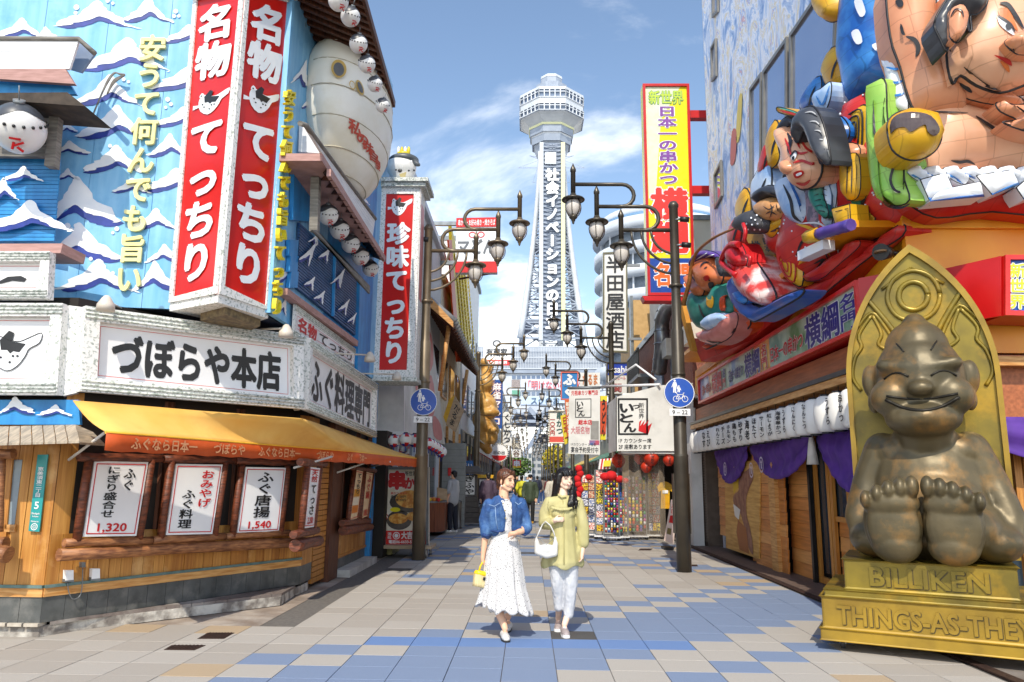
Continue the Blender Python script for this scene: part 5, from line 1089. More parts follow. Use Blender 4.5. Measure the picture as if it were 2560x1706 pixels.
box_ = T('white_scroll', 'white paper roll laid under the sword hilt on the red robe', 'scroll', at(2040, 630, shift(KP, .7))); MB().bar(at(2008, 642, shift(KP, .75)), at(2072, 612, shift(KP, .75)), .16, .12).build('paper', FWH, box_)
for P, m_, d_ in (([(1990, 770), (2008, 725), (2080, 688), (2150, 640), (2210, 588), (2258, 560), (2258, 590), (2180, 640), (2090, 712), (2030, 760)], FRD, .25), ([(2010, 700), (2040, 672), (2090, 640), (2140, 600), (2150, 615), (2100, 660), (2050, 700)], FRD, .42), ([(2128, 440), (2150, 420), (2160, 470), (2150, 520), (2132, 500)], TEAL, .5)): Puff('robe_fold', m_, ka, P, KP, H=.16, base=d_, cell=.14)
KB = ((3.95, 12.6), (4.36, 9.2))
for P, m_ in (([(1878, 470), (1900, 420), (1925, 400), (1930, 470), (1915, 530), (1890, 540)], FBL2), ([(1840, 520), (1862, 470), (1880, 500), (1876, 560), (1850, 560)], FYE), ([(1916, 360), (1938, 300), (1952, 330), (1948, 400), (1925, 420)], FYE), ([(2000, 270), (2020, 220), (2052, 190), (2050, 250), (2024, 280)], FBL), ([(2056, 180), (2080, 120), (2104, 130), (2106, 200), (2080, 230)], FYE), ([(1898, 430), (1912, 370), (1928, 350), (1930, 400), (1914, 440)], FRD), ([(2080, 260), (2110, 210), (2140, 220), (2130, 270), (2100, 300)], FBL2), ([(1820, 590), (1838, 545), (1856, 560), (1850, 610), (1830, 620)], FRD)):
 q_ = Puff('backing_plume', m_, ka, P, KB, H=.12, base=.1, cell=.14)
 x_, y_ = sum(v[0] for v in P) / len(P), sum(v[1] for v in P) / len(P); q_.stroke('brush_line', INK, [(x_ - 8, y_ + 26), (x_ - 2, y_), (x_ + 9, y_ - 26)], 5)
rob.stroke('brush_line', INK, [(1990, 640), (2010, 600), (2050, 610), (2070, 650)], 7); rob.stroke('gold_trim', FYE, [(2100, 590), (2130, 560), (2150, 600), (2120, 620)], 8); rob.stroke('white_edge', FWH, [(1996, 560), (2050, 560), (2090, 600), (2095, 650)], 5)
K2 = ((3.65, 13.6), (3.95, 11.2)); ol = T('elder_figure', 'wrinkled old man figure in spotted grey hood behind the wooden plaque', 'float figure', at(1930, 560, K2))
ofc = Puff('face', mat('ochre wrinkled skin', 'd8a068', 'c48850', rough=.4, sc=6), ol, [(1900, 520), (1912, 500), (1936, 492), (1954, 500), (1960, 530), (1950, 550), (1928, 556), (1908, 545)], K2, H=.25, base=.4, cell=.12)
for P in ([(1908, 516), (1922, 524), (1936, 514)], [(1914, 536), (1926, 530), (1942, 538)], [(1926, 510), (1930, 526), (1924, 546)], [(1940, 508), (1944, 526), (1952, 534)]): ofc.stroke('wrinkle', INK, P, 3)
Puff('forehead', HAIR, ol, [(1894, 510), (1896, 482), (1920, 464), (1950, 470), (1955, 496), (1930, 492), (1910, 502)], K2, H=.2, base=.45, cell=.12)
hd = Puff('hood', mat('spotted dark cloth', '3a3a3e', '48484c', rough=.5), ol, [(1850, 570), (1858, 545), (1880, 526), (1904, 530), (1924, 552), (1920, 580), (1890, 584), (1862, 582)], K2, H=.3, base=.45, cell=.14)
for x, y in ((1866, 560), (1878, 545), (1892, 538), (1904, 550), (1880, 562), (1894, 560), (1908, 566), (1870, 574), (1886, 575), (1900, 575), (1914, 560), (1888, 550)): hd.patch('spot', FWH, [(x - 2.5, y), (x, y - 2.5), (x + 2.5, y), (x, y + 2.5)], cell=9, sp=2, off=.03)
Puff('robe', FRD, ol, [(1920, 560), (1965, 545), (1990, 570), (1985, 620), (1945, 640), (1925, 600)], K2, H=.25, base=.2, cell=.18); y4 = Puff('collar', FYE, ol, [(1918, 560), (1945, 548), (1960, 552), (1938, 590), (1922, 590)], K2, H=.12, base=.42, cell=.12); y4.stroke('brush_line', HAIR, [(1926, 580), (1945, 572), (1956, 556)], 6)
plq = T('wooden_plaque', 'tilted yellow wooden plaque with black brush lettering among the float figures', 'sign', at(1930, 730, ((3.4, 13.2), (3.75, 11.4)))); PQ = ((3.35, 13.4), (3.62, 11.6))
q = Q([(1862, 585), (1922, 587), (1964, 735), (1912, 722)], PQ); PLQ = mat('yellow plaque wood', 'd89f3a', 'cb8f2e', rough=.45, sc=3, st=(1, 1, 5)); slab('board', PLQ, plq, q, .3)
text('lettering', INK, plq, '横綱', sub(q, .12, .12, .55, .88), vert=True, wt=.05); text('lettering', INK, plq, '日本一の串かつ', sub(q, .66, .06, .94, .96), vert=True, wt=.02)
flat('side', mat('yellow plaque side', 'c98a28', 'bd7e20'), plq, [(1922, 587), (1936, 580), (1982, 728), (1964, 735)], PQ, -.02, .02)
K3 = ((3.25, 17.2), (3.7, 12.0)); br = T('sea_bream', 'red and white sea bream float lying on blue waves behind the fisherman figure', 'float figure', at(1920, 760, K3))
bm_ = Puff('body', mat('bream red white', 'd84a44', 'efd8d4', rough=.3, pan=2.4, sc=3, lo=.42, hi=.56), br, [(1858, 650), (1880, 640), (1910, 680), (1935, 720), (1942, 750), (1920, 768), (1885, 750), (1862, 710)], K3, H=.4, base=.3, cell=.22)
bw = Puff('wave', mat('wave blue paint', '2a5fb4', '6a6aa0', rough=.35, sc=2, lo=.4, hi=.6), br, [(1838, 680), (1852, 700), (1868, 740), (1900, 768), (1960, 740), (2010, 724), (1998, 745), (1940, 778), (1900, 800), (1880, 802), (1850, 770), (1835, 720)], K3, H=.3, base=.35, cell=.25)
for P in ([(1838, 670), (1850, 668), (1856, 690), (1846, 694)], [(1836, 696), (1850, 692), (1862, 710), (1850, 722)], [(1840, 730), (1856, 730), (1870, 752), (1856, 760)]): Puff('wave_tip', FBL, br, P, K3, H=.15, base=.5, cell=.1)
lb = T('red_lobster', 'red lobster float with long bent feelers beside the sea bream', 'float figure', at(1840, 680, K3)); LR = mat('lobster red', 'c8242a', 'b81c22', rough=.3)
Puff('body', LR, lb, [(1834, 620), (1850, 608), (1862, 625), (1870, 655), (1858, 672), (1840, 665), (1832, 645)], K3, H=.25, base=.5, cell=.12)
for P, r_ in (([(1848, 612), (1828, 612), (1812, 632), (1804, 656), (1820, 672), (1842, 690)], .05), ([(1860, 605), (1864, 580), (1858, 560)], .03), ([(1840, 645), (1822, 655), (1836, 672)], .03), ([(1865, 640), (1876, 645), (1872, 668)], .03)):
 MB().tube(Q(spline(P, 3, False), shift(K3, .7)), r_, 7).build('feeler', LR, lb)
K4 = ((3.05, 17.6), (3.7, 14.0)); eb = T('fisherman_figure', 'smiling fisherman figure in purple cap and teal robe holding a bamboo rod', 'float figure', at(1790, 860, K4))
ef = Puff('face', mat('ruddy face paint', 'dd7c4c', 'cc6838', rough=.3, sc=2), eb, [(1738, 670), (1752, 652), (1780, 642), (1800, 660), (1810, 690), (1800, 715), (1778, 732), (1762, 722), (1756, 704), (1746, 690)], K4, H=.35, base=.4, cell=.14)
ec = Puff('cap', FPU, eb, [(1732, 665), (1740, 640), (1758, 626), (1790, 632), (1806, 648), (1780, 644), (1752, 656), (1738, 672)], K4, H=.2, base=.5, cell=.1)
for P in ([(1740, 650), (1756, 640), (1768, 632)], [(1752, 655), (1770, 642), (1786, 636)]): ec.stroke('cap_line', FWH, P, 3)
for P, w_ in (([(1750, 668), (1758, 658), (1772, 655)], 4), ([(1760, 672), (1768, 667)], 3), ([(1758, 700), (1768, 698), (1776, 704)], 4)): ef.stroke('brush_line', INK, P, w_)
ef.patch('mouth', DKRED, [(1758, 694), (1768, 688), (1774, 696), (1764, 704)], cell=5, off=.02); ef.patch('beard', INK, [(1770, 708), (1782, 706), (1784, 716), (1774, 722)], cell=6, off=.02); Puff('hair', HAIR, eb, [(1790, 645), (1802, 650), (1808, 680), (1800, 690)], K4, H=.08, base=.75, cell=.1)
er = Puff('robe', TEAL, eb, [(1738, 740), (1760, 722), (1790, 735), (1816, 700), (1836, 730), (1836, 780), (1800, 820), (1765, 828), (1745, 790)], K4, H=.4, base=.25, cell=.2)
er.patch('robe_print', FYE, [(1768, 738), (1784, 744), (1780, 770), (1766, 762)], cell=9); er.patch('robe_print', FOR_, [(1800, 745), (1822, 740), (1818, 775), (1800, 775)], cell=9); er.stroke('brush_line', INK, [(1746, 760), (1758, 790), (1780, 815)], 5)
es = Puff('pink_sleeve', mat('float pink', 'd88a84', 'c97870', rough=.4), eb, [(1758, 830), (1800, 815), (1836, 780), (1846, 800), (1830, 840), (1790, 862), (1766, 855)], K4, H=.3, base=.45, cell=.16); es.stroke('brush_line', INK, [(1766, 852), (1795, 858), (1828, 838), (1842, 806)], 5)
Puff('orange_robe', FOR_, eb, [(1836, 735), (1856, 745), (1878, 800), (1860, 830), (1780, 868), (1764, 872), (1766, 858), (1800, 858), (1836, 830), (1848, 790)], K4, H=.25, base=.25, cell=.2)
Puff('knee_cloth', FBL2, eb, [(1764, 800), (1790, 782), (1816, 790), (1812, 806), (1780, 826), (1764, 822)], K4, H=.2, base=.65, cell=.14)
Puff('hand', mat('ruddy face paint', 'dd7c4c'), eb, [(1716, 690), (1726, 688), (1740, 704), (1762, 712), (1758, 738), (1740, 740), (1722, 714)], K4, H=.18, base=.5, cell=.1)
flat('float_edge', mat('yellow plaque side', 'c98a28'), eb, [(1730, 768), (1740, 766), (1768, 880), (1760, 878)], K4, .3, .1)
flat('float_base', FRD, eb, [(1740, 846), (1770, 850), (1870, 836), (2000, 760), (2020, 745), (1990, 770), (1890, 852), (1765, 905)], K4, .1, .3)
rd = T('bamboo_rod', 'long bent bamboo fishing rod held by the fisherman figure', 'fishing rod', at(1710, 760, K4)); MB().tube(Q(spline([(1708, 762), (1722, 710), (1730, 660), (1746, 626), (1790, 592), (1850, 566)], 5, False), shift(K4, .75)), [.05 - .0013 * i for i in range(26)], 8).build('rod', mat('brown bamboo', 'a8703a', '8a5626', rough=.4, sc=8, st=(1, 1, 3)), rd)
# ================================================================= statue on a wheeled pedestal
sO = Vector((2.7, 7.25, 0)); se = Vector((.894, -.447, 0)); sg_ = Vector((.447, .894, 0)); SW = 1.76
st = T('bronze_statue', 'seated laughing bronze statue with arched back plate on a gold wheeled pedestal', 'statue', sO + se * SW / 2 + sg_ * .6)
SM = Matrix.Translation(sO + se * (SW / 2)) @ Matrix(((se.x, sg_.x, 0, 0), (se.y, sg_.y, 0, 0), (0, 0, 1, 0), (0, 0, 0, 1)))
BRZ = mat('worn bronze', '695c42', '4c4430', rough=.44, metal=.35, sc=2.2, det=6, wear='a5763a', wsc=3, bump=.12, bsc=14, spots=3); GOLD = mat('gold bronze paint', '95802e', '685a26', rough=.35, metal=.35, sc=2.5, det=6, wear='c79a2c', wsc=2)
GOLD2 = mat('yellow gold paint', 'a8862a', '876d26', rough=.4, metal=.2, sc=3, wear='8a6a20', wsc=3)
def L(x, y, z): return SM @ Vector((x, y, z))
def lbox(x0, x1, y0, y1, z0, z1, name, m, bev=.012):
 o = MB().prism([L(x0, y0, z0), L(x1, y0, z0), L(x1, y1, z0), L(x0, y1, z0)], (0, 0, z1 - z0)).build(name, m, st); md = o.modifiers.new('b', 'BEVEL'); md.width = bev; md.segments = 2; return o
h = SW / 2
lbox(-h - .02, h + .02, -.02, 1.35, .09, .19, 'plinth_board', GOLD2); lbox(-h, h, 0, 1.32, .192, .47, 'pedestal', GOLD2, .02); lbox(-h + .03, h - .03, .03, 1.3, .47, .53, 'pedestal_top', GOLD)
lbox(-h + .2, h - .2, .13, 1.2, .532, .8, 'upper_pedestal', GOLD, .02)
def ltext(s_, x0, x1, y, z0, z1, m, wt=.03, dep=.012): text('letter_shadow', mat('gold letter painted shadow', '57491f', '473b19', rough=.5), st, s_, [L(x0 + .006, y, z1 - .006), L(x1 + .006, y, z1 - .006), L(x1 + .006, y, z0 - .006), L(x0 + .006, y, z0 - .006)], wt=wt + .02, off=.002, fill=True); text('raised_letters', m, st, s_, [L(x0, y, z1), L(x1, y, z1), L(x1, y, z0), L(x0, y, z0)], wt=wt, dep=dep, off=.001, fill=True)  # darker offset copy behind the raised letters paints their shadow edge
ltext('BILLIKEN', -.48, .48, .13, .58, .74, GOLD); ltext('THINGS-AS-THEY-', -.78, .82, 0, .24, .4, GOLD2)
for x in (-h + .15, h - .15):
 for y in (.15, 1.15):
  c = L(x, y, .045); MB().tube([c - se * .018, c + se * .018], .042, 14).build('caster', mat('caster rubber', '2a2a2c', '3a3a3c', rough=.5), st); MB().bar(L(x, y, .045), L(x, y, .1), .05, .04).build('caster_fork', GREYM, st)
def arch(k, z0=.8):
 HW = .69
 P = [(-HW * k, z0)]; zs = 2.55; R0 = 1.7
 cx = -HW * k + R0 * 1.0; za = 3.97 - (1 - k) * 1.25
 a1 = math.acos(min(1, cx / R0 if cx < R0 else 1)); zscale = (za - zs) / (R0 * math.sin(a1))
 for i in range(15): a = a1 * i / 14; P.append((cx - R0 * math.cos(a), zs + R0 * math.sin(a) * zscale))
 return P + [(-x, z) for x, z in P[-2::-1]]
A0, A1_ = [(x + .1, z) for x, z in arch(1)], [(x + .1, z) for x, z in arch(.93)]
MB().prism([L(x, .95, z) for x, z in A0], sg_ * .12).build('back_plate', GOLD, st)
b = MB()
for i in range(len(A0) - 1): b.prism([L(A0[i][0], .9, A0[i][1]), L(A0[i + 1][0], .9, A0[i + 1][1]), L(A1_[i + 1][0], .9, A1_[i + 1][1]), L(A1_[i][0], .9, A1_[i][1])], sg_ * .06)
b.build('rim', GOLD2, st)
def trace(P, r_=.022, closed=False, nm='tracery'):
 pts = [L(x * .9 + .1, .945, z) for x, z in spline(P, 4, closed)]; pts = pts + ([pts[0]] if closed else [])
 MB().tube(pts, r_, 7).build(nm, GOLD, st)
def circ(cx, cz, r): return [(cx + r * math.cos(a * .785), cz + r * math.sin(a * .785)) for a in range(8)]
trace(circ(0, 3.42, .27), .025, True); trace(circ(0, 3.42, .15), .03, True)
MB().lathe((0, 0, 0), [(.0001, 0), (.13, 0), (.13, .01)], 16)
for s_ in (-1, 1):
 trace([(s_ * .5, 3.45), (s_ * .32, 3.2), (s_ * .17, 2.95), (s_ * .08, 2.7)], .028); trace([(s_ * .62, 3.12), (s_ * .45, 3.28), (s_ * .32, 3.12), (s_ * .25, 2.98)], .02)
 trace([(s_ * .45, 3.25), (s_ * .6, 3.05), (s_ * .58, 2.92), (s_ * .66, 2.8), (s_ * .7, 2.6), (s_ * .62, 2.45)], .02); trace([(s_ * .44, 3.25), (s_ * .36, 3.05), (s_ * .4, 2.93), (s_ * .28, 2.85)], .02); trace([(s_ * .0, 3.72), (s_ * .32, 3.52)], .018)
pr = [('e', (0, .62, 1.4), (.52, .36, .62)), ('e', (0, .5, 1.25), (.5, .34, .45)), ('e', (-.27, .6, 1.8), (.2, .2, .17)), ('e', (.27, .6, 1.8), (.2, .2, .17)), ('e', (0, .62, 1.05), (.62, .42, .28)),
      ('c', (0, .6, 1.85), .28, (0, .5, 2.02), .26),
      ('e', (0, .5, 2.48), (.4, .42, .46)), ('e', (0, .54, 2.78), (.29, .32, .3)), ('e', (0, .56, 2.98), (.13, .17, .18)),
      ('e', (-.24, .28, 2.3), (.2, .18, .19)), ('e', (.24, .28, 2.3), (.2, .18, .19)), ('e', (0, .3, 2.1), (.33, .26, .18)), ('e', (0, .14, 2.1), (.17, .12, .1)),
      ('e', (0, .09, 2.36), (.11, .11, .07)), ('c', (0, .13, 2.4), .075, (0, .2, 2.56), .05), ('c', (-.3, .21, 2.6), .065, (-.08, .14, 2.56), .05), ('c', (.3, .21, 2.6), .065, (.08, .14, 2.56), .05)]
for s_ in (-1, 1):
 pr += [('e', (s_ * .43, .56, 2.5), (.08, .1, .17)), ('e', (s_ * .41, .52, 2.28), (.06, .07, .11)),
           ('p', [(s_ * .37, .64, 1.82), (s_ * .52, .62, 1.5), (s_ * .62, .52, 1.18), (s_ * .59, .4, .97)], [.175, .15, .135, .1]), ('c', (s_ * .59, .4, 1.02), .1, (s_ * .53, .26, .95), .055),
           ('c', (s_ * .4, .6, 1.08), .27, (s_ * .3, .25, 1.1), .22), ('e', (s_ * .48, .45, .99), (.24, .32, .19))]
SMB = SM @ Matrix.Translation((.08, 0, 0))
blob('figure', pr, BRZ, st, vox=.022, smooth=6, mt=SMB)
for s_ in (-1, 1):
 fp = [('e', (s_ * .24, .08, 1.14), (.245, .14, .35)), ('e', (s_ * .225, .05, .96), (.21, .14, .17)), ('e', (s_ * .245, .02, 1.32), (.24, .12, .15)), ('e', (s_ * .235, .0, 1.12), (.22, .09, .3))]
 for i in range(5): fp.append(('e', (s_ * (.06 + i * .096), -.02, 1.47 - (i * .006 + (i ** 2) * .006)), (.058 - i * .002, .095, .1 - i * .004)))
 blob('foot', fp, BRZ, st, vox=.014, smooth=1, mt=SM)
BDK = mat('dark bronze line', '2c2820', '231f19', rough=.5, metal=.5)  # dark tubes laid on the head draw its mouth, eye and brow lines
def arc(P, r_, nm, m=BDK): MB().tube([SMB @ Vector(p) for p in P], r_, 6).build(nm, m, st)
def face_y(x, z): return 0
def onface(x, z, y0=.0):
 """front of the head at x, z"""
 best = 1.
 for c, r in (((0, .5, 2.48), (.4, .42, .46)), ((-.25, .28, 2.3), (.22, .19, .2)), ((.25, .28, 2.3), (.22, .19, .2)), ((0, .3, 2.1), (.33, .26, .18)), ((0, .14, 2.1), (.17, .12, .1)), ((0, .54, 2.78), (.29, .32, .3))):
  q_ = 1 - ((x - c[0]) / r[0]) ** 2 - ((z - c[2]) / r[2]) ** 2
  if q_ > 0: best = min(best, c[1] - r[1] * math.sqrt(q_))
 return (x, best + .006, z)
arc([onface(x, 2.27 - .12 * math.cos(x * 5.2)) for x in [-.3 + .05 * i for i in range(13)]], .016, 'mouth_line'); arc([onface(x, 2.3 - .035 * math.cos(x * 5.2)) for x in [-.29 + .058 * i for i in range(11)]], .012, 'mouth_line')
for s_ in (-1, 1): arc([onface(s_ * (.09 + .035 * i), 2.47 + .05 * math.sin(i * .52)) for i in range(7)], .011, 'closed_eye'); arc([onface(s_ * (.17 - .02 * i), 2.82 - .035 * i) for i in range(4)], .008, 'brow_line')
# ================================================================= street lamps
BRS = mat('brown lamp paint', '6b5d4a', '7b6c58', rough=.35, metal=.35, sc=3); BRS2 = mat('dark lamp paint', '4a443c', '565046', rough=.35, metal=.4, sc=3)
LGL = mat('milky lamp glass', 'd9d2ca', 'c4bcb4', rough=.25, sc=3)
def street_lamp(m, box):
 t = T('street_lamp', None, 'street lamp', (0, 0, 0)); OFF[t.name] = Vector()
 MB().lathe((0, 0, 0), [(.125, 0), (.125, 1.9), (.13, 1.92), (.112, 1.96), (.112, 4.1), (.085, 4.16), (.08, 6.4), (.095, 6.42), (.095, 6.46), (.06, 6.52), (.0, 6.54)], 18).build('pole', m, t)
 if box: MB().box(-.14, .14, -.15, .0, .62, 1.62).build('switch_box', m, t)
 for z in (3.3, 4.9): MB().lathe((0, 0, z), [(.1, 0), (.125, .01), (.125, .05), (.1, .06)], 14).build('band', m, t)
 zs = (5.98, 6.43, 6.86); xs = (.96, 1.4, 1.83); r_ = .038
 MB().tube([(0, 0, zs[0]), (xs[0], 0, zs[0])], r_, 8).build('arm', m, t)
 for k in (1, 2):                                    # the swan-neck arms curl down onto the one below
  xr = xs[k] - .9; R_ = (zs[k] - zs[k - 1]) / 2
  P = [(xs[k], 0, zs[k]), (xr + .1, 0, zs[k])] + [(xr - R_ * math.sin(a), 0, zs[k - 1] + R_ + R_ * math.cos(a)) for a in [math.pi * j / 8 for j in range(9)]] + [(xr + .12, 0, zs[k - 1])]
  MB().tube(P, r_, 8).build('arm', m, t)
 for k, (x, z0) in enumerate(((.78, .0), (.6, .0), (.42, .0))):
  P = [(x * math.cos(a), 0, zs[0] - x * math.sin(a) * (1.05)) for a in [math.pi / 2 * j / 8 for j in range(9)]]; MB().tube(P, .024, 7).build('brace', m, t)
 for x, z in zip(xs, zs):
  MB().lathe((x, 0, z), [(.045, -.2), (.045, .24), (.055, .25), (.055, .29), (.0, .42)], 10).build('stem', m, t)
  lz = z - .2
  cap = MB().lathe((x, 0, lz), [(.0, .03), (.05, .02), (.07, -.03), (.2, -.08), (.215, -.1), (.21, -.115), (.15, -.115)], 18).build('lamp_cap', m, t)
  MB().lathe((x, 0, lz - .115), [(.1, 0), (.125, -.04), (.14, -.12), (.13, -.2), (.095, -.27), (.07, -.3)], 14).build('lamp_glass', LGL, t)
  b = MB()
  for j in range(6):
   a = j * math.pi / 3 + .3; P = [(x + rr * math.cos(a), rr * math.sin(a), lz - .115 + zz) for rr, zz in ((.12, 0), (.145, -.05), (.155, -.13), (.145, -.2), (.11, -.27), (.08, -.3))]; b.tube(P, .008, 5)
  b.build('cage', m, cap)
  MB().lathe((x, 0, lz - .41), [(.08, 0), (.075, -.04), (.04, -.07), (.035, -.1), (.02, -.12), (.024, -.14), (.0, -.17)], 12).build('finial', m, t)
 return t
ll = street_lamp(BRS, False); rl = street_lamp(BRS2, True)
OW = ['nearest', 'second', 'third', 'fourth', 'fifth', 'sixth', 'seventh', 'eighth', 'ninth', 'tenth', 'eleventh', 'twelfth', 'thirteenth', 'fourteenth', 'fifteenth', 'sixteenth']
for side_, proto, x, ys in (('left', ll, -2.04, [14.35, 29.6, 44.5, 58, 71, 84, 98, 112, 128, 145]), ('right', rl, 2.62, [13.05, 23.6, 34.2, 45, 56, 67, 79, 91, 104, 118, 133, 150])):
 for i, y in enumerate(ys):
  t = proto if i == 0 else copy_tree(proto); t.location = (x, y, 0)
  if side_ == 'right': t.rotation_euler = (0, 0, math.pi)
  t['label'] = ('%s brown triple-lantern street lamp along the shops with the pufferfish signs' if side_ == 'left' else '%s dark triple-lantern street lamp along the side of the skewer shops') % (OW[i] if i < len(ys) - 1 else 'farthest')
  t['group'] = 'triple-lantern street lamps lining the street'
SB_ = mat('traffic blue', '1f54b4', '1b4ca6', rough=.3)
def ring(b, c, U, W, r0, r1, n=28):
 for k in range(n):
  a0, a1 = 2 * math.pi * k / n, 2 * math.pi * (k + 1) / n; P = lambda a, r: c + (U * math.cos(a) + W * math.sin(a)) * r; b.poly([P(a0, r0), P(a1, r0), P(a1, r1), P(a0, r1)])
def path_sign(px, py, Y, r, label, plx):
 c = at(px, py, ('y', Y)); t = T('path_sign', label, 'road sign', c); U, W = Vector((1, 0, 0)), Vector((0, 0, 1)); F = Vector((0, -1, 0))
 MB().tube([c + F * .0, c + F * -.02], r, 36).build('disc', GREYM, t); d = MB().tube([c + F * .002, c + F * .006], r * .985, 36).build('face', SB_, t)
 b = MB(); ring(b, c + F * .008, U, W, r * .95, r * .995); b.build('white_rim', WHITE, d)
 def fl(P, nm='figure_print', o=.009):
  Wp = [c + (U * x + W * z) * r + F * o for x, z in P]; b = MB(); b.v = Wp
  for q_ in geometry.tessellate_polygon([Wp]): b.face(tuple(q_))
  b.build(nm, WHITE, d)
 def dot(x, z, q_, o=.009): fl([(x + q_ * math.cos(a), z + q_ * math.sin(a)) for a in [k * .6283 for k in range(10)]], o=o)
 dot(-.28, .78, .075); fl([(-.38, .68), (-.18, .68), (-.1, .35), (-.15, .33), (-.21, .52), (-.2, .0), (-.28, .0), (-.29, .3), (-.32, .0), (-.4, .0), (-.38, .52), (-.46, .33), (-.5, .36)])
 dot(-.02, .42, .055); fl([(-.1, .35), (.06, .35), (.13, .14), (.05, .18), (.03, .02), (-.04, .02), (-.05, .14), (-.08, .02), (-.14, .02), (-.1, .2), (-.18, .3)])
 b = MB()
 for x in (-.22, .36): ring(b, c + U * x * r + W * -.42 * r + F * .01, U, W, r * .17, r * .205, 18)
 pts = lambda *P: [c + (U * x + W * z) * r + F * .011 for x, z in P]
 for a, q_ in (((-.22, -.42), (-.1, -.12)), ((-.1, -.12), (.1, -.42)), ((.1, -.42), (.28, -.14)), ((.28, -.14), (-.1, -.12)), ((.36, -.42), (.24, -.04)), ((.24, -.04), (.34, -.02)), ((-.12, -.12), (-.22, -.02)), ((-.3, -.0), (-.16, -.0)), ((-.22, -.42), (.1, -.42))):
  A, B_ = pts(a, q_); b.bar(A, B_, r * .035, .001, up=(0, 1, 0))
 b.build('bicycle_print', WHITE, d)
 q = [c + Vector((sx * r * .68, -.012, sz)) for sx, sz in ((-1, -r * 1.06), (1, -r * 1.06), (1, -r * 1.52), (-1, -r * 1.52))]; p = slab('time_plate', WHITE, t, q, .012); text('lettering', BLACK, p, '9 – 22', sub(q, .12, .22, .88, .8), wt=.01, fill=True)
 for dz in (-.1, .1): MB().tube([c + W * dz + F * -.02, c + W * dz + F * -.1], .02, 6).build('clamp', GREYM, t)
path_sign(1059, 1005, 14.2, .262, 'round blue path sign on the brown lamp post left of the women', 0)
path_sign(1698, 982, 12.86, .262, 'round blue path sign on the dark lamp post beside the lantern row', 0)
def cam_box(px, py, Y, label):
 c = at(px, py, ('y', Y)); t = T('speaker_fitting', label, 'fitting', c); MB().tube([c, c + Vector((.16, -.02, -.02))], .05, 10).build('head', BLACK, t); MB().tube([c, c + Vector((-.1, .05, 0))], .02, 6).build('bracket', GREYM, t)
cam_box(1700, 548, 12.95, 'small dark camera clamped near the top of the dark lamp post'); cam_box(1704, 612, 12.95, 'small round camera lower on the dark lamp post'); cam_box(1052, 598, 14.3, 'small camera on the brown lamp post')
# ================================================================= tower
TY = 190.
def tz(py, Y=TY, px=1377): return at(px, py, ('y', Y)).z
PX = TY / FPX * 1.01; TC0 = at(1378, 600, ('y', TY)); tx, tyy = TC0.x, TY
tw = T('lattice_tower', 'tall pale lattice observation tower with octagonal decks and big white lettering', 'tower', (tx, tyy, 0))
TWH = mat('pale tower steel', 'c8ced6', 'b6bec8', rough=.5, sc=.4); TGR = mat('grey tower steel', '98a3b3', '8591a3', rough=.5, sc=.5); TGL = mat('tower glass', '5d6f8c', '76869c', rough=.2, sc=.2); TYE = mat('cream tower ring', 'd9dab0', 'cfd1a0', rough=.5)
def octa(levels, m, nm, rot=22.5):
 b = MB(); n = 8
 for R_, py in levels:
  for k in range(n): a = R(rot + 45 * k); b.v.append(Vector((tx + R_ * PX * math.cos(a), tyy + R_ * PX * math.sin(a), tz(py))))
 for i in range(len(levels) - 1):
  for k in range(n): k2 = (k + 1) % n; b.face((i * n + k, i * n + k2, i * n + n + k2, i * n + n + k))
 b.face(tuple(range(n - 1, -1, -1))); e = (len(levels) - 1) * n; b.face(tuple(range(e, e + n))); return b.build(nm, m, tw)
octa([(60, 330), (78, 318), (87, 313)], TWH, 'deck_floor'); octa([(84, 312), (86, 296)], TGL, 'window_band'); octa([(88, 296), (89, 281)], TWH, 'deck_wall'); octa([(86, 281), (88, 262)], TGL, 'window_band'); octa([(90, 262), (90, 256), (60, 244), (44, 236)], TWH, 'deck_roof')
octa([(42, 236), (44, 222)], TGR, 'crown'); octa([(30, 222), (30, 204)], TGR, 'crown'); octa([(31, 204), (30, 198)], TWH, 'crown_cap')
for R0, R1, y0, y1, m in ((62, 60, 330, 352, TGR), (64, 63, 331, 336, TYE), (60, 58, 341, 346, TYE), (56, 54, 350, 372, TGR), (57, 55, 352, 357, TWH), (54, 52, 364, 369, TYE), (50, 40, 370, 392, TGR)): octa([(R1, y1), (R0, y0)], m, 'ring_floor')
b = MB()
for z0, z1 in ((312, 296), (281, 262)):
 for k in range(8):
  a0, a1 = R(22.5 + 45 * k), R(67.5 + 45 * k)
  for j in range(6):
   u = j / 5; f = lambda R_: Vector((tx + R_ * PX * (math.cos(a0) * (1 - u) + math.cos(a1) * u), tyy + R_ * PX * (math.sin(a0) * (1 - u) + math.sin(a1) * u), 0))
   b.bar(f(89) + Vector((0, 0, tz(z0))), f(90) + Vector((0, 0, tz(z1))), .3)
  for pz in (z0, (z0 + 2 * z1) / 3, z1):
   b.bar(Vector((tx + 90 * PX * math.cos(a0), tyy + 90 * PX * math.sin(a0), tz(pz))), Vector((tx + 90 * PX * math.cos(a1), tyy + 90 * PX * math.sin(a1), tz(pz))), .22)
b.build('window_bars', TWH, tw, kind='stuff')
LV = [392, 420, 455, 495, 535, 575, 615, 655, 695, 735, 775, 815, 860]
def hw(py): u = (py - 392) / (860 - 392); return (31 + 46 * u ** 1.5) * PX
for sx in (-1, 1):
 for sy in (-1, 1): MB().tube([(tx + sx * hw(p), tyy + sy * hw(p), tz(p)) for p in LV], [.5 + .35 * i / 12 for i in range(13)], 6).build('leg', TWH, tw)
b = MB()
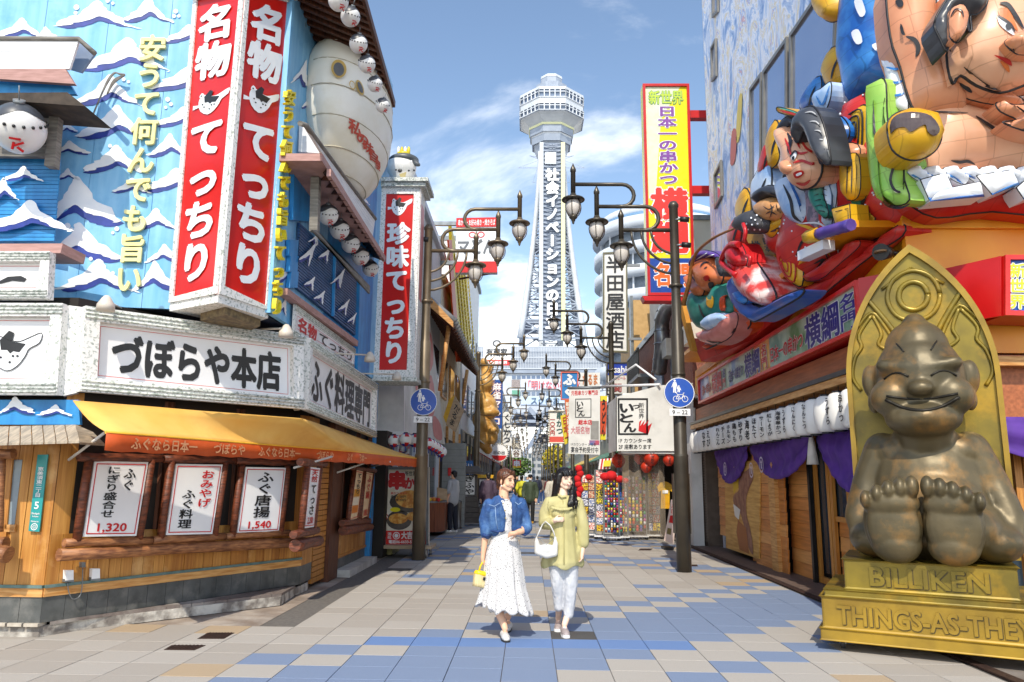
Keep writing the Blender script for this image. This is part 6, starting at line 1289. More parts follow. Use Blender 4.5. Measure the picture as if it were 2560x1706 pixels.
for i in range(len(LV) - 1):
 p0, p1 = LV[i], LV[i + 1]
 for (ax, ay), (bx, by) in (((-1, -1), (1, -1)), ((-1, 1), (1, 1)), ((-1, -1), (-1, 1)), ((1, -1), (1, 1))):
  A0_, B0_ = Vector((tx + ax * hw(p0), tyy + ay * hw(p0), tz(p0))), Vector((tx + bx * hw(p0), tyy + by * hw(p0), tz(p0)))
  A1__, B1_ = Vector((tx + ax * hw(p1), tyy + ay * hw(p1), tz(p1))), Vector((tx + bx * hw(p1), tyy + by * hw(p1), tz(p1)))
  for k in range(2):                                        # two panels each side of the shaft
   C0, D0 = A0_.lerp(B0_, k / 2), A0_.lerp(B0_, (k + 1) / 2); C1, D1 = A1__.lerp(B1_, k / 2), A1__.lerp(B1_, (k + 1) / 2)
   b.bar(C0, D1, .26); b.bar(D0, C1, .26); b.bar(C0.lerp(C1, .5), D0.lerp(D1, .5), .2); b.bar(C0.lerp(C1, .25), C0.lerp(D0, .5).lerp(C1.lerp(D1, .5), .5), .16); b.bar(D0.lerp(D1, .25), C0.lerp(D0, .5).lerp(C1.lerp(D1, .5), .5), .16)
  b.bar(A1__, B1_, .4)
  if i in (5, 10): b.prism([A1__, B1_, B1_.lerp(Vector((tx, tyy, B1_.z)), .3), A1__.lerp(Vector((tx, tyy, A1__.z)), .3)], (0, 0, -.8))
b.build('bracing', TGR, tw, kind='stuff')
for x in (-27, 27):
 for dy_ in (-8.3, 2.7): MB().box(tx + x * PX - .5, tx + x * PX + .5, tyy + dy_ - .5, tyy + dy_ + .5, tz(866), tz(392)).build('shaft_column', TYE if x > 0 and dy_ < 0 else TWH, tw)
 MB().box(tx + x * .68 * PX - .3, tx + x * .68 * PX + .3, tyy - 2.6, tyy + 2.6, tz(866), tz(392)).build('shaft_panel', TWH, tw)
b = MB()
for i in range(48):
 z0 = tz(866) + (tz(392) - tz(866)) * i / 48; dz = (tz(392) - tz(866)) / 48; X_ = 24 * PX
 for yy in (-8.4, 2.3): b.bar((tx - X_, tyy + yy, z0), (tx + X_, tyy + yy, z0), .2); b.bar((tx - X_, tyy + yy, z0), (tx + X_, tyy + yy, z0 + dz), .13); b.bar((tx + X_, tyy + yy, z0), (tx - X_, tyy + yy, z0 + dz), .13)
b.build('shaft_bracing', TGR, tw, kind='stuff')
MB().box(tx - 2.2, tx + 2.2, tyy - 8.1, tyy - 7.9, tz(866), tz(392)).build('lift_shaft', mat('blue grey lift shaft', '7d8aa0', '6f7d95'), tw)
MB().box(tx - 1.9, tx + 1.0, tyy - 8.8, tyy - 8.7, tz(444), tz(416)).build('shaft_panel', TWH, tw)
LT = mat('white tower letters', 'f6f7f8', 'eef0f2', rough=.5); q = [Vector((tx + a * 17 * PX, tyy - 8.9, tz(p))) for a, p in ((-1, 456), (1, 456), (1, 842), (-1, 842))]
text('lettering', LT, tw, '社会イノベーションの日立', q, vert=True, wt=.07, dep=.35, off=.1)
b = MB()
for s_ in (-1, 1):
 for dz, L_ in ((0, 9), (2.5, 6), (-3, 5)): b.bar((tx, tyy, tz(420) + dz), (tx + s_ * L_, tyy - 1, tz(424) + dz * 1.4), .09); b.bar((tx + s_ * L_, tyy - 1, tz(424) + dz * 1.4), (tx + s_ * 3, tyy, tz(400)), .06)
b.build('aerials', TGR, tw, kind='stuff')
BY = 178.; tb = T('tower_block', 'wide white building with louvres and window bands at the foot of the tower', 'building', at(1350, 1190, ('y', BY)))
def bx(x0, y0, x1, y1, m, nm, Y=BY, d=14, par=None): return slab(nm, m, par or tb, Q(rect(x0, y0, x1, y1), ('y', Y)), d)
bx(1195, 925, 1620, 1032, TWH, 'wall'); bx(1190, 868, 1600, 924, mat('louvre back', 'aeb8c6', 'a0abba'), 'louvre_back', BY + 1, 10)
b = MB()
for i in range(100): x = 1192 + i * 4.05; a, c = Q([(x, 866), (x, 923)], ('y', BY - .1)); b.bar(a, c, .14)
for y in (867, 894, 922): a, c = Q([(1190, y), (1600, y)], ('y', BY - .15)); b.bar(a, c, .22)
b.build('louvre', TWH, tb, kind='stuff'); bx(1190, 926, 1610, 933, TGR, 'cornice', BY - .6, 1)
b = MB()
for y0, y1 in ((939, 948), (979, 989)):
 for i in range(30): x = 1280 + i * 12.2; b.prism(Q(rect(x, y0, x + 9.5, y1), ('y', BY - .12)), (0, .1, 0))
b.build('window', TGL, tb, kind='stuff'); bx(1279, 950, 1300, 970, mat('curtained window', '77706f', 'a89a98'), 'window', BY - .2, .1); bx(1302, 948, 1620, 976, mat('pale banner', 'cfd6e2', 'c5cddb'), 'banner', BY - .3, .2); bx(1302, 992, 1620, 1012, mat('pale blue banner', 'bfd0e4', 'b2c6dd'), 'banner', BY - .3, .2)
text('lettering', mat('faded red letter', 'd0606a', 'c8565f'), tb, '「明けない夜はない」', Q(rect(1318, 951, 1480, 975), ('y', BY - .5)), wt=.02); text('lettering', mat('blue grey letter', '4f6a86', '46607a'), tb, 'スクのお', Q(rect(1326, 992, 1400, 1012), ('y', BY - .5)), wt=.02)
bx(1280, 976, 1300, 990, mat('green sign', '6aa890', '5f9c85'), 'green_sign', BY - .5, .2); bx(1190, 1032, 1620, 1037, TGR, 'soffit_edge', BY - .4, 12)
def beam_(x0, y0, x1, y1, w_, Y=BY - 1, m=None): a, c = Q([(x0, y0), (x1, y1)], ('y', Y)); MB().bar(a, c, w_, 1.2, up=(0, 1, 0)).build('arch_beam', m or TGR, tb)
beam_(1195, 1054, 1600, 1054, .7); beam_(1322, 1020, 1348, 1052, 1); beam_(1370, 1018, 1348, 1052, 1); beam_(1347, 1032, 1347, 1054, 1.4); beam_(1365, 1054, 1328, 1110, 1.1); beam_(1328, 1110, 1302, 1146, .9); beam_(1290, 1025, 1265, 1065, .8)
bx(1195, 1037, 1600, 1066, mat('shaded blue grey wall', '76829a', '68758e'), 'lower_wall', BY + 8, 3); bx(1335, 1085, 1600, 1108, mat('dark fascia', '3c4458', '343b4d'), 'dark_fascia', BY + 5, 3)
FARM = [mat('far wall %d' % i, c, None, rough=.8, sc=.2) for i, c in enumerate(('c8cac8', 'b9bcbf', 'd4cfc4', 'a9b0b6', 'cfc6b4'))]; FWN = mat('far window', '5b6670', '6b7680', rough=.3)
def far_block(label, x0, y0, x1, yb, Y, m, nx, ny):
 q = Q([(x0, y0), (x1, y0), (x1, yb), (x0, yb)], ('y', Y)); t = T('distant_building', label, 'building', (q[0].x, Y, 0)); q[2].z = q[3].z = 0
 slab('wall', m, t, q, 12); b = MB()
 for i in range(nx):
  for j in range(ny): s4 = sub(q, (i + .18) / nx, (j + .3) / ny * .93, (i + .82) / nx, (j + .8) / ny * .93); b.prism([p + Vector((0, -.12, 0)) for p in s4], (0, .1, 0))
 b.build('window', FWN, t, kind='stuff'); slab('parapet', mat('pale parapet', 'd8dadc'), t, [q[0] + Vector((-.2, -.2, .3)), q[1] + Vector((.2, -.2, .3)), q[1] + Vector((.2, -.2, -.5)), q[0] + Vector((-.2, -.2, -.5))], 12.4)
far_block('grey block with balconies seen beneath the tower arch', 1328, 1108, 1368, 1190, 240, FARM[1], 3, 6); far_block('pale distant block left of centre beneath the arch', 1298, 1130, 1330, 1190, 230, FARM[0], 3, 4)
far_block('cream distant block right of centre beneath the arch', 1368, 1118, 1400, 1190, 250, FARM[2], 3, 5); far_block('low grey distant block on the right beyond the trees', 1400, 1125, 1480, 1190, 245, FARM[3], 6, 4); far_block('pale distant block on the left under the overpass', 1220, 1090, 1298, 1190, 235, FARM[4], 6, 5)
# ================================================================= buildings along the street
def house(label, x, y0, y1, h_, m, side, feat='win', name='shop_building', trim=None, fz=2.9, seed=0, aw=1):
 """a building along the street: its front stands on x, facing the street"""
 rnd = random.Random(seed); d = -1 if side == 'l' else 1; X1 = x + d * 7; t = T(name, label, 'building', (x, (y0 + y1) / 2, 0), 'shop buildings along the street')
 MB().box(min(x, X1), max(x, X1), y0, y1, 0, h_).build('wall', m, t); o = -d
 tr = trim or TWH; MB().box(min(x + o * .12, X1), max(x + o * .12, X1), y0 - .05, y1 + .05, h_, h_ + .18).build('parapet', tr, t)
 nfl = max(1, int((h_ - fz) / 2.7)); nb = max(1, int((y1 - y0) / 2.2))
 for f in range(nfl):
  for k in range(nb):
   a = y0 + (y1 - y0) * (k + .2) / nb; c = y0 + (y1 - y0) * (k + .8) / nb; z0 = fz + .8 + f * 2.7
   if z0 + 1.4 > h_: continue
   w_ = MB().box(min(x, x + o * .05), max(x, x + o * .05), a, c, z0, z0 + 1.3).build('window', tr, t)
   MB().box(min(x + o * .02, x + o * .06), max(x + o * .02, x + o * .06), a + .07, c - .07, z0 + .07, z0 + 1.23).build('pane', GLASS, w_)
 MB().box(min(x - o * .3, x + o * .02), max(x - o * .3, x + o * .02), y0 + .3, y1 - .3, .05, fz - .4).build('shopfront', GLASS if rnd.random() < .5 else DARK, t)
 if aw: aw_ = plain(rnd.choice(['b4423a', '3a5f9c', 'd8b23a', '4a7d58', 'c9c2b4', '8a4a30'])); MB().prism([(x, y0 + .1, fz), (x, y1 - .1, fz), (x + o * .8, y1 - .1, fz - .45), (x + o * .8, y0 + .1, fz - .45)], (0, 0, .05)).build('awning', aw_, t)
 for k in range(nb + 1): yy = y0 + (y1 - y0) * k / nb; MB().box(min(x, x + o * .08), max(x, x + o * .08), max(y0, yy - .1), min(y1, yy + .1), 0, fz).build('pilaster', tr, t)
 return t
GW = mat('grey corrugated wall', 'bfc3c7', 'a9aeb5', rough=.6, sc=2, st=(6, 6, .3)); CRW = mat('cream wall', 'e4dcc8', 'cbbf a6'.replace(' ', ''), rough=.7); WHW = mat('white tiled wall', 'e2e4e6', 'd3d6d9', rough=.5, sc=6); BRK = mat('brown brick', '9a5f4c', '7f4a3b', rough=.7, sc=18, lo=.4, hi=.6, bump=.3)
wl = T('white_wall_sign', 'sloping white sign wall with faded red letter shapes beside the brown lamp post', 'sign', (-2.7, 17, 2.4)); WP = ('x', -2.62)
Yw = at(1000, 1080, WP).y
flat('wall_face', mat('weathered white board', 'dfe0de', 'cfd0ce', rough=.6, sc=2, wear='b9bcb6', wsc=1), wl, [(1006, 1078), (1006, 560), (1052, 640), (1070, 760), (1092, 930), (1113, 1112)], WP, 0, .15)
FR2 = mat('faded red letter board', 'dd8d8c', 'd27f80', rough=.5)
for P in ([(1030, 660), (1044, 690), (1048, 800), (1028, 860)], [(1060, 820), (1078, 840), (1082, 910), (1064, 930)], [(1056, 960), (1078, 940), (1088, 1020), (1066, 1050)], [(1036, 900), (1052, 890), (1050, 960), (1040, 990)], [(1082, 1040), (1100, 1060), (1104, 1100), (1084, 1090)]): flat('letter_shape', FR2, wl, spline(P, 3), WP, .01)
slab('front_face', mat('pale grey board', 'ebe9e9', 'dfdddd', rough=.6), wl, Q([(922, 952), (1010, 952), (1010, 1080), (922, 1080)], ('y', Yw - .05)), .1)
flat('round_print', WHITE, wl, spline([(925, 985), (945, 1000), (950, 1040), (940, 1062), (925, 1066)], 3), ('y', Yw - .05), .005)
slab('base_band', FOAM, wl, Q([(922, 1079), (1012, 1079), (1112, 1111), (1112, 1116), (1012, 1086), (922, 1086)][:4][:2] + [(1012, 1088), (922, 1088)], ('y', Yw - .08)), .1)
b1 = house('grey corrugated building behind the white sign wall', -2.75, Yw + .1, 22.5, 8.2, GW, 'l', fz=3.2, seed=1, aw=0)
MB().box(-9.5, -2.76, 14.6, Yw + .05, 0, 2.4).build('alley_wall', DARK, b1)
house('cream building with tiled eaves behind the brown lamp post', -2.75, 22.6, 29.5, 7.6, CRW, 'l', fz=3.2, trim=WOODL, seed=2, aw=0)
ev = T('tiled_eave', 'projecting dark timber eave with round grey tile ends propped on a pale pole', 'roof', (-2.2, 25, 5)); EX = ('x', -1.95)
e0, e1 = at(1120, 808, EX), at(1180, 917, EX); g0, g1 = at(1078, 790, ('x', -2.7)), at(1150, 922, ('x', -2.7)); e0 = Vector((-1.95, 18.7, 5.35)); e1 = Vector((-1.95, 28, 5.35)); g0 = Vector((-2.75, 18.7, 6.05)); g1 = Vector((-2.75, 28, 6.05))
MB().prism([g0, e0, e1, g1], (0, 0, .1)).build('roof_deck', EB, ev)
for i in range(22):
 t_ = (i + .5) / 22; a = e0.lerp(e1, t_); c = g0.lerp(g1, t_); MB().tube([a + Vector((.03, 0, .14)), c + Vector((0, 0, .14))], .09, 8).build('roof_tile', mat('grey roof tile', '8f9293', '7b7e80', rough=.5), ev); MB().bar(a - Vector((0, 0, .03)), c - Vector((0, 0, .03)), .08, .1).build('rafter', WOODD, ev)
MB().prism([g0 + Vector((0, -.02, -.05)), e0 + Vector((0, -.02, -.05)), e0 + Vector((0, -.02, .1)), g0 + Vector((0, -.02, .25))], (0, .1, 0)).build('gable_board', WOODL, ev)
MB().tube([at(1122, 815, ('y', 19.2)), at(1100, 978, ('y', 19.4))], .06, 8).build('prop', WOODL, ev); MB().tube([at(1168, 925, ('y', 30)), at(1155, 1010, ('y', 30))], .07, 8).build('prop', WOODL, ev)
yl = T('yellow_scale_panel', 'tall yellow scaled panel with orange edge on the left building front', 'sign', (-2.6, 27, 5)); YX = ('x', -2.5)
flat('panel', mat('yellow scale board', 'e8cf2e', 'dcc022', rough=.4), yl, [(1128, 560), (1146, 640), (1168, 700), (1176, 860), (1150, 900), (1140, 800)], YX, 0, .1); flat('orange_edge', FOR_, yl, [(1120, 600), (1128, 600), (1142, 800), (1152, 905), (1142, 905), (1130, 760)], YX, .02, .05)
b = MB()
for j in range(26):
 for i in range(5):
  p = at(1136 + i * 7 + j * .9, 640 + j * 10 + i * 2, YX) + Vector((.03, 0, 0)); b.ball(p, .03, .14, .09, 6, 4)
b.build('scale', mat('yellow scale', 'f0da3e', 'd8b820'), yl, kind='stuff')
house('tall white building with grey vertical window strips', -2.7, 29.6, 38.8, 11.2, WHW, 'l', fz=3.4, trim=mat('grey strip', '7c848c'), seed=3)
RBS = T('bracket_sign', 'white sign with red bands and brush logo on steel brackets over the street', 'sign', at(1190, 680, ('y', 22))); q = Q([(1141, 546), (1243, 544), (1243, 682), (1138, 682)], ('y', 22)); slab('panel', FOAM, RBS, q, .25); n_ = nrm(q)
slab('red_band', REDP, RBS, sub(q, 0, 0, 1, .17), .02, off=.02); slab('red_band', REDP, RBS, sub(q, 0, .8, 1, 1), .02, off=.02); text('lettering', WHITE, RBS, '串かつ・お好み焼き・焼きそば', sub(q, .03, .03, .97, .15), wt=.02, off=.026)
text('lettering', REDI, RBS, '○○', sub(q, .3, .24, .7, .38), wt=.03, off=.006); text('lettering', mat('grey brush ink', '6c7076', '5c6066'), RBS, 'マどん', sub(q, .04, .38, .96, .68), wt=.05, off=.006)
for y in (560, 658): MB().bar(at(1052, y, ('y', 22.1)), at(1140, y, ('y', 22.1)), .12).build('bracket', GREYM, RBS)
MB().tube([at(1148, 698, ('y', 22.2)), at(1240, 682, ('y', 22.2))], .03, 6).build('stay_rod', WOODD, RBS)
house('low shop with a gold dragon front, left side', -2.75, 39, 52, 7.6, CRW, 'l', seed=4); house('low white shop further down the left side', -2.8, 52.2, 70, 7.4, WHW, 'l', seed=5); house('pale three-storey shop far down the left side', -3, 70.2, 96, 10.5, FARM[2], 'l', seed=6); house('last grey shop on the left before the tower', -3.6, 96.3, 160, 13, FARM[1], 'l', seed=7)
dr = T('gold_dragon', 'tall gold dragon sculpture climbing the left shop front', 'sculpture', at(1215, 1140, ('y', 33))); GD = mat('gold carving', 'd9aa62', 'b8843c', rough=.4, sc=4, det=5, bump=.4); DY = ('y', 33)
P = [at(x, y, DY) + Vector((0, .25 * math.sin(i), 0)) for i, (x, y) in enumerate(spline([(1210, 905), (1218, 950), (1206, 990), (1222, 1020), (1204, 1050), (1226, 1075), (1208, 1100), (1220, 1125)], 4, False))]
pr = [('p', P, [.18 + .25 * math.sin(math.pi * i / len(P)) for i in range(len(P))]), ('e', at(1226, 1032, ('y', 32.6)), (.42, .4, .22)), ('e', at(1214, 1062, ('y', 32.6)), (.3, .3, .3)), ('e', at(1228, 1092, ('y', 32.7)), (.3, .3, .35)), ('c', at(1216, 1000, DY), .2, at(1232, 1022, ('y', 32.4)), .12), ('c', at(1218, 1080, DY), .25, at(1234, 1075, ('y', 32.3)), .15)]
blob('body', pr, GD, dr, vox=.06, smooth=2)
b = MB()
for i in range(18): p = at(1222 + 3 * math.sin(i), 905 + i * 7, ('y', 32.8)); b.tube([p, p + Vector((.28, -.1, .25))], [.05, .005], 5)
b.build('spines', GD, dr, kind='stuff')
tp = T('timber_board_sign', 'tilted unpainted board with brush lettering below the tiled eave', 'sign', at(1130, 1080, ('y', 23))); q = Q([(1137, 990), (1158, 1025), (1137, 1080), (1114, 1062)], ('y', 23)); slab('board', mat('raw board', 'b9a184', 'a58d70', rough=.6, sc=3, st=(1, 1, 5)), tp, q, .3); flat('edge', FYE, tp, [(1122, 1000), (1137, 988), (1116, 1062), (1108, 1042)], ('y', 23), -.02, .1)
text('lettering', BLACK, tp, 'だるま', sub(q, .2, .1, .8, .9), vert=True, wt=.03)
def hang_sign(name, label, px, Y, fill_, txt, ink, vert=True, th=.2, frm=None, wt=.04, box=(.12, .06, .88, .94), bulbs=False, outline=None, bands=(), bars=()):
 q = Q(px, ('y', Y)); t = T(name, label, 'sign', q[3]); slab('panel', plain(fill_, .4), t, q, th)
 if frm: frame('sign_frame', plain(frm, .4), t, q, (q[1] - q[0]).length * .06, .04)
 for (v0, v1, c) in bands: slab('colour_band', plain(c, .4), t, sub(q, 0, v0, 1, v1), .01, off=.012)
 for s_, bx_, m_, v_ in (txt if isinstance(txt, list) else [(txt, box, ink, vert)]):
  if outline: lined(t, s_, sub(q, *bx_), plain(m_, .4), plain(outline, .4), wt, wt + .05, off=.02, vert=v_)
  else: text('lettering', plain(m_, .4), t, s_, sub(q, *bx_), vert=v_, wt=wt, off=.02)
 if bulbs:
  b = MB(); k = 14
  for i in range(k):
   for P_ in (q[0].lerp(q[1], i / k), q[1].lerp(q[2], i / k), q[2].lerp(q[3], i / k), q[3].lerp(q[0], i / k)): b.ball(P_ + Vector((0, -.05, 0)), .045, n=6, m=4)
  b.build('bulb', mat('bulb glass', 'e8e0cc'), t, kind='stuff')
 for (x0, y0, x1, y1) in bars: MB().bar(at(x0, y0, ('y', Y + .05)), at(x1, y1, ('y', Y + .05)), .09).build('bracket', plain('8a8d90', .4), t)
 return t
hang_sign('vertical_sign', 'dark blue vertical mahjong sign with outlined white characters', [(1229, 950), (1257, 950), (1255, 1072), (1226, 1070)], 40, '1c4f96', '麻雀マルコ', 'f2f2f2', outline='b8402e', bars=[(1222, 950, 1230, 950), (1220, 1060, 1228, 1060)])
hang_sign('vertical_sign', 'narrow white vertical sign with black script right of the mahjong sign', [(1257, 1030), (1279, 1030), (1279, 1115), (1257, 1113)], 46, 'e9e7e2', 'くしかつ', '2a2a2a')
hang_sign('roof_sign', 'white rooftop billboard with red bottom band and circled mark', [(1208, 845), (1276, 845), (1276, 914), (1208, 914)], 62, 'ececec', [('○', (.35, .05, .65, .35), '55575c', False), ('有蔵家', (.1, .38, .9, .68), '3a3c40', False), ('大阪新世界', (.1, .84, .9, .96), 'f4f4f4', False)], '', bands=[(.8, 1, 'd23a3a')])
hang_sign('vertical_sign', 'small red and yellow sign near the far green trees', [(1282, 1150), (1302, 1150), (1302, 1168), (1282, 1168)], 70, 'd5323a', '串', 'f4f4f4', vert=False, bands=[(.85, 1.1, 'f0c030')])
hang_sign('vertical_sign', 'small white square sign with brown mark above the red one', [(1280, 1124), (1302, 1124), (1302, 1144), (1280, 1144)], 72, 'ecebe8', '谷', '6a5040', vert=False)
rs = T('round_sign', 'round white sign ringed with bulbs over a red half', 'sign', at(1248, 1132, ('y', 40))); c = at(1248, 1132, ('y', 40)); MB().tube([c, c + Vector((0, .2, 0))], .45, 28).build('disc', WHITE, rs)
b = MB(); b.poly([c + Vector((.43 * math.cos(a), -.01, .43 * math.sin(a))) for a in [R(200 + i * 14) for i in range(11)]]); b.build('red_segment', REDI, rs); text('lettering', BLACK, rs, '日の出', [c + Vector((sx * .3, -.012, sz)) for sx, sz in ((-1, .1), (1, .1), (1, -.1), (-1, -.1))], wt=.03)
b = MB()
for i in range(28): a = i * math.pi / 14; b.ball(c + Vector((.48 * math.cos(a), -.02, .48 * math.sin(a))), .035, n=6, m=4)
b.build('bulb', mat('bulb glass', 'e8e0cc'), rs, kind='stuff')
YS = T('skewer_tower_sign', 'tall yellow and white vertical sign with purple and red characters, red steel frame', 'sign', at(1668, 738, ('y', 19))); PY = ('y', 19)
q = Q([(1606, 212), (1722, 212), (1737, 740), (1619, 740)], PY); slab('panel', mat('sign yellow', 'ecdf2c', 'e4d522', rough=.25), YS, q, .35); frame('sign_frame', REDB, YS, q, .07, .06)
flat('pale_panel', mat('pale yellow acrylic', 'e4e8c8', 'dce0b8', rough=.2), YS, [(1612, 218), (1700, 218), (1652, 300), (1640, 480), (1622, 500)], PY, .004); slab('blue_panel', mat('sign blue', '1747a0', '143f92', rough=.3), YS, sub(q, .05, .83, .95, .985), .01, off=.006)
lined(YS, '新世界', sub(q, .12, .03, .88, .1), mat('sign green yellow', 'b8cf3a', 'a9c030'), mat('sign teal outline', '3a8a6a', '348060'), .03, .08, off=.01)
lined(YS, '日本一の串かつ', sub(q, .3, .105, .72, .49), mat('sign purple', '7d3c98', '73348c'), FOAM, .045, .1, off=.01, vert=True)
lined(YS, '横綱', sub(q, .1, .5, .92, .81), mat('sign red', 'e0241c', 'd41f18'), FOAM, .06, .1, off=.01, vert=True); lined(YS, '名門', sub(q, .14, .85, .9, .96), mat('sign orange', 'ec6a1c', 'e26016'), FOAM, .05, .1, off=.01)
for (x0, y0, x1, y1) in ((1724, 290, 1808, 290), (1729, 478, 1775, 478)): a, c = Q([(x0, y0), (x1, y1)], ('y', 19.15)); MB().bar(a, c, .22, .22).build('bracket', REDB, YS)
q2_ = Q([(1606, 740), (1737, 740), (1737, 752), (1612, 752)], ('y', 18.95)); slab('lower_edge', REDB, YS, q2_, .4)
tb2 = T('beige_tower_block', 'plain beige concrete block behind the tall yellow sign', 'building', (5, 24, 0)); MB().box(4.6, 12, 21.5, 28, 0, 9.2).build('wall', mat('beige concrete', 'cfcac0', 'c2bcb1', rough=.7, sc=.6, wear='b5afa4', wsc=.5), tb2); MB().box(4.55, 12, 21.45, 28, 9.2, 9.35).build('parapet', GREYM, tb2)
bk2 = T('brick_building', 'brown tiled building with window bars, silver duct and wall units, right side', 'building', (4.2, 24, 0)); BX_ = 4.25
MB().box(BX_, 9, 19.3, 29, 0, 6.4).build('wall', BRK, bk2); MB().box(BX_ - .06, 9, 19.25, 29.05, 6.4, 6.6).build('parapet', GREYM, bk2)
for i in range(46):
 for j in range(0, 1): pass
b = MB()
for j in range(60): z = 2.6 + j * .062; b.box(BX_ - .004, BX_, 19.3, 29, z, z + .05)
b.build('brick_course', BRK, bk2, kind='stuff')
for y0 in (20.5, 23.4, 26.2):
 w_ = MB().box(BX_ - .06, BX_, y0, y0 + 1.5, 3.7, 5.2).build('window', GREYM, bk2); MB().box(BX_ - .07, BX_ - .02, y0 + .08, y0 + 1.42, 3.78, 5.12).build('pane', mat('pale window', '9db3c8', 'b0c2d2', rough=.15), w_)
D = mat('silver duct', 'a3a7aa', '8f9396', rough=.3, metal=.7, sc=4); dp = [at(x, y, ('x', 3.95)) for x, y in spline([(1700, 745), (1672, 760), (1655, 800), (1655, 860), (1648, 930)], 4, False)]; MB().tube(dp, .22, 14).build('duct', D, bk2)
for i in range(0, len(dp), 2): MB().tube([dp[i] + Vector((0, 0, .02)), dp[i] - Vector((0, 0, .02))], .24, 14).build('duct_joint', D, bk2)
for x, y, w_, h_ in ((1722, 832, 22, 34), (1668, 868, 40, 30), (1648, 700, 12, 20)): a = at(x, y, ('x', 4.0)); MB().box(a.x - .1, BX_, a.y - .35, a.y + .35, a.z - .3, a.z + .2).build('wall_unit', mat('cream wall unit', 'cfc9ba', 'c2bcad'), bk2)
bal = Q([(1584, 770), (1624, 780), (1624, 806), (1590, 832)], ('x', 4.1)); MB().box(3.75, BX_, 25.6, 28.4, 5.0, 5.12).build('balcony_floor', GREYM, bk2); b = MB()
for i in range(20): b.bar((3.78, 25.6 + i * .147, 5.1), (3.78, 25.6 + i * .147, 6.0), .04)
b.bar((3.78, 25.6, 6), (3.78, 28.4, 6), .06); b.build('balcony_railing', mat('black steel', '1c1c1d'), bk2, kind='stuff')
tn = T('tan_building', 'narrow tan building with vertical trim behind the white character sign', 'building', (4.2, 31, 0)); MB().box(4.15, 9, 29.2, 33.5, 0, 8.6).build('wall', mat('tan wall', 'c9a36e', 'bb9560', rough=.7), tn); MB().box(4.05, 4.15, 29.3, 29.7, 0, 8.8).build('trim', GREYM, tn); MB().box(3.9, 4.14, 29.9, 33, 4.4, 6.2).build('bay_window', mat('bronze bay', '8c8276', '7c7268'), tn)
hs_ = hang_sign('liquor_shop_sign', 'tall white vertical sign with five thin black characters', [(1507, 632), (1568, 630), (1570, 882), (1507, 880)], 27, 'e6e4e0', '半田屋酒店', '2c2c30', frm='6f6a52', wt=.02, box=(.1, .03, .9, .97), bars=[(1568, 664, 1600, 664), (1568, 848, 1604, 848)])
apb = T('apartment_building', 'tall white apartment building with curved stepped balconies', 'building', (11, 92, 0)); AW_ = mat('apartment render', 'cdd3da', 'bcc4ce', rough=.6, sc=.3); AD = mat('balcony recess', '6d7884', '5f6a77', rough=.6)
ax, ay, ar = 17.3, 95, 8.8
def cyl(z0, z1, r, m, nm, sx=1): b = MB(); b.lathe((ax, ay, z0), [(r, 0), (r, z1 - z0)], 40, sx=sx); return b.build(nm, m, apb)
for k in range(10):
 z = 2 + k * 3.0; cyl(z, z + 1.25, ar + (.0 if k < 10 else .1), AW_, 'balcony'); cyl(z + 1.25, z + 3.0, ar - 1.3, AD, 'recess')
 for a in range(0, 12): an = R(150 + a * 14); MB().box(ax + (ar - .9) * math.cos(an) - .1, ax + (ar - .9) * math.cos(an) + .1, ay + (ar - .9) * math.sin(an) - .1, ay + (ar - .9) * math.sin(an) + .1, z + 1.25, z + 3).build('balcony_post', AW_, apb) if a % 2 == 0 else None
cyl(32, 33.4, ar + .2, AW_, 'parapet'); cyl(33.4, 33.9, ar - .2, mat('blue roof edge', '6f93b5', '6388aa'), 'roof_edge'); cyl(33.9, 35, ar - .8, AW_, 'roof')
house('low dark shop with signs on the right past the tan building', 4.3, 33.8, 46, 5.4, FARM[4], 'r', seed=8); house('pale shop in the middle of the right row', 4.3, 46.2, 62, 6.6, WHW, 'r', seed=9); house('cream shop far down the right row', 4.4, 62.2, 82, 7.8, CRW, 'r', seed=10); house('last shops on the right before the tower', 5.2, 82.3, 160, 9.5, FARM[0], 'r', seed=11)
wb = T('bar_corner_box', 'large white box sign with framed brush characters and a red hand mark', 'sign', (3, 19.2, 2.2)); WY = ('y', 18.7); WBM = mat('soft white board', 'e2e1dd', 'd6d5d1', rough=.5, sc=2, wear='bdbcb6', wsc=1)
flat('front_face', WBM, wb, [(1540, 993), (1650, 964), (1732, 958), (1736, 1128), (1540, 1128)], WY, 0, .05)
a, c = at(1540, 993, WY), at(1540, 1128, WY); MB().prism([a, c, c + Vector((-.02, 1.6, .0)), a + Vector((-.02, 1.6, -.0))], (.02, 0, 0)).build('side_face', WBM, wb)
fq = Q([(1544, 996), (1620, 996), (1620, 1088), (1545, 1088)], WY); frame('ink_frame', BLACK, wb, fq, .045, .004, off=.002)
for s_, bx_, w_ in (('い', (.08, .1, .52, .42), .06), ('っ', (.5, .12, .72, .3), .04), ('と', (.08, .4, .5, .68), .06), ('ん', (.2, .66, .6, .94), .06)): text('lettering', BLACK, wb, s_, sub(fq, *bx_), wt=w_)
text('lettering', BLACK, wb, '新世界', sub(fq, .68, .12, .88, .56), vert=True, wt=.01); text('lettering', BLACK, wb, '1F カウンター席', Q(rect(1545, 1096, 1630, 1108), WY), wt=.02); text('lettering', BLACK, wb, '2F 座敷あります', Q(rect(1545, 1111, 1630, 1124), WY), wt=.02)
flat('hand_mark', REDI, wb, [(1598, 1055), (1604, 1050), (1600, 1066), (1612, 1050), (1608, 1064), (1622, 1050), (1616, 1068), (1630, 1058), (1620, 1086), (1596, 1078)], WY, .006)
MB().box(2.35, 4.6, 18.75, 20.3, 3.55, 3.65).build('top', WBM, wb); MB().box(2.3, 4.4, 18.75, 20.3, 2.15, 2.2).build('underside', WBM, wb)
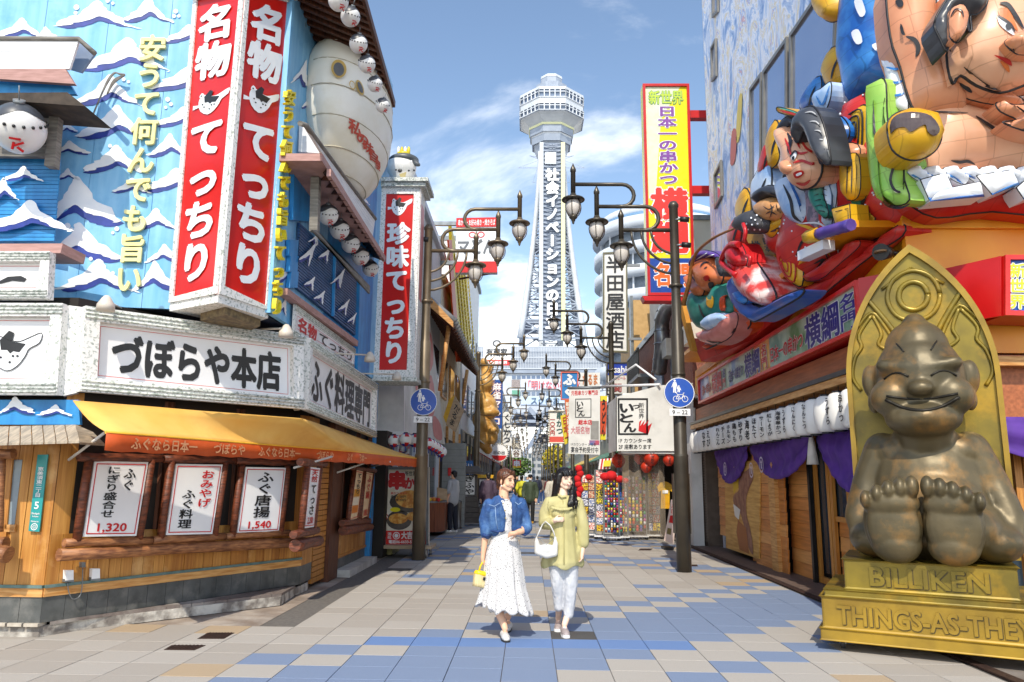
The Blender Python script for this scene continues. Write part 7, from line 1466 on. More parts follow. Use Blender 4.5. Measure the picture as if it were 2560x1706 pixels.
MB().tube([at(1505, 966, ('y', 20.6)), at(1650, 962, ('y', 18.6))], .03, 6).build('rail', WHITE, wb); MB().tube([at(1505, 970, ('y', 20.6)), at(1590, 912, ('y', 19.5)), at(1640, 950, ('y', 18.9))], .03, 6).build('rail', WHITE, wb)
bn = T('hanging_banner', 'white cloth banner with framed brush logo hanging from a bar over the stalls', 'banner', at(1460, 1136, ('y', 21))); q = Q([(1423, 972), (1500, 970), (1500, 1137), (1421, 1135)], ('y', 21)); slab('cloth', WBM, bn, q, .02); MB().tube([q[0] + Vector((-.05, 0, .02)), q[1] + Vector((.3, 0, .02))], .035, 6).build('bar', GREYM, bn)
text('lettering', REDI, bn, '元祖串カツ専門店', sub(q, .05, .03, .95, .11), wt=.03); f2 = sub(q, .2, .16, .72, .45); frame('ink_frame', BLACK, bn, f2, .02, .003, off=.002)
for s_, bx_ in (('い', (.1, .1, .5, .45)), ('と', (.1, .4, .5, .7)), ('ん', (.2, .66, .6, .95))): text('lettering', BLACK, bn, s_, sub(f2, *bx_), wt=.05)
text('lettering', REDI, bn, '総本店', sub(q, .3, .48, .75, .56), wt=.04); text('lettering', mat('pink outline letter', 'cc7f86', 'c27379'), bn, '大阪名物', sub(q, .06, .58, .68, .7), wt=.03); text('lettering', BLACK, bn, '宴会予約受付中', sub(q, .06, .89, .96, .98), wt=.02); text('lettering', BLACK, bn, '1Fカウンター 2F座敷', sub(q, .06, .83, .9, .88), wt=.005)
slab('grey_print', mat('grey figure print', '9a9894', '8c8a86'), bn, sub(q, .7, .5, .96, .78), .002, off=.004); slab('colour_print', mat('blue red print', '5a78b0', 'c05060', sc=6), bn, sub(q, .66, .79, .98, .86), .002, off=.004)
hang_sign('beer_sign', 'blue and white beer sign with white brand script on the right', [(1516, 906), (1570, 906), (1570, 988), (1516, 988)], 24.5, 'e4e2de', [('Asahi', (.06, .06, .94, .36), 'f4f4f4', False), ('アサヒビール', (.1, .42, .9, .54), 'c43a3a', False), ('関', (.3, .64, .7, .92), 'a84a44', False)], '', bands=[(0, .4, '1a3fae')], frm='4a4640', wt=.03)
hang_sign('blue_character_sign', 'blue vertical sign with rounded white characters edged in red', [(1402, 930), (1446, 930), (1444, 1000), (1402, 1000)], 34, '2a80c4', 'ふく', 'f4f4f4', frm='e0705c', wt=.08)
hang_sign('bulb_sign', 'white skewer sign ringed with bulbs above a red band', [(1372, 1028), (1410, 1028), (1410, 1108), (1372, 1108)], 38, 'f0eee6', [('串かつ', (.48, .04, .95, .74), '2f5c58', True), ('一〇〇円', (.06, .2, .42, .76), 'c0443a', True)], '', bands=[(.8, 1, 'e05a4c')], bulbs=True, wt=.04)
hang_sign('yellow_vertical_sign', 'tilted yellow sign with red lettering behind the cloth banner', [(1401, 1040), (1420, 1034), (1428, 1105), (1412, 1112)], 30, 'e8d23c', '日本一', 'b0422c')
hang_sign('orange_vertical_sign', 'orange and white vertical sign with dark characters left of the cloth banner', [(1412, 1000), (1424, 1000), (1434, 1090), (1418, 1092)], 29, 'd86a3a', '新世界大阪名物', 'f4efe0')
hang_sign('red_yellow_sign', 'red and yellow striped sign between the banner and the white box', [(1501, 990), (1518, 990), (1514, 1100), (1501, 1100)], 23.5, 'd9542e', 'うどん', '2a2420', bands=[(0, .12, 'f0e03a'), (.88, 1, 'f0e03a')])
hang_sign('white_square_sign', 'plain white sign board above the right-hand shops', [(1450, 932), (1500, 932), (1500, 966), (1450, 966)], 36, 'e8e6e0', 'だるま', 'cc7f50', vert=False)
RL = mat('red paper lantern', 'c83a20', 'b8301a', rough=.4, sc=3)
for i, (x, y, r_, Y) in enumerate(((1546, 1152, 17, 19.6), (1600, 1146, 15, 19.4), (1628, 1146, 19, 18.9), (1616, 1168, 14, 19.0), (1672, 1150, 15, 18.9))):
 p = at(x, y, ('y', Y)); rr = r_ * Y / FPX; t = T('red_lantern', 'red paper lantern under the white box sign, %s from the left' % ['first', 'second', 'fourth and largest', 'third, hanging lowest', 'last'][i], 'lantern', p, 'red paper lanterns under the white box')
 MB().lathe(p, [(rr * .45, -rr)] + [(rr * math.sin(math.pi * (.15 + .7 * k / 10)) + (.004 if k % 2 else 0), -rr + 2 * rr * (k + .5) / 11) for k in range(11)] + [(rr * .45, rr)], 16).build('paper', RL, t); MB().lathe(p, [(rr * .45, rr), (rr * .45, rr + .03)], 10).build('ring', BLACK, t)
 MB().tube([p + Vector((0, 0, rr)), p + Vector((0, 0, rr + .15))], .008, 4).build('hook', BLACK, t); text('lettering', BLACK, t, 'いっとく', [p + Vector((sx * rr * .3, -rr * 1.0, sz * rr * .75)) for sx, sz in ((-1, 1), (1, 1), (1, -1), (-1, -1))], vert=True, wt=.05)
stl = T('souvenir_shop', 'open-fronted souvenir shop recess behind the merchandise racks', 'shop', (3.5, 21, 0)); MB().box(2.9, 4.25, 21.9, 22.0, 0, 2.6).build('back_wall', DARK, stl); MB().box(4.15, 4.25, 19.3, 22, 0, 2.6).build('side_wall', mat('shop side', '4a3c30', '5a4a3a'), stl); MB().box(2.3, 4.25, 19.4, 22, 2.55, 2.65).build('ceiling', DARK, stl); MB().box(3.9, 4.15, 18.2, 18.8, 0, 2.4).build('white_post', WBM, stl)
MB().box(4.2, 4.6, 18.0, 19.2, 0, 2.7).build('shutter', mat('brown slatted shutter', '6a5a4e', '594b40', rough=.6), stl)
b = MB()
for i in range(40): b.box(4.18, 4.2, 18.0, 19.2, .1 + i * .063, .145 + i * .063)
b.build('shutter_slat', mat('brown slat', '7a685a', '6a594c'), stl, kind='stuff')
pcs = ['d8372c', 'e8c22c', '2f63b4', 'f0ece4', '2f9a6a', 'e88a2c', 'c85a9a', '1f1f24', 'f4f4f4', 'b03a2c', '6a4aa0', 'e8dc5c']
PM = [mat('trinket ' + c, c, rough=.35, sc=20) for c in pcs]; CARD = [mat('print card %d' % i, a, c, rough=.4, sc=30, det=2, lo=.45, hi=.55) for i, (a, c) in enumerate((('f0ece4', 'c83a2c'), ('e8c82c', '7a2a1c'), ('e8e4e0', '3a5fa0'), ('f0d83a', '2a2a2a'), ('d8c0a0', 'a8402c'), ('e0e0e8', '4a4a6a')))]
def rack(label, x0, x1, y, z1, rows, cols_, kind, depth=.3, seed=1):
 rnd = random.Random(seed); t = T('merchandise_rack', label, 'display rack', ((x0 + x1) / 2, y, 0), 'merchandise racks outside the souvenir shop')
 b = MB()
 for x in (x0, x1):
  for yy in (y, y + depth): b.bar((x, yy, .08), (x, yy, z1), .018)
 for k in range(rows + 1): z = .2 + (z1 - .2) * k / rows; b.bar((x0, y, z), (x1, y, z), .01); b.bar((x0, y + depth, z), (x1, y + depth, z), .01)
 b.build('wire_frame', GREYM, t); MB().box(x0 - .05, x1 + .05, y - .05, y + depth, .07, .1).build('base', WHITE, t)
 for x in (x0, x1): MB().ball((x, y, .04), .04, n=8, m=6).build('caster', BLACK, t)
 dz = (z1 - .2) / rows; dx_ = (x1 - x0) / cols_
 for r_ in range(rows):
  for c_ in range(cols_):
   x = x0 + dx_ * (c_ + .5); z = .2 + dz * (r_ + .5)
   if kind == 'card': MB().box(x - dx_ * .44, x + dx_ * .44, y - .03, y - .01, z - dz * .44, z + dz * .44).build('print_card', rnd.choice(CARD), t)
   else:
    b = MB(); b.ball((x, y - .03, z + dz * .2), dx_ * .38, .04, dz * .26, 8, 6); b.m = 1; b.ball((x, y - .02, z - dz * .2), dx_ * .36, .04, dz * .3, 8, 6); b.build('trinket', [rnd.choice(PM), rnd.choice(PM)], t)
 return t
def gx(px, Y): return at(px, 1300, ('y', Y)).x
rack('yellow and white card rack at the left end of the souvenir racks', gx(1455, 20.2), gx(1487, 20.2), 20.2, 1.62, 7, 2, 'card', seed=2); rack('tall grey wire rack packed with red and blue figurine charms', gx(1511, 19.3), gx(1547, 19.3), 19.3, 1.68, 12, 5, 'toy', seed=3)
rack('narrow mixed card rack between the yellow rack and the charms', gx(1490, 19.7), gx(1508, 19.7), 19.7, 1.75, 9, 1, 'card', seed=4); rack('yellow toy rack just right of the charm rack', gx(1549, 19.5), gx(1568, 19.5), 19.5, 1.5, 9, 3, 'toy', seed=5); rack('wide wire grid rack of toys behind the clear sheet', gx(1570, 19.8), gx(1616, 19.8), 19.8, 1.6, 8, 5, 'toy', seed=6); rack('dark rack of small goods at the right inside the stall', gx(1622, 20.2), gx(1650, 20.2), 20.2, 1.7, 7, 3, 'card', seed=7)
HR = mat('red felt', 'd01c22', 'c0161c', rough=.9, sc=10)
for i, (x, y, r_) in enumerate(((1512, 1192, 12), (1528, 1190, 15), (1549, 1198, 11), (1564, 1202, 8), (1472, 1194, 9))): p = at(x, y, ('y', 19.3)); t = MB().ball(p, r_ * .0104, r_ * .0104, r_ * .0085, 14, 8).build('felt_hat', HR); tag(t, 'round red felt cap on top of the racks, %s' % ['first from the left of four', 'the largest', 'third from the left of four', 'smallest at the right', 'alone over the yellow card rack'][i], 'hat', 'red caps on the souvenir racks')
rc = T('red_pompoms', 'string of red pompoms hanging left of the yellow card rack', 'decoration', at(1448, 1260, ('y', 20.2)))
for i in range(7): MB().ball(at(1447 + 4 * math.sin(i * 2), 1172 + i * 13, ('y', 20.2)), .1, .08, .1, 10, 7).build('pompom', HR, rc)
st_ = T('striped_canopy_box', 'red and white striped display box above the souvenir racks', 'display', at(1518, 1180, ('y', 19.6)))
for i in range(7): slab('stripe', REDI if i % 2 else WHITE, st_, sub(Q([(1500, 1148), (1530, 1146), (1526, 1172), (1496, 1174)], ('y', 19.6)), i / 7, 0, (i + 1) / 7, 1), .15)
slab('yellow_card', plain('e8d840'), st_, Q([(1510, 1152), (1528, 1151), (1526, 1166), (1508, 1167)], ('y', 19.55)), .02)
CLR = mat('clear plastic sheet', 'c8b8a4', 'b8a896', rough=.15, alpha=.28, sc=3); cs = MB(); cs.s = True
for i in range(17): x = gx(1556, 19.2) + (gx(1664, 19.2) - gx(1556, 19.2)) * i / 16; yy = 19.15 + .04 * math.sin(i * 1.7); cs.v += [Vector((x, yy, 2.2)), Vector((x + .02 * math.sin(i), yy - .02, .12))]
for i in range(16): cs.face((2 * i, 2 * i + 2, 2 * i + 3, 2 * i + 1))
tag(cs.build('plastic_curtain', CLR), 'clear plastic curtain hanging in front of the toy racks', 'curtain')
shirt = T('yellow_shirt', 'yellow t-shirt with cartoon eyes hanging at the shop edge', 'shirt', at(1660, 1270, ('y', 19.4))); Pq = [at(x, y, ('y', 19.4)) for x, y in ((1652, 1206), (1662, 1204), (1670, 1206), (1684, 1216), (1680, 1230), (1674, 1226), (1674, 1272), (1652, 1272), (1653, 1226), (1647, 1232), (1643, 1218))]; MB().prism(Pq, (0, .04, 0)).build('shirt_body', FYE, shirt); slab('shirt_print', WHITE, shirt, Q(rect(1656, 1226, 1670, 1234), ('y', 19.38)), .005)
ab = T('sandwich_board', 'leaning white and red menu board behind the dark lamp post', 'sign', at(1670, 1365, ('y', 17.2))); q = [at(x, y, ('y', 17)) for x, y in ((1678, 1250), (1694, 1246), (1684, 1362), (1660, 1352))]; slab('board', mat('pinkish board', 'dcc8c0', 'd0bab0'), ab, q, .04); slab('red_print', REDI, ab, sub(q, .2, .38, .85, .55), .002, off=.004); slab('photo_print', plain('7a6a3a'), ab, sub(q, .15, .68, .6, .82), .002, off=.004); text('lettering', REDI, ab, '本日', sub(q, .2, .1, .8, .34), vert=True); MB().box(q[3].x, q[2].x, 17, 17.4, 0, .06).build('foot', BLACK, ab)
pip = T('drain_hose', 'pale hose running down the wall edge to the ground by the cedar boards', 'hose', at(1770, 1385, ('x', 4.3))); MB().tube(Q(spline([(1736, 1020), (1738, 1150), (1740, 1300), (1744, 1350), (1760, 1380), (1784, 1382)], 5, False), ('x', 4.12)), .02, 6).build('hose', mat('beige hose', 'cfc8b8', 'bdb6a6'), pip)
kb = T('skewer_poster_stand', 'wheeled stand with a big skewer food poster in grey frame beside the brown lamp post', 'advertising stand', at(1010, 1390, ('y', 14.8))); KY = ('y', 14.9); q = Q([(962, 1168), (1072, 1168), (1072, 1368), (958, 1368)], KY)
slab('panel', mat('poster cream', 'e9e0cf', 'dfd4c0', rough=.3), kb, q, .1); frame('stand_frame', mat('grey aluminium', '7d8184', '6c7073', rough=.35, metal=.4), kb, q, .05, .04); p = inset(q, .05)
slab('red_panel', REDP, kb, sub(p, 0, .82, 1, 1), .004, off=.006); lined(kb, '串', sub(p, .06, .02, .46, .27), REDI, WHITE, .09, .15, off=.008); lined(kb, 'かつ', sub(p, .45, .1, .98, .27), REDI, WHITE, .07, .12, off=.008); text('lettering', BLACK, kb, '新世界名物', sub(p, .45, .02, .95, .09), wt=.02, off=.006)
FOOD = mat('fried food photo', 'c9791c', 'e8b458', rough=.35, sc=14, det=3, lo=.4, hi=.6); DISH = mat('dark dish photo', '3c3430', '59504a', rough=.3)
def oval(cx, cy, rx, ry, m, o): b = MB(); n = nrm(p); C = sub(p, cx, cy, cx, cy)[0]; U = (p[1] - p[0]); W = (p[3] - p[0]); b.poly([C + U * rx * math.cos(a) + W * ry * math.sin(a) + n * o for a in [k * .314 for k in range(20)]]); b.build('food_print', m, kb)
oval(.55, .44, .48, .14, DISH, .007); oval(.6, .4, .38, .12, FOOD, .01); oval(.32, .68, .32, .13, DISH, .007); oval(.3, .66, .24, .07, FOOD, .01); oval(.68, .63, .18, .06, FOOD, .01); oval(.85, .7, .16, .09, mat('sauce photo', '8a2f1c', 'c45a2c', sc=20), .009); oval(.22, .54, .13, .03, mat('sign yellow', 'ecdf2c'), .012)
for i, s_ in enumerate(('串かつ 380円', '盛合せ 280円', 'どて焼 200円')): text('lettering', BLACK if i else REDI, kb, s_, sub(p, .1, .3 + i * .045, .5, .34 + i * .045), wt=.02, off=.014)
text('lettering', WHITE, kb, '酒処', sub(p, .04, .84, .14, .93), vert=True, off=.012); text('lettering', WHITE, kb, '大吉', sub(p, .38, .83, .66, .93), wt=.05, off=.012); text('lettering', WHITE, kb, '電話06-6633-5111', sub(p, .06, .94, .78, .99), wt=.03, off=.012); b = MB(); C = sub(p, .26, .885, .26, .885)[0] + nrm(p) * .012; ring(b, C, Vector((1, 0, 0)), Vector((0, 0, 1)), .055, .07, 18); b.ball(C, .04, .003, .04, 8, 6); b.build('crest', WHITE, kb)
MB().box(q[0].x - .12, q[1].x + .12, 14.7, 15.5, .16, .22).build('base_board', mat('raw board', 'b9a184'), kb)
for x in (q[0].x - .02, q[1].x + .02):
 for yy in (14.8, 15.4): MB().tube([(x - .02, yy, .075), (x + .02, yy, .075)], .07, 14).build('caster', mat('grey wheel', 'b0aca6', '9a968f'), kb); MB().bar((x, yy, .08), (x, yy, .16), .04).build('caster_fork', GREYM, kb)
sp_ = T('striped_statue', 'seated gold figure in red and white striped clothes beside the poster stand', 'statue', at(945, 1385, ('y', 15.2))); SY = 15.35; c0 = at(950, 1378, ('y', SY)); STR = bpy.data.materials.new('striped cloth'); STR.use_nodes = True
_t = STR.node_tree; _w = N(_t, 'ShaderNodeTexWave', bands_direction='DIAGONAL'); _w.inputs['Scale'].default_value = 9; _w.inputs['Distortion'].default_value = 1.5; _r = N(_t, 'ShaderNodeValToRGB'); _r.color_ramp.interpolation = 'CONSTANT'; _r.color_ramp.elements[0].color = lin('a8282c'); _r.color_ramp.elements[1].position = .5; _r.color_ramp.elements[1].color = lin('e6dccb')
_c = N(_t, 'ShaderNodeTexCoord'); _t.links.new(_c.outputs['Object'], _w.inputs['Vector']); _t.links.new(_w.outputs[1], _r.inputs[0]); _t.links.new(_r.outputs[0], _t.nodes['Principled BSDF'].inputs['Base Color'])
X_ = c0.x - .05; MB().box(X_ - .5, X_ + .35, SY - .3, SY + .5, .02, .55).build('plinth', mat('olive plinth', '8a7f4a', '77703f'), sp_); text('lettering', BLACK, sp_, 'THE-GOD-', [Vector((X_ + x, SY - .302, z)) for x, z in ((-.1, .32), (.33, .32), (.33, .2), (-.1, .2))], wt=.01, fill=True)
blob('body', [('e', (X_, SY, 1.0), (.36, .3, .42)), ('c', (X_ + .3, SY - .05, 1.2), .12, (X_ + .42, SY - .15, .8), .1), ('c', (X_ - .3, SY - .05, 1.2), .12, (X_ - .4, SY - .15, .8), .1), ('c', (X_ - .15, SY - .1, .75), .18, (X_ - .17, SY - .35, .75), .15), ('c', (X_ + .15, SY - .1, .75), .18, (X_ + .17, SY - .35, .75), .15)], STR, sp_, vox=.03, smooth=3)
blob('head', [('e', (X_, SY, 1.55), (.23, .22, .24)), ('e', (X_ + .12, SY - .12, 1.48), (.1, .1, .1)), ('e', (X_ - .12, SY - .12, 1.48), (.1, .1, .1)), ('e', (X_ + .24, SY, 1.56), (.05, .05, .08)), ('e', (X_ - .24, SY, 1.56), (.05, .05, .08))], GOLD, sp_, vox=.02, smooth=2); MB().lathe((X_, SY, 1.68), [(.24, 0), (.25, .06), (.17, .3), (.02, .42)], 18).build('striped_cap', STR, sp_); MB().lathe((X_, SY, 1.65), [(.25, 0), (.255, .07)], 18).build('cap_band', mat('navy cloth', '2a2f55'), sp_)
def tri_lantern(i, x, y, r_, Y):
 p = at(x, y, ('y', Y)); rr = r_ * Y / FPX; t = T('festival_lantern', 'red, white and blue round paper lantern, %s in its string' % (['leftmost', 'second from the left', 'third from the left', 'fourth, behind the lamp post'] + ['fifth', 'sixth', 'seventh', 'eighth', 'rightmost'])[i], 'lantern', p, 'festival lanterns strung by the brown lamp post'); b = MB(); n_, m_ = 16, 12; b.s = True
 for j in range(m_ + 1):
  ph = math.pi * (.08 + .84 * j / m_)
  for k in range(n_): a = 2 * math.pi * k / n_; b.v.append(p + Vector((rr * math.sin(ph) * math.cos(a), rr * math.sin(ph) * math.sin(a), rr * math.cos(ph))) * (1 + (.012 if j % 2 else 0)))
 for j in range(m_):
  for k in range(n_): k2 = (k + 1) % n_; b.m = 1 if (j < 4 and k % 4 < 2) or (j > 7 and k % 4 < 2) else (2 if (j < 2 or j > 8) and k % 4 > 1 else 0); b.face((j * n_ + k, j * n_ + n_ + k, j * n_ + n_ + k2, j * n_ + k2)) if False else (b.f.append((j * n_ + k, j * n_ + n_ + k, j * n_ + n_ + k2, j * n_ + k2)), b.mi.append(b.m), b.sm.append(True))
 b.build('paper', [LW2, REDI, mat('lantern blue', '2b3f9c', '253890')], t); MB().lathe(p, [(rr * .3, rr * .96), (rr * .3, rr * 1.1)], 10).build('ring', BLACK, t); MB().tube([p - Vector((0, 0, rr)), p - Vector((0, 0, rr * 1.7))], .012, 5).build('tassel', mat('lantern blue', '2b3f9c'), t)
for i, a in enumerate(((953, 1103, 14, 14.9), (985, 1103, 16, 14.8), (1014, 1100, 17, 14.7), (1036, 1102, 17, 15), (1072, 1110, 14, 16.5), (1080, 1114, 14, 17.3), (1088, 1118, 13, 18.2), (1096, 1123, 13, 19), (1103, 1130, 14, 20))): tri_lantern(i, *a)
cart = T('wooden_cart', 'brown wooden food cart with fruit display next to the man in the grey hoodie', 'cart', at(1095, 1330, ('y', 21.5))); cp = [at(x, y, ('z', 0)) for x, y in ((1075, 1332), (1100, 1335), (1118, 1322))]; cp = [Vector((-2.85, 20.2, 0)), Vector((-2.45, 20.2, 0)), Vector((-2.25, 20.6, 0)), Vector((-2.25, 21.8, 0)), Vector((-2.85, 21.8, 0))]
MB().prism([p_ + Vector((0, 0, .1)) for p_ in cp], (0, 0, .75)).build('cart_body', mat('red brown panel', '8a4a2c', '6f3820', rough=.4, sc=4, st=(6, 6, .6)), cart); MB().prism([p_ + Vector((0, 0, .852)) for p_ in cp], (0, 0, .04)).build('cart_top', GREYM, cart)
for i in range(16): MB().ball((-2.75 + (i % 4) * .12, 20.3 + (i // 4) * .3, .93), .055, n=8, m=6).build('fruit', PM[i % 3 if i % 3 != 2 else 5], cart)
slab('price_board', mat('raw board', 'b9a184'), cart, [Vector(v) for v in ((-2.45, 20.4, 1.25), (-2.2, 20.6, 1.2), (-2.2, 20.7, .92), (-2.45, 20.5, .92))], .02)
bo = MB().lathe((at(1146, 1300, ('y', 23.3)).x, 23.3, 0), [(.11, 0), (.11, .05), (.09, .06), (.09, .72), (.1, .74), (.1, .8), (.06, .84), (0, .85)], 16).build('bollard', mat('stainless bollard', '6d6a66', '5c5956', metal=.6, rough=.35)); tag(bo, 'short steel bollard behind the man in the grey hoodie', 'bollard')
ls = T('timber_lantern_sign', 'weathered stepped timber stand with tiled cap and lit white sign panel', 'sign stand', at(1178, 1300, ('y', 25))); lx = at(1173, 1290, ('y', 25)).x; GT = mat('weathered grey timber b', '6a6460', '56504c', rough=.8, sc=6, st=(1, 1, 6), bump=.2)
for k in range(5): w_ = .42 - k * .04; MB().box(lx - w_, lx + w_, 25 - w_ * .6, 25 + w_ * .6, .08 + k * .17, .25 + k * .17 - .012).build('stand_board', GT, ls)
MB().box(lx - .24, lx + .24, 24.85, 25.15, .94, 1.62).build('sign_box', GT, ls); q = [Vector((lx + x, 24.84, z)) for x, z in ((-.17, 1.58), (.17, 1.58), (.17, .98), (-.17, .98))]; slab('sign_panel', WHITE, ls, q, .01); text('lettering', BLACK, ls, 'ぎふや', q, vert=True, wt=.04)
MB().prism([(lx - .42, 24.6, 1.64), (lx + .42, 24.6, 1.64), (lx + .3, 24.9, 1.9), (lx - .3, 24.9, 1.9)], (0, .1, 0)).build('cap', GT, ls); MB().prism([(lx - .42, 24.6, 1.64), (lx + .42, 24.6, 1.64), (lx + .42, 25.4, 1.64), (lx - .42, 25.4, 1.64)], (0, 0, .06)).build('cap', GT, ls)
ss = T('standing_sign', 'black-framed white standing sign with brush script and round crest', 'sign stand', at(1210, 1270, ('y', 27))); q = Q([(1196, 1196), (1228, 1196), (1226, 1262), (1196, 1260)], ('y', 27)); slab('panel', WHITE, ss, q, .12); frame('sign_frame', BLACK, ss, q, .04, .03); text('lettering', BLACK, ss, '○総本家', sub(q, .3, .05, .85, .95), vert=True, wt=.03, off=.01); slab('yellow_cap', FYE, ss, Q([(1190, 1186), (1234, 1188), (1232, 1196), (1192, 1195)], ('y', 26.9)), .2); MB().box(q[3].x, q[2].x, 26.9, 27.3, 0, .3).build('base', BLACK, ss)
nb_ = T('blue_banner', 'blue and white cloth banner with characters above the timber sign stand', 'banner', at(1165, 1200, ('y', 26)));  q = Q([(1156, 1152), (1183, 1152), (1183, 1200), (1154, 1200)], ('y', 26)); slab('cloth', mat('banner blue', '2a6fb4', '2566a8'), nb_, q, .02); text('lettering', WHITE, nb_, 'うま', sub(q, .05, .1, .5, .9), vert=True, wt=.06); text('lettering', WHITE, nb_, 'いで', sub(q, .5, .1, .95, .9), vert=True, wt=.06)
wp = T('tiled_pier', 'grey tiled wall pier with red fire box behind the man in the hoodie', 'wall', (-2.7, 22.4, 0)); MB().box(-3.1, -2.0, 23.9, 24.2, 0, 2.6).build('pier', mat('grey wall tile', '8f9494', '7d8282', rough=.5, sc=3), wp); slab('fire_box', REDI, wp, Q(rect(1120, 1170, 1128, 1190), ('y', 23.85)), .05)
b = MB()
for i in range(12): b.box(-3.1, -2.0, 23.89, 23.9, .2 * i + .19, .2 * i + .2)
b.build('joint', plain('6a6f70'), wp, kind='stuff')
wr_ = T('overhead_wires', 'thin dark wires strung across the street between the buildings', 'wires', (0, 30, 8))
for (x0, y0, Y0_, x1, y1, Y1_) in ((1180, 1035, 32, 1500, 985, 34), (1195, 1010, 50, 1420, 1060, 46), (1190, 1090, 60, 1400, 1075, 60)):
 a, c = at(x0, y0, ('y', Y0_)), at(x1, y1, ('y', Y1_)); MB().tube([a.lerp(c, i / 12) - Vector((0, 0, .5 * math.sin(math.pi * i / 12))) for i in range(13)], .015, 4).build('wire', BLACK, wr_)
def tree(label, x, y, h_, r_, cols_, seed):
 rnd = random.Random(seed); t = T('street_tree', label, 'tree', (x, y, 0), 'street trees near the tower'); MB().tube([(x, y, 0), (x + .1, y, h_ * .5), (x, y, h_ * .8)], [.22, .16, .08], 8).build('trunk', mat('bark', '5a4a3c', '4a3c30', rough=.9), t)
 for k in range(4): a = k * 1.6; MB().tube([(x, y, h_ * .45), (x + r_ * .6 * math.cos(a), y + r_ * .6 * math.sin(a), h_ * .75)], [.09, .03], 6).build('limb', mat('bark', '5a4a3c'), t)
 b = MB()
 for k in range(1400):
  a = rnd.random() * 6.28; u = rnd.uniform(-1, 1); q = rnd.random() ** .4; rr = r_ * q * math.sqrt(1 - u * u) * (1 + .25 * math.sin(3 * a + seed)); c = Vector((x + rr * math.cos(a), y + rr * math.sin(a), h_ * .7 + u * q * h_ * .34)); s_ = rnd.uniform(.1, .22); d1 = Vector((rnd.gauss(0, 1), rnd.gauss(0, 1), rnd.gauss(0, 1))).normalized() * s_; d2 = d1.orthogonal().normalized() * s_; b.m = rnd.randrange(len(cols_)); b.poly([c - d1, c + d2, c + d1, c - d2])
 b.build('crown', [mat('leaf ' + c, c, rough=.6) for c in cols_], t, kind='stuff')
tree('yellow autumn tree past the bulb-ringed skewer sign', at(1392, 1160, ('y', 110)).x, 110, 6.2, 2.3, ['c8b020', 'b39a18', 'd9c23a', '8a9a2a'], 1); tree('green tree on the left near the tower arch', at(1288, 1180, ('y', 105)).x, 105, 4.6, 2.0, ['4a6a2a', '5d7a32', '3c5a24'], 2); tree('smaller yellow-green tree farther right', at(1412, 1165, ('y', 125)).x, 125, 6.5, 2.2, ['9a9a2a', '7a8a2c', 'b8a82c'], 3)
# ================================================================= people
from mathutils import noise
SKIN = mat('skin', 'e8b898', 'dfaa8a', rough=.45, sc=9, spec=.35); SKINP = mat('fair skin', 'f0cdb6', 'e8c0a8', rough=.45, sc=9, spec=.35)
HBR = mat('brown hair', '6a3c22', '3f2213', rough=.35, sc=10, st=(6, 6, 1), bump=.5); HBK = mat('black hair', '1a1516', '0d0a0b', rough=.28, sc=10, st=(6, 6, .7), bump=.5)
DENIM = mat('blue denim', '2f5a92', '1e3f70', rough=.75, sc=14, det=6, lo=.35, hi=.62, bump=.35, bsc=60, wear='6f9ccb', wsc=7); DENIM2 = mat('dark denim turn-up', '1f3f78', '18335f', rough=.75, sc=20)
OLV = mat('pale olive cotton', 'c0b784', 'b4ab76', rough=.8, sc=5, det=5, bump=.25, bsc=18); OLV2 = mat('olive seam', 'b3a972', 'a69c66', rough=.8); WHT = mat('white denim', 'cccccf', 'bdbfc4', rough=.7, sc=12, bump=.2, bsc=40); LEA = mat('white leather', 'd8d6d2', 'ccc9c4', rough=.35)
DOT = bpy.data.materials.new('dotted dress cloth'); DOT.use_nodes = True; t = DOT.node_tree; pb_ = t.nodes['Principled BSDF']; pb_.inputs['Roughness'].default_value = .8
tcn = N(t, 'ShaderNodeTexCoord'); mp = N(t, 'ShaderNodeMapping'); mp.inputs['Scale'].default_value = (1, 1, .62); vo = N(t, 'ShaderNodeTexVoronoi'); vo.inputs['Scale'].default_value = 78
lt = N(t, 'ShaderNodeMath', operation='LESS_THAN'); lt.inputs[1].default_value = .24; mx = N(t, 'ShaderNodeMix', data_type='RGBA'); mx.inputs['A'].default_value = lin('cfccca'); mx.inputs['B'].default_value = lin('2a2628')
t.links.new(tcn.outputs['Object'], mp.inputs[0]); t.links.new(mp.outputs[0], vo.inputs['Vector']); t.links.new(vo.outputs['Distance'], lt.inputs[0]); t.links.new(lt.outputs[0], mx.inputs['Factor']); t.links.new(mx.outputs['Result'], pb_.inputs['Base Color'])
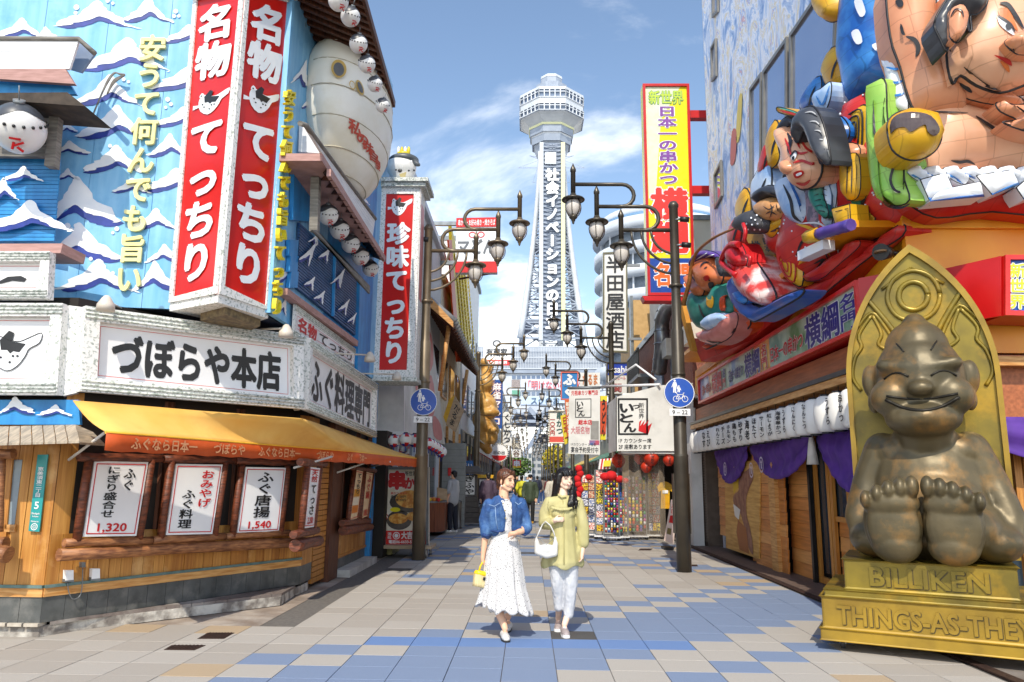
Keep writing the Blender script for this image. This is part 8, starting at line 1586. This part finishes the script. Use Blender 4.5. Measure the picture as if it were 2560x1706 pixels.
class Head:
 def __init__(s, c, yaw, pitch=0, roll=0, k=1):
  s.c = c; s.k = k; s.m = Matrix.Rotation(R(yaw), 3, 'Z') @ Matrix.Rotation(R(pitch), 3, 'X') @ Matrix.Rotation(R(roll), 3, 'Y') @ Matrix(((1, 0, 0), (0, -1, 0), (0, 0, 1)))
 def p(s, x, y, z): return s.c + s.m @ Vector((x, y, z)) * s.k
 def e(s, x, y, z, a, b, c): return ('e', s.p(x, y, z), (a * s.k, b * s.k, c * s.k), s.m)
 def cp(s, a, ra, b, rb): return ('c', s.p(*a), ra * s.k, s.p(*b), rb * s.k)
 def prims(s):
  L_ = [s.e(0, -.008, .035, .07, .086, .078), s.e(0, .03, -.015, .057, .052, .07), s.e(0, .042, -.078, .026, .026, .02), s.cp((0, .082, .012), .008, (0, .094, -.022), .011), s.e(0, .083, -.05, .018, .01, .012)]
  for q in (-1, 1): L_ += [s.e(q * .03, .046, -.03, .027, .027, .028), s.e(q * .07, -.005, -.015, .01, .017, .026), s.e(q * .028, .07, .026, .02, .012, .008), s.cp((q * .05, .01, -.05), .022, (q * .015, .045, -.085), .016)]
  return L_
 def face(s, par, lip, smile=True):
  def tb(P, r, m, nm): MB().tube([s.p(*q) for q in P], r * s.k, 5).build(nm, m, par)
  for q in (-1, 1):
   tb([(q * .045, .071, .004), (q * .036, .08, .009), (q * .026, .083, .009), (q * .016, .082, .003)], .0036, BLACK, 'eye'); tb([(q * .05, .07, .026), (q * .036, .081, .031), (q * .016, .086, .028)], .003, mat('brow', '4a3226'), 'eyebrow')
  tb([(-.024, .082, -.043), (-.012, .092, -.049), (0, .095, -.051), (.012, .092, -.049), (.024, .082, -.043)], .0032, mat('lip red', lip), 'upper_lip'); tb([(-.02, .082, -.05), (-.01, .09, -.058), (0, .093, -.06), (.01, .09, -.058), (.02, .082, -.05)], .003, mat('lip red', lip), 'lower_lip'); tb([(-.015, .088, -.05), (0, .0955, -.0545), (.015, .088, -.05)], .0032, WHITE, 'teeth')
def fingers(palm, d, side, curl, ln=.062, r=.0075, spread=.013):
 """four fingers and a thumb from the palm: d points along the hand, side across it, curl towards the palm side"""
 L_ = []; d = Vector(d).normalized(); side = Vector(side).normalized(); curl = Vector(curl).normalized()
 for i, f in enumerate((.92, 1.0, .95, .76)):
  b = palm + d * .035 + side * (i - 1.5) * spread; m = b + (d * .75 + curl * .3) * ln * .5 * f; e = m + (d * .45 + curl * .8) * ln * .5 * f; L_.append(('p', [b, m, e], [r, r * .92, r * .75]))
 b = palm - d * .01 + side * -1.9 * spread; L_.append(('p', [b, b + (d * .6 - side * .5 + curl * .4) * .03, b + (d * 1. - side * .3 + curl * .8) * .05], [r * 1.1, r, r * .8])); L_.append(('c', palm - d * .02, .017, palm + d * .028, .019, (tuple(side), 1.35))); return L_
def folds(amp, fx, z0=None, z1=None):
 def f(v):
  k = 1 if z0 is None else max(0, min(1, (z0 - v.z) / (z0 - z1))); n_ = noise.noise(Vector((v.x * fx, v.y * fx, v.z * fx * .35)))
  n2 = noise.noise(Vector((v.x * fx * 2.3, v.y * fx * 2.3 + 7, v.z * fx * 1.1))); return v + Vector((n2 * .5, n_ + n2 * .4, 0)) * amp * (.35 + .65 * k)
 return f
YB = 7.58
def p1_(x, y, d=0): return at(x, y, ('y', YB + d))
w1 = T('person', 'woman in cropped denim jacket and white speckled midi dress carrying a small yellow basket bag', 'person', Vector((-.24, 7.55, 0)))
h1 = Head(p1_(1266, 1203), 50, 0, 0, 1.0); fa_, fb_ = at(1262, 1590, ('z', .035)), at(1270, 1566, ('z', .04))
lh, rh = p1_(1207, 1396, -.02), p1_(1286, 1334, -.17)
pr = h1.prims() + [('c', p1_(1260, 1222, .01), .048, p1_(1259, 1246), .052), ('c', p1_(1240, 1260), .04, p1_(1284, 1257), .04), ('e', p1_(1262, 1296), (.085, .065, .17)), ('c', p1_(1262, 1345), .07, p1_(1262, 1380), .09),
     ('p', [p1_(1222, 1270), p1_(1211, 1310, .02), p1_(1213, 1345), lh], [.045, .04, .034, .022]), ('p', [p1_(1300, 1268), p1_(1318, 1316, .02), p1_(1304, 1328, -.1), rh], [.045, .038, .032, .022]),
     ('p', [p1_(1250, 1400), p1_(1246, 1470), p1_(1248, 1530), fa_ + Vector((0, .03, .06))], [.075, .058, .046, .03]), ('p', [p1_(1276, 1400), p1_(1270, 1480, .06), fb_ + Vector((0, .05, .08))], [.075, .055, .032]), ('c', fa_ + Vector((0, .05, .02)), .03, fa_ + Vector((0, -.05, .0)), .026), ('c', fb_ + Vector((0, .05, .02)), .03, fb_ + Vector((.0, -.04, 0)), .026)]
pr += fingers(lh, (0.02, -.05, -1), (.3, -.95, 0), (1, .3, 0)) + fingers(rh, (-.9, -.25, -.15), (.1, -.2, 1), (.2, .9, -.3))
b1o = blob('body', pr, SKIN, w1, vox=.0062, smooth=3); h1.face(b1o, 'c87a70')
hp_ = [h1.e(0, -.022, .05, .079, .088, .078), h1.e(-.004, -.06, .0, .062, .05, .07), h1.e(0, -.085, -.055, .042, .035, .04), h1.cp((.02, .075, .085), .018, (-.062, .04, .04), .014), h1.cp((-.02, .07, .092), .018, (.06, .05, .05), .016), h1.cp((-.068, .025, .04), .014, (-.07, .01, -.03), .01), h1.cp((.068, .03, .05), .014, (.07, .015, -.01), .009), h1.cp((.045, .075, .07), .008, (.052, .068, .03), .004)]
blob('hair', hp_, HBR, w1, vox=.007, smooth=1, post=folds(.0022, 50)); MB().ball(h1.p(-.074, .0, -.05), .008, n=10, m=8).build('earring', WHITE, w1)
MB().tube([p1_(1254, 1240, -.045), p1_(1260, 1250, -.075), p1_(1268, 1252, -.08), p1_(1277, 1246, -.07), p1_(1281, 1238, -.04)], .002, 5).build('necklace', GREYM, w1)
b = MB(); b.s = True; NR, NA = 40, 96                               # dress skirt with deep folds
Wt = [(1322, 1262, .095, .08), (1345, 1261, .125, .1), (1380, 1258, .165, .13), (1420, 1258, .185, .15), (1470, 1259, .205, .17), (1505, 1261, .235, .19), (1531, 1262, .262, .2)]
for i in range(NR + 1):
 y = 1322 + (1531 - 1322) * i / NR; j = next(k for k in range(len(Wt) - 1) if Wt[k + 1][0] >= y - 1e-6); a, c = Wt[j], Wt[j + 1]; u = (y - a[0]) / (c[0] - a[0]); cx, rx, ry = [a[q] + (c[q] - a[q]) * u for q in (1, 2, 3)]; C = p1_(cx, y); g = i / NR
 for k in range(NA):
  an = 2 * math.pi * k / NA; f = 1 + g * (.07 * math.sin(11 * an + 2 * g) + .05 * math.sin(17 * an + 1) + .03 * math.sin(5 * an + g * 4)) + .01 * math.sin(30 * an)
  b.v.append(C + Vector((rx * f * math.cos(an), ry * f * math.sin(an), (-.03 * math.sin(an + .5) + .02 * math.sin(11 * an)) * g ** 3 + (.05 if math.cos(an) < -.6 else 0) * g ** 4)))
for i in range(NR):
 for k in range(NA): k2 = (k + 1) % NA; b.face((i * NA + k, i * NA + NA + k, i * NA + NA + k2, i * NA + k2))
dm = b.build('dress_skirt', DOT, w1); md = dm.modifiers.new('t', 'SOLIDIFY'); md.thickness = .003
blob('dress_bodice', [('c', p1_(1262, 1268, -.02), .085, p1_(1263, 1325, -.01), .09), ('e', p1_(1274, 1282, -.04), (.06, .07, .05)), ('e', p1_(1252, 1282, -.04), (.06, .07, .05)), ('c', p1_(1247, 1258, -.03), .03, p1_(1268, 1272, -.075), .022), ('c', p1_(1288, 1254, -.03), .03, p1_(1270, 1272, -.075), .022)], DOT, w1, vox=.008, smooth=3)
jl = [('p', [p1_(1244, 1254, -.02), p1_(1238, 1285, -.045), p1_(1240, 1325, -.03)], [.058, .075, .07]), ('p', [p1_(1252, 1262, -.07), p1_(1256, 1290, -.1), p1_(1256, 1324, -.075)], [.03, .034, .034]), ('p', [p1_(1222, 1262, 0), p1_(1214, 1300, .01), p1_(1216, 1334, 0)], [.06, .068, .06]), ('c', p1_(1252, 1240, .0), .022, p1_(1262, 1256, -.07), .016),
      ('p', [p1_(1286, 1252, -.02), p1_(1292, 1285, -.04), p1_(1290, 1322, -.02)], [.052, .06, .058]), ('p', [p1_(1285, 1258, -.07), p1_(1286, 1290, -.1), p1_(1285, 1322, -.07)], [.022, .026, .026]), ('p', [p1_(1303, 1258, 0), p1_(1312, 1295, .01), p1_(1318, 1320, -.01), p1_(1312, 1326, -.06)], [.055, .058, .052, .048]), ('c', p1_(1284, 1240, .0), .02, p1_(1282, 1256, -.07), .014),
      ('c', p1_(1240, 1262, .05), .06, p1_(1288, 1260, .05), .06), ('p', [p1_(1244, 1290, .05), p1_(1282, 1290, .05)], [.07, .07]), ('p', [p1_(1244, 1320, .05), p1_(1282, 1318, .05)], [.06, .06])]
jk = blob('denim_jacket', jl, DENIM, w1, vox=.008, smooth=2, post=folds(.007, 22))
MB().tube([p1_(1207, 1336, -.055), p1_(1216, 1341, -.068), p1_(1226, 1338, -.055)], .014, 8).build('cuff', DENIM2, jk); MB().tube([p1_(1302, 1334, -.1), p1_(1312, 1338, -.085), p1_(1324, 1330, -.06)], .013, 8).build('cuff', DENIM2, jk)
for P in ([(1226, 1327), (1245, 1330), (1262, 1326)], [(1280, 1324), (1294, 1326), (1304, 1320)]): MB().tube([p1_(x, y, -.112) for x, y in P], .01, 6).build('waistband', DENIM2, jk)
for x, y in ((1255, 1241), (1258, 1259), (1262, 1277), (1264, 1296)): MB().ball(p1_(x, y, -.125), .007, .004, .007, 8, 6).build('button', mat('brass button', 'c8b070', metal=.7, rough=.3), jk)
for P in ([(1222, 1262), (1236, 1266), (1250, 1258)], [(1288, 1256), (1296, 1262), (1304, 1256)], [(1238, 1268), (1240, 1300), (1244, 1322)]): MB().tube([p1_(x, y, -.118) for x, y in P], .0035, 5).build('seam', mat('seam thread', '8fa8c8'), jk)
def loafer(f, yaw, m, nm, par, ln=.11, sole=True):
 d = Vector((math.sin(R(yaw)), -math.cos(R(yaw)), 0)); f = Vector((f.x, f.y, .0)); s = d.cross(Vector((0, 0, 1))); pr = [('c', f - d * .06 + Vector((0, 0, .045)), .033, f + d * .06 + Vector((0, 0, .03)), .036, (tuple(s), 1.15)), ('c', f + d * .05 + Vector((0, 0, .028)), .034, f + d * .1 + Vector((0, 0, .026)), .027, (tuple(s), 1.2)), ('c', f - d * .07 + Vector((0, 0, .035)), .03, f - d * .05 + Vector((0, 0, .06)), .028)]
 o = blob(nm, pr, m, par, vox=.007, smooth=2);
 for v in o.data.vertices: v.co.z = max(v.co.z, .012)
 P = [f + d * a + s * c for a, c in ((-.1, -.022), (-.05, -.034), (.06, -.043), (.12, -.03), (.135, 0), (.12, .03), (.06, .043), (-.05, .034), (-.1, .022), (-.108, 0))]; MB().prism(P, (0, 0, .014)).build('sole', mat('shoe sole', '2a2624') if sole else WHITE, o); return o
loafer(fa_, 12, LEA, 'shoe', w1); loafer(fb_, -8, LEA, 'shoe', w1)
bgY = lh + Vector((-.005, -.02, -.19)); bag = T('basket_bag', 'small yellow lidded bag with pleated straw sides held by the woman in denim', 'handbag', bgY - Vector((0, 0, .07))); YL = mat('yellow bag plastic', 'f0c81e', 'e4ba14', rough=.3); STW = mat('straw pleats', 'e3cf9c', 'cdb680', rough=.7, sc=10, st=(8, 8, 1), bump=.4)
bm_ = Matrix.Rotation(R(28), 3, 'Z') @ Matrix.Rotation(R(12), 3, 'Y'); bp = lambda x, y, z: bgY + bm_ @ Vector((x, y, z)); b = MB(); b.s = True
for i in range(5):
 for k in range(40): a = 2 * math.pi * k / 40; f = (1 - .12 * (1 - i / 4)) * (1 + .03 * (k % 2)); x = abs(math.cos(a)) ** .6 * (1 if math.cos(a) > 0 else -1); y = abs(math.sin(a)) ** .6 * (1 if math.sin(a) > 0 else -1); b.v.append(bp(.085 * x * f, .05 * y * f, -.08 + .115 * i / 4))
for i in range(4):
 for k in range(40): k2 = (k + 1) % 40; b.face((i * 40 + k, i * 40 + k2, i * 40 + 40 + k2, i * 40 + 40 + k))
b.s = False; b.face(tuple(range(39, -1, -1))); b.build('pleated_body', STW, bag)
b = MB().lathe((0, 0, 0), [(.086, .03), (.092, .036), (.092, .055), (.08, .07), (.0, .074)], 24, sy=.62); b.v = [bgY + bm_ @ v for v in b.v]; b.build('lid', YL, bag); MB().tube([bp(x, 0, z) for x, z in ((-.045, .06), (-.042, .11), (-.028, .15), (0, .165), (.028, .15), (.042, .11), (.045, .06))], .009, 8).build('handle', YL, bag); MB().prism([bp(x, -.053, z) for x, z in ((-.012, .02), (.012, .02), (.012, -.01), (-.012, -.01))], bm_ @ Vector((0, -.004, 0))).build('clasp', BLACK, bag)
YC = 7.8
def p2_(x, y, d=0): return at(x, y, ('y', YC + d))
w2 = T('person', 'woman with long black hair in pale olive tunic and white cropped trousers', 'person', Vector((.34, 7.8, 0)))
h2 = Head(p2_(1413, 1199), 26, 0, 0, 1.0); f1_, f2_ = at(1396, 1564, ('z', .04)), at(1412, 1580, ('z', .035)); l2, r2 = p2_(1392, 1300, -.16), p2_(1455, 1388, -.04)
pr = h2.prims() + [('c', p2_(1408, 1222, .01), .046, p2_(1407, 1244), .05), ('c', p2_(1388, 1258), .04, p2_(1430, 1256), .04), ('e', p2_(1408, 1300), (.09, .065, .18)), ('c', p2_(1408, 1360), .08, p2_(1408, 1390), .09),
     ('p', [p2_(1374, 1256), p2_(1362, 1306, .02), p2_(1376, 1306, -.1), l2], [.045, .04, .032, .022]), ('p', [p2_(1444, 1256), p2_(1457, 1316), p2_(1457, 1360), r2], [.045, .038, .03, .022]),
     ('p', [p2_(1394, 1400), p2_(1394, 1460, -.01), p2_(1398, 1520, .04), f1_ + Vector((0, .05, .06))], [.08, .055, .036, .03]), ('p', [p2_(1424, 1400), p2_(1426, 1470, -.02), p2_(1420, 1535), f2_ + Vector((0, .05, .06))], [.08, .055, .036, .03]), ('c', f1_ + Vector((0, .05, .02)), .03, f1_ - Vector((0, .04, 0)), .026), ('c', f2_ + Vector((0, .05, .02)), .03, f2_ - Vector((0, .04, 0)), .026)]
pr += fingers(l2, (1, -.15, .12), (0, -.15, -1), (.1, .9, -.2)) + fingers(r2, (-.05, -.1, -1), (-.2, -.95, 0), (-1, .2, 0))
b2o = blob('body', pr, SKINP, w2, vox=.0062, smooth=3); h2.face(b2o, 'd08880')
hp_ = [h2.e(0, -.02, .048, .083, .094, .082), h2.e(0, -.06, -.02, .075, .05, .09), h2.cp((-.05, .062, .075), .02, (-.045, .078, .042), .012), h2.cp((-.02, .072, .08), .02, (-.015, .09, .04), .012), h2.cp((.015, .072, .08), .02, (.02, .09, .042), .012), h2.cp((.045, .062, .075), .02, (.048, .075, .045), .012),
       ('p', [h2.p(-.074, .01, .04), h2.p(-.082, .0, -.04), p2_(1389, 1232, 0), p2_(1381, 1246, .01)], [.026, .03, .038, .02]), ('p', [h2.p(-.05, -.06, 0), p2_(1392, 1236, .07), p2_(1392, 1252, .09)], [.05, .055, .03]), ('p', [h2.p(.076, .015, .04), h2.p(.078, .02, -.05), p2_(1430, 1240, -.06), p2_(1428, 1258, -.1), p2_(1434, 1274, -.11)], [.02, .024, .03, .032, .008]), ('p', [h2.p(.07, -.03, 0), p2_(1434, 1236, 0), p2_(1439, 1258, -.07), p2_(1440, 1273, -.09)], [.035, .035, .028, .006]), ('p', [p2_(1428, 1240, -.07), p2_(1422, 1262, -.12), p2_(1427, 1277, -.12)], [.02, .018, .006])]
blob('hair', hp_, HBK, w2, vox=.007, smooth=1, post=folds(.0022, 45))
tn_ = [('c', p2_(1386, 1258), .07, p2_(1430, 1256), .07), ('c', p2_(1407, 1246), .058, p2_(1407, 1262, -.01), .08), ('p', [p2_(1407, 1275, -.01), p2_(1407, 1320), p2_(1407, 1370), p2_(1408, 1405)], [.118, .125, .15, .165]), ('e', p2_(1396, 1285, -.05), (.07, .07, .06)), ('e', p2_(1420, 1284, -.05), (.07, .07, .06)), ('p', [p2_(1378, 1380, .02), p2_(1366, 1412, .02)], [.09, .06]), ('p', [p2_(1438, 1380, .02), p2_(1448, 1408, .02)], [.09, .055]),
       ('p', [p2_(1374, 1258), p2_(1362, 1285, .01), p2_(1362, 1308, 0), p2_(1372, 1310, -.07), p2_(1380, 1304, -.13)], [.065, .062, .066, .062, .032]), ('p', [p2_(1443, 1258), p2_(1453, 1290), p2_(1458, 1325), p2_(1457, 1356), p2_(1457, 1369)], [.065, .06, .066, .066, .032])]
def tunic_post(v):
 v = folds(.012, 11, 1.5, .9)(v); hz = p2_(1408, 1417).z + .02 * math.sin(v.x * 30)
 if v.z < hz and v.y > 7.3: v.z = hz - (hz - v.z) * .05
 return v
tu = blob('tunic', tn_, OLV, w2, vox=.0085, smooth=3, post=tunic_post)
def ruff(P, r_, amp, nm, fq=9):
 b = MB(); b.s = True; n_ = len(P);
 for i, q in enumerate(P): t_ = math.sin(i * 2.2) * amp; b.v += [q + Vector((0, -.004, .008)), q + Vector((0, -.014 - t_, -r_ - t_ * .5))]
 for i in range(n_ - 1): b.face((2 * i, 2 * i + 2, 2 * i + 3, 2 * i + 1))
 o = b.build(nm, OLV, tu); md = o.modifiers.new('t', 'SOLIDIFY'); md.thickness = .003
def pl_(P, k): return [at(x, y, ('y', YC - d)) for x, y, d in [tuple(P[int(i * (len(P) - 1) / k)][q] + (P[min(int(i * (len(P) - 1) / k) + 1, len(P) - 1)][q] - P[int(i * (len(P) - 1) / k)][q]) * (i * (len(P) - 1) / k % 1) for q in range(3)) for i in range(k + 1)]]
ruff(pl_([(1378, 1268, .09), (1400, 1273, .135), (1420, 1272, .135), (1436, 1266, .09)], 40), .016, .006, 'yoke_ruffle'); ruff(pl_([(1395, 1236, .04), (1404, 1242, .07), (1416, 1240, .06)], 20), .012, .005, 'collar_ruffle'); ruff(pl_([(1372, 1250, .05), (1368, 1262, .07), (1372, 1272, .08)], 14), .014, .005, 'shoulder_ruffle'); ruff(pl_([(1440, 1246, .05), (1450, 1250, .05), (1446, 1262, .08)], 14), .014, .005, 'shoulder_ruffle')
MB().tube([p2_(x, y, d) for x, y, d in ((1407, 1250, -.09), (1409, 1290, -.135), (1410, 1330, -.14), (1410, 1370, -.16), (1410, 1412, -.17))], .005, 6).build('placket', OLV2, tu)
blob('trousers', [('c', p2_(1396, 1395), .09, p2_(1420, 1395), .09), ('p', [p2_(1392, 1405), p2_(1393, 1455, -.01), p2_(1396, 1500, .03), p2_(1397, 1517, .04)], [.088, .066, .052, .05]), ('p', [p2_(1425, 1405), p2_(1427, 1460, -.02), p2_(1423, 1520), p2_(1421, 1536)], [.09, .07, .055, .052])], WHT, w2, vox=.008, smooth=2, post=folds(.008, 26))
SUE = mat('grey suede', 'a79a98', '958886', rough=.85, sc=20)
for f, y_ in ((f1_, -6), (f2_, 6)):
 o = loafer(f, y_, SUE, 'sneaker', w2, sole=False); d = Vector((math.sin(R(y_)), -math.cos(R(y_)), 0)); fz_ = Vector((f.x, f.y, 0)); blob('toe_cap', [('c', fz_ + d * .085 + Vector((0, 0, .022)), .031, fz_ + d * .1 + Vector((0, 0, .02)), .028, ((1, 0, 0), 1.2))], WHITE, o, vox=.008, smooth=1)
 for k in range(4): c = fz_ + d * (.0 + .022 * k) + Vector((0, 0, .072 - .007 * k)); MB().tube([c + Vector((-.02, 0, -.004)), c + Vector((0, 0, .004)), c + Vector((.02, 0, -.004))], .003, 5).build('lace', WHITE, o)
hb = T('shoulder_bag', 'white leather crescent shoulder bag hanging from the forearm of the woman in olive', 'handbag', p2_(1366, 1392, -.16)); bd = -.16
blob('bag_body', [('p', [p2_(1342, 1356, bd), p2_(1344, 1380, bd), p2_(1366, 1388, bd), p2_(1386, 1384, bd), p2_(1389, 1360, bd)], [.026, .034, .036, .034, .026]), ('e', p2_(1366, 1374, bd), (.09, .04, .055)), ('c', p2_(1341, 1346, bd), .012, p2_(1342, 1358, bd), .025), ('c', p2_(1388, 1344, bd), .012, p2_(1388, 1360, bd), .025)], LEA, hb, vox=.007, smooth=3)
MB().tube([p2_(x, y, bd + e) for x, y, e in ((1341, 1346, 0), (1350, 1325, .02), (1356, 1312, .06), (1364, 1304, .02), (1376, 1314, -.01), (1384, 1330, 0), (1388, 1345, 0))], .007, 6).build('strap', LEA, hb); MB().tube([p2_(1345, 1345, bd - .03), p2_(1366, 1362, bd - .045), p2_(1386, 1345, bd - .03)], .003, 5).build('zip_line', GREYM, hb)
def walker(label, px, py, h_, coat, trou, yaw=0, hair='1c1a1a', stride=.12, hat=None, coatlen=.48, mask=False, arms='down', shoe='e8e6e2', skin=SKIN):
 f = at(px, py, ('z', 0)); k = h_ / 1.7; t = T('person', label, 'person', f); Mt = Matrix.Translation(f) @ Matrix.Rotation(R(yaw), 4, 'Z') @ Matrix.Scale(k, 4); vx = .016
 hd_ = Head(Vector((0, 0, 1.57)), 0, 0, 0, 1); pr = hd_.prims() + [('c', (0, .01, 1.4), .05, (0, 0, 1.5), .05), ('e', (0, 0, 1.2), (.16, .1, .22)), ('c', (0, 0, .95), .14, (0, 0, 1.05), .14)]
 for s_ in (-1, 1): pr += [('p', [(s_ * .19, 0, 1.36), (s_ * .23, .02, 1.1), (s_ * .22, -.06, .86), (s_ * .21, -.08, .78)], [.05, .042, .034, .035]), ('p', [(s_ * .09, 0, .92), (s_ * .09, -s_ * stride * .5, .5), (s_ * .09, -s_ * stride * .7 + .02, .08)], [.09, .06, .04]), ('p', [(s_ * .21, -.08, .78), (s_ * .2, -.1, .7)], [.03, .015])]
 bo_ = blob('body', pr, skin, t, vox=vx, smooth=2, mt=Mt)
 c = [('c', (-.15, 0, 1.36), .085, (.15, 0, 1.36), .085), ('p', [(0, 0, 1.3), (0, 0, 1.1), (0, 0, 1.36 - coatlen)], [.17, .175, .17])]
 for s_ in (-1, 1): c += [('p', [(s_ * .18, 0, 1.36), (s_ * .25, .02, 1.1), (s_ * .235, -.06, .9)] if arms == 'down' else [(s_ * .18, 0, 1.36), (s_ * .24, 0, 1.12), (s_ * .14, -.2, 1.08)], [.075, .07, .055]), ('c', (s_ * .07, 0, 1.05), .14, (s_ * .07, 0, 1.36 - coatlen), .13)]
 blob('coat', c, plain(coat, .7), t, vox=vx, smooth=2, mt=Mt, post=folds(.012, 12)); tr = [('c', (-.05, 0, .92), .12, (.05, 0, .92), .12)]
 for s_ in (-1, 1): tr.append(('p', [(s_ * .09, 0, .88), (s_ * .09, -s_ * stride * .5, .5), (s_ * .09, -s_ * stride * .7 + .02, .12)], [.1, .078, .06]))
 blob('trousers', tr, plain(trou, .8), t, vox=vx, smooth=2, mt=Mt)
 blob('hair', [hd_.e(0, -.025, .05, .082, .09, .08), hd_.e(0, -.06, -.01, .07, .045, .07)], plain(hair, .5), t, vox=vx * .8, smooth=1, mt=Mt)
 if hat: blob('cap', [hd_.e(0, -.01, .075, .088, .1, .06), hd_.cp((0, .06, .06), .05, (0, .12, .055), .03)], plain(hat, .6), t, vox=vx * .8, smooth=1, mt=Mt)
 if mask: blob('face_mask', [hd_.e(0, .055, -.045, .055, .045, .045)], WHITE, t, vox=vx * .7, smooth=1, mt=Mt)
 for s_ in (-1, 1): blob('shoe', [('c', (s_ * .09, -s_ * stride * .7 + .04, .05), .045, (s_ * .09, -s_ * stride * .7 - .1, .035), .04)], plain(shoe, .5), t, vox=vx, smooth=1, mt=Mt)
 return t
walker('man in light grey hooded top and dark trousers standing at the wooden cart', 1130, 1333, 1.72, 'a9abae', '1f2230', yaw=-115, mask=True, arms='up', stride=.06)
walker('man in dark green jacket, black cap and ochre shoes walking towards the viewer', 1325, 1309, 1.66, '3d4a36', '17171a', yaw=0, hat='1a1c22', mask=True, coatlen=.52, shoe='b8862c')
walker('person in dull purple padded coat seen behind the woman in denim', 1219, 1318, 1.7, '4c3c4e', '1c1c22', yaw=190, coatlen=.6)
walker('person in beige padded jacket seen from behind past the woman in olive', 1386, 1322, 1.7, 'c9c2b4', '2a2a30', yaw=175, coatlen=.5)
walker('distant walker in bright yellow jacket beside the man in green', 1304, 1282, 1.66, 'd8d23a', '2a2c34', yaw=160); walker('distant walker in navy coat and jeans between the two women', 1343, 1262, 1.7, '20263a', '3a5582', yaw=180); walker('distant walker in brown-grey coat just right of the navy coat', 1356, 1258, 1.66, '7a6e68', '2f4a78', yaw=175)
walker('distant walker in black coat left of the yellow jacket', 1292, 1260, 1.68, '1e1e22', '26262c', yaw=10); walker('distant walker in pale blue shirt near the far trees', 1318, 1250, 1.66, '9fb4c8', '4a4640', yaw=5); walker('distant walker in dark red coat close to the far right shops', 1372, 1262, 1.62, '6a2a2c', '22242a', yaw=185)
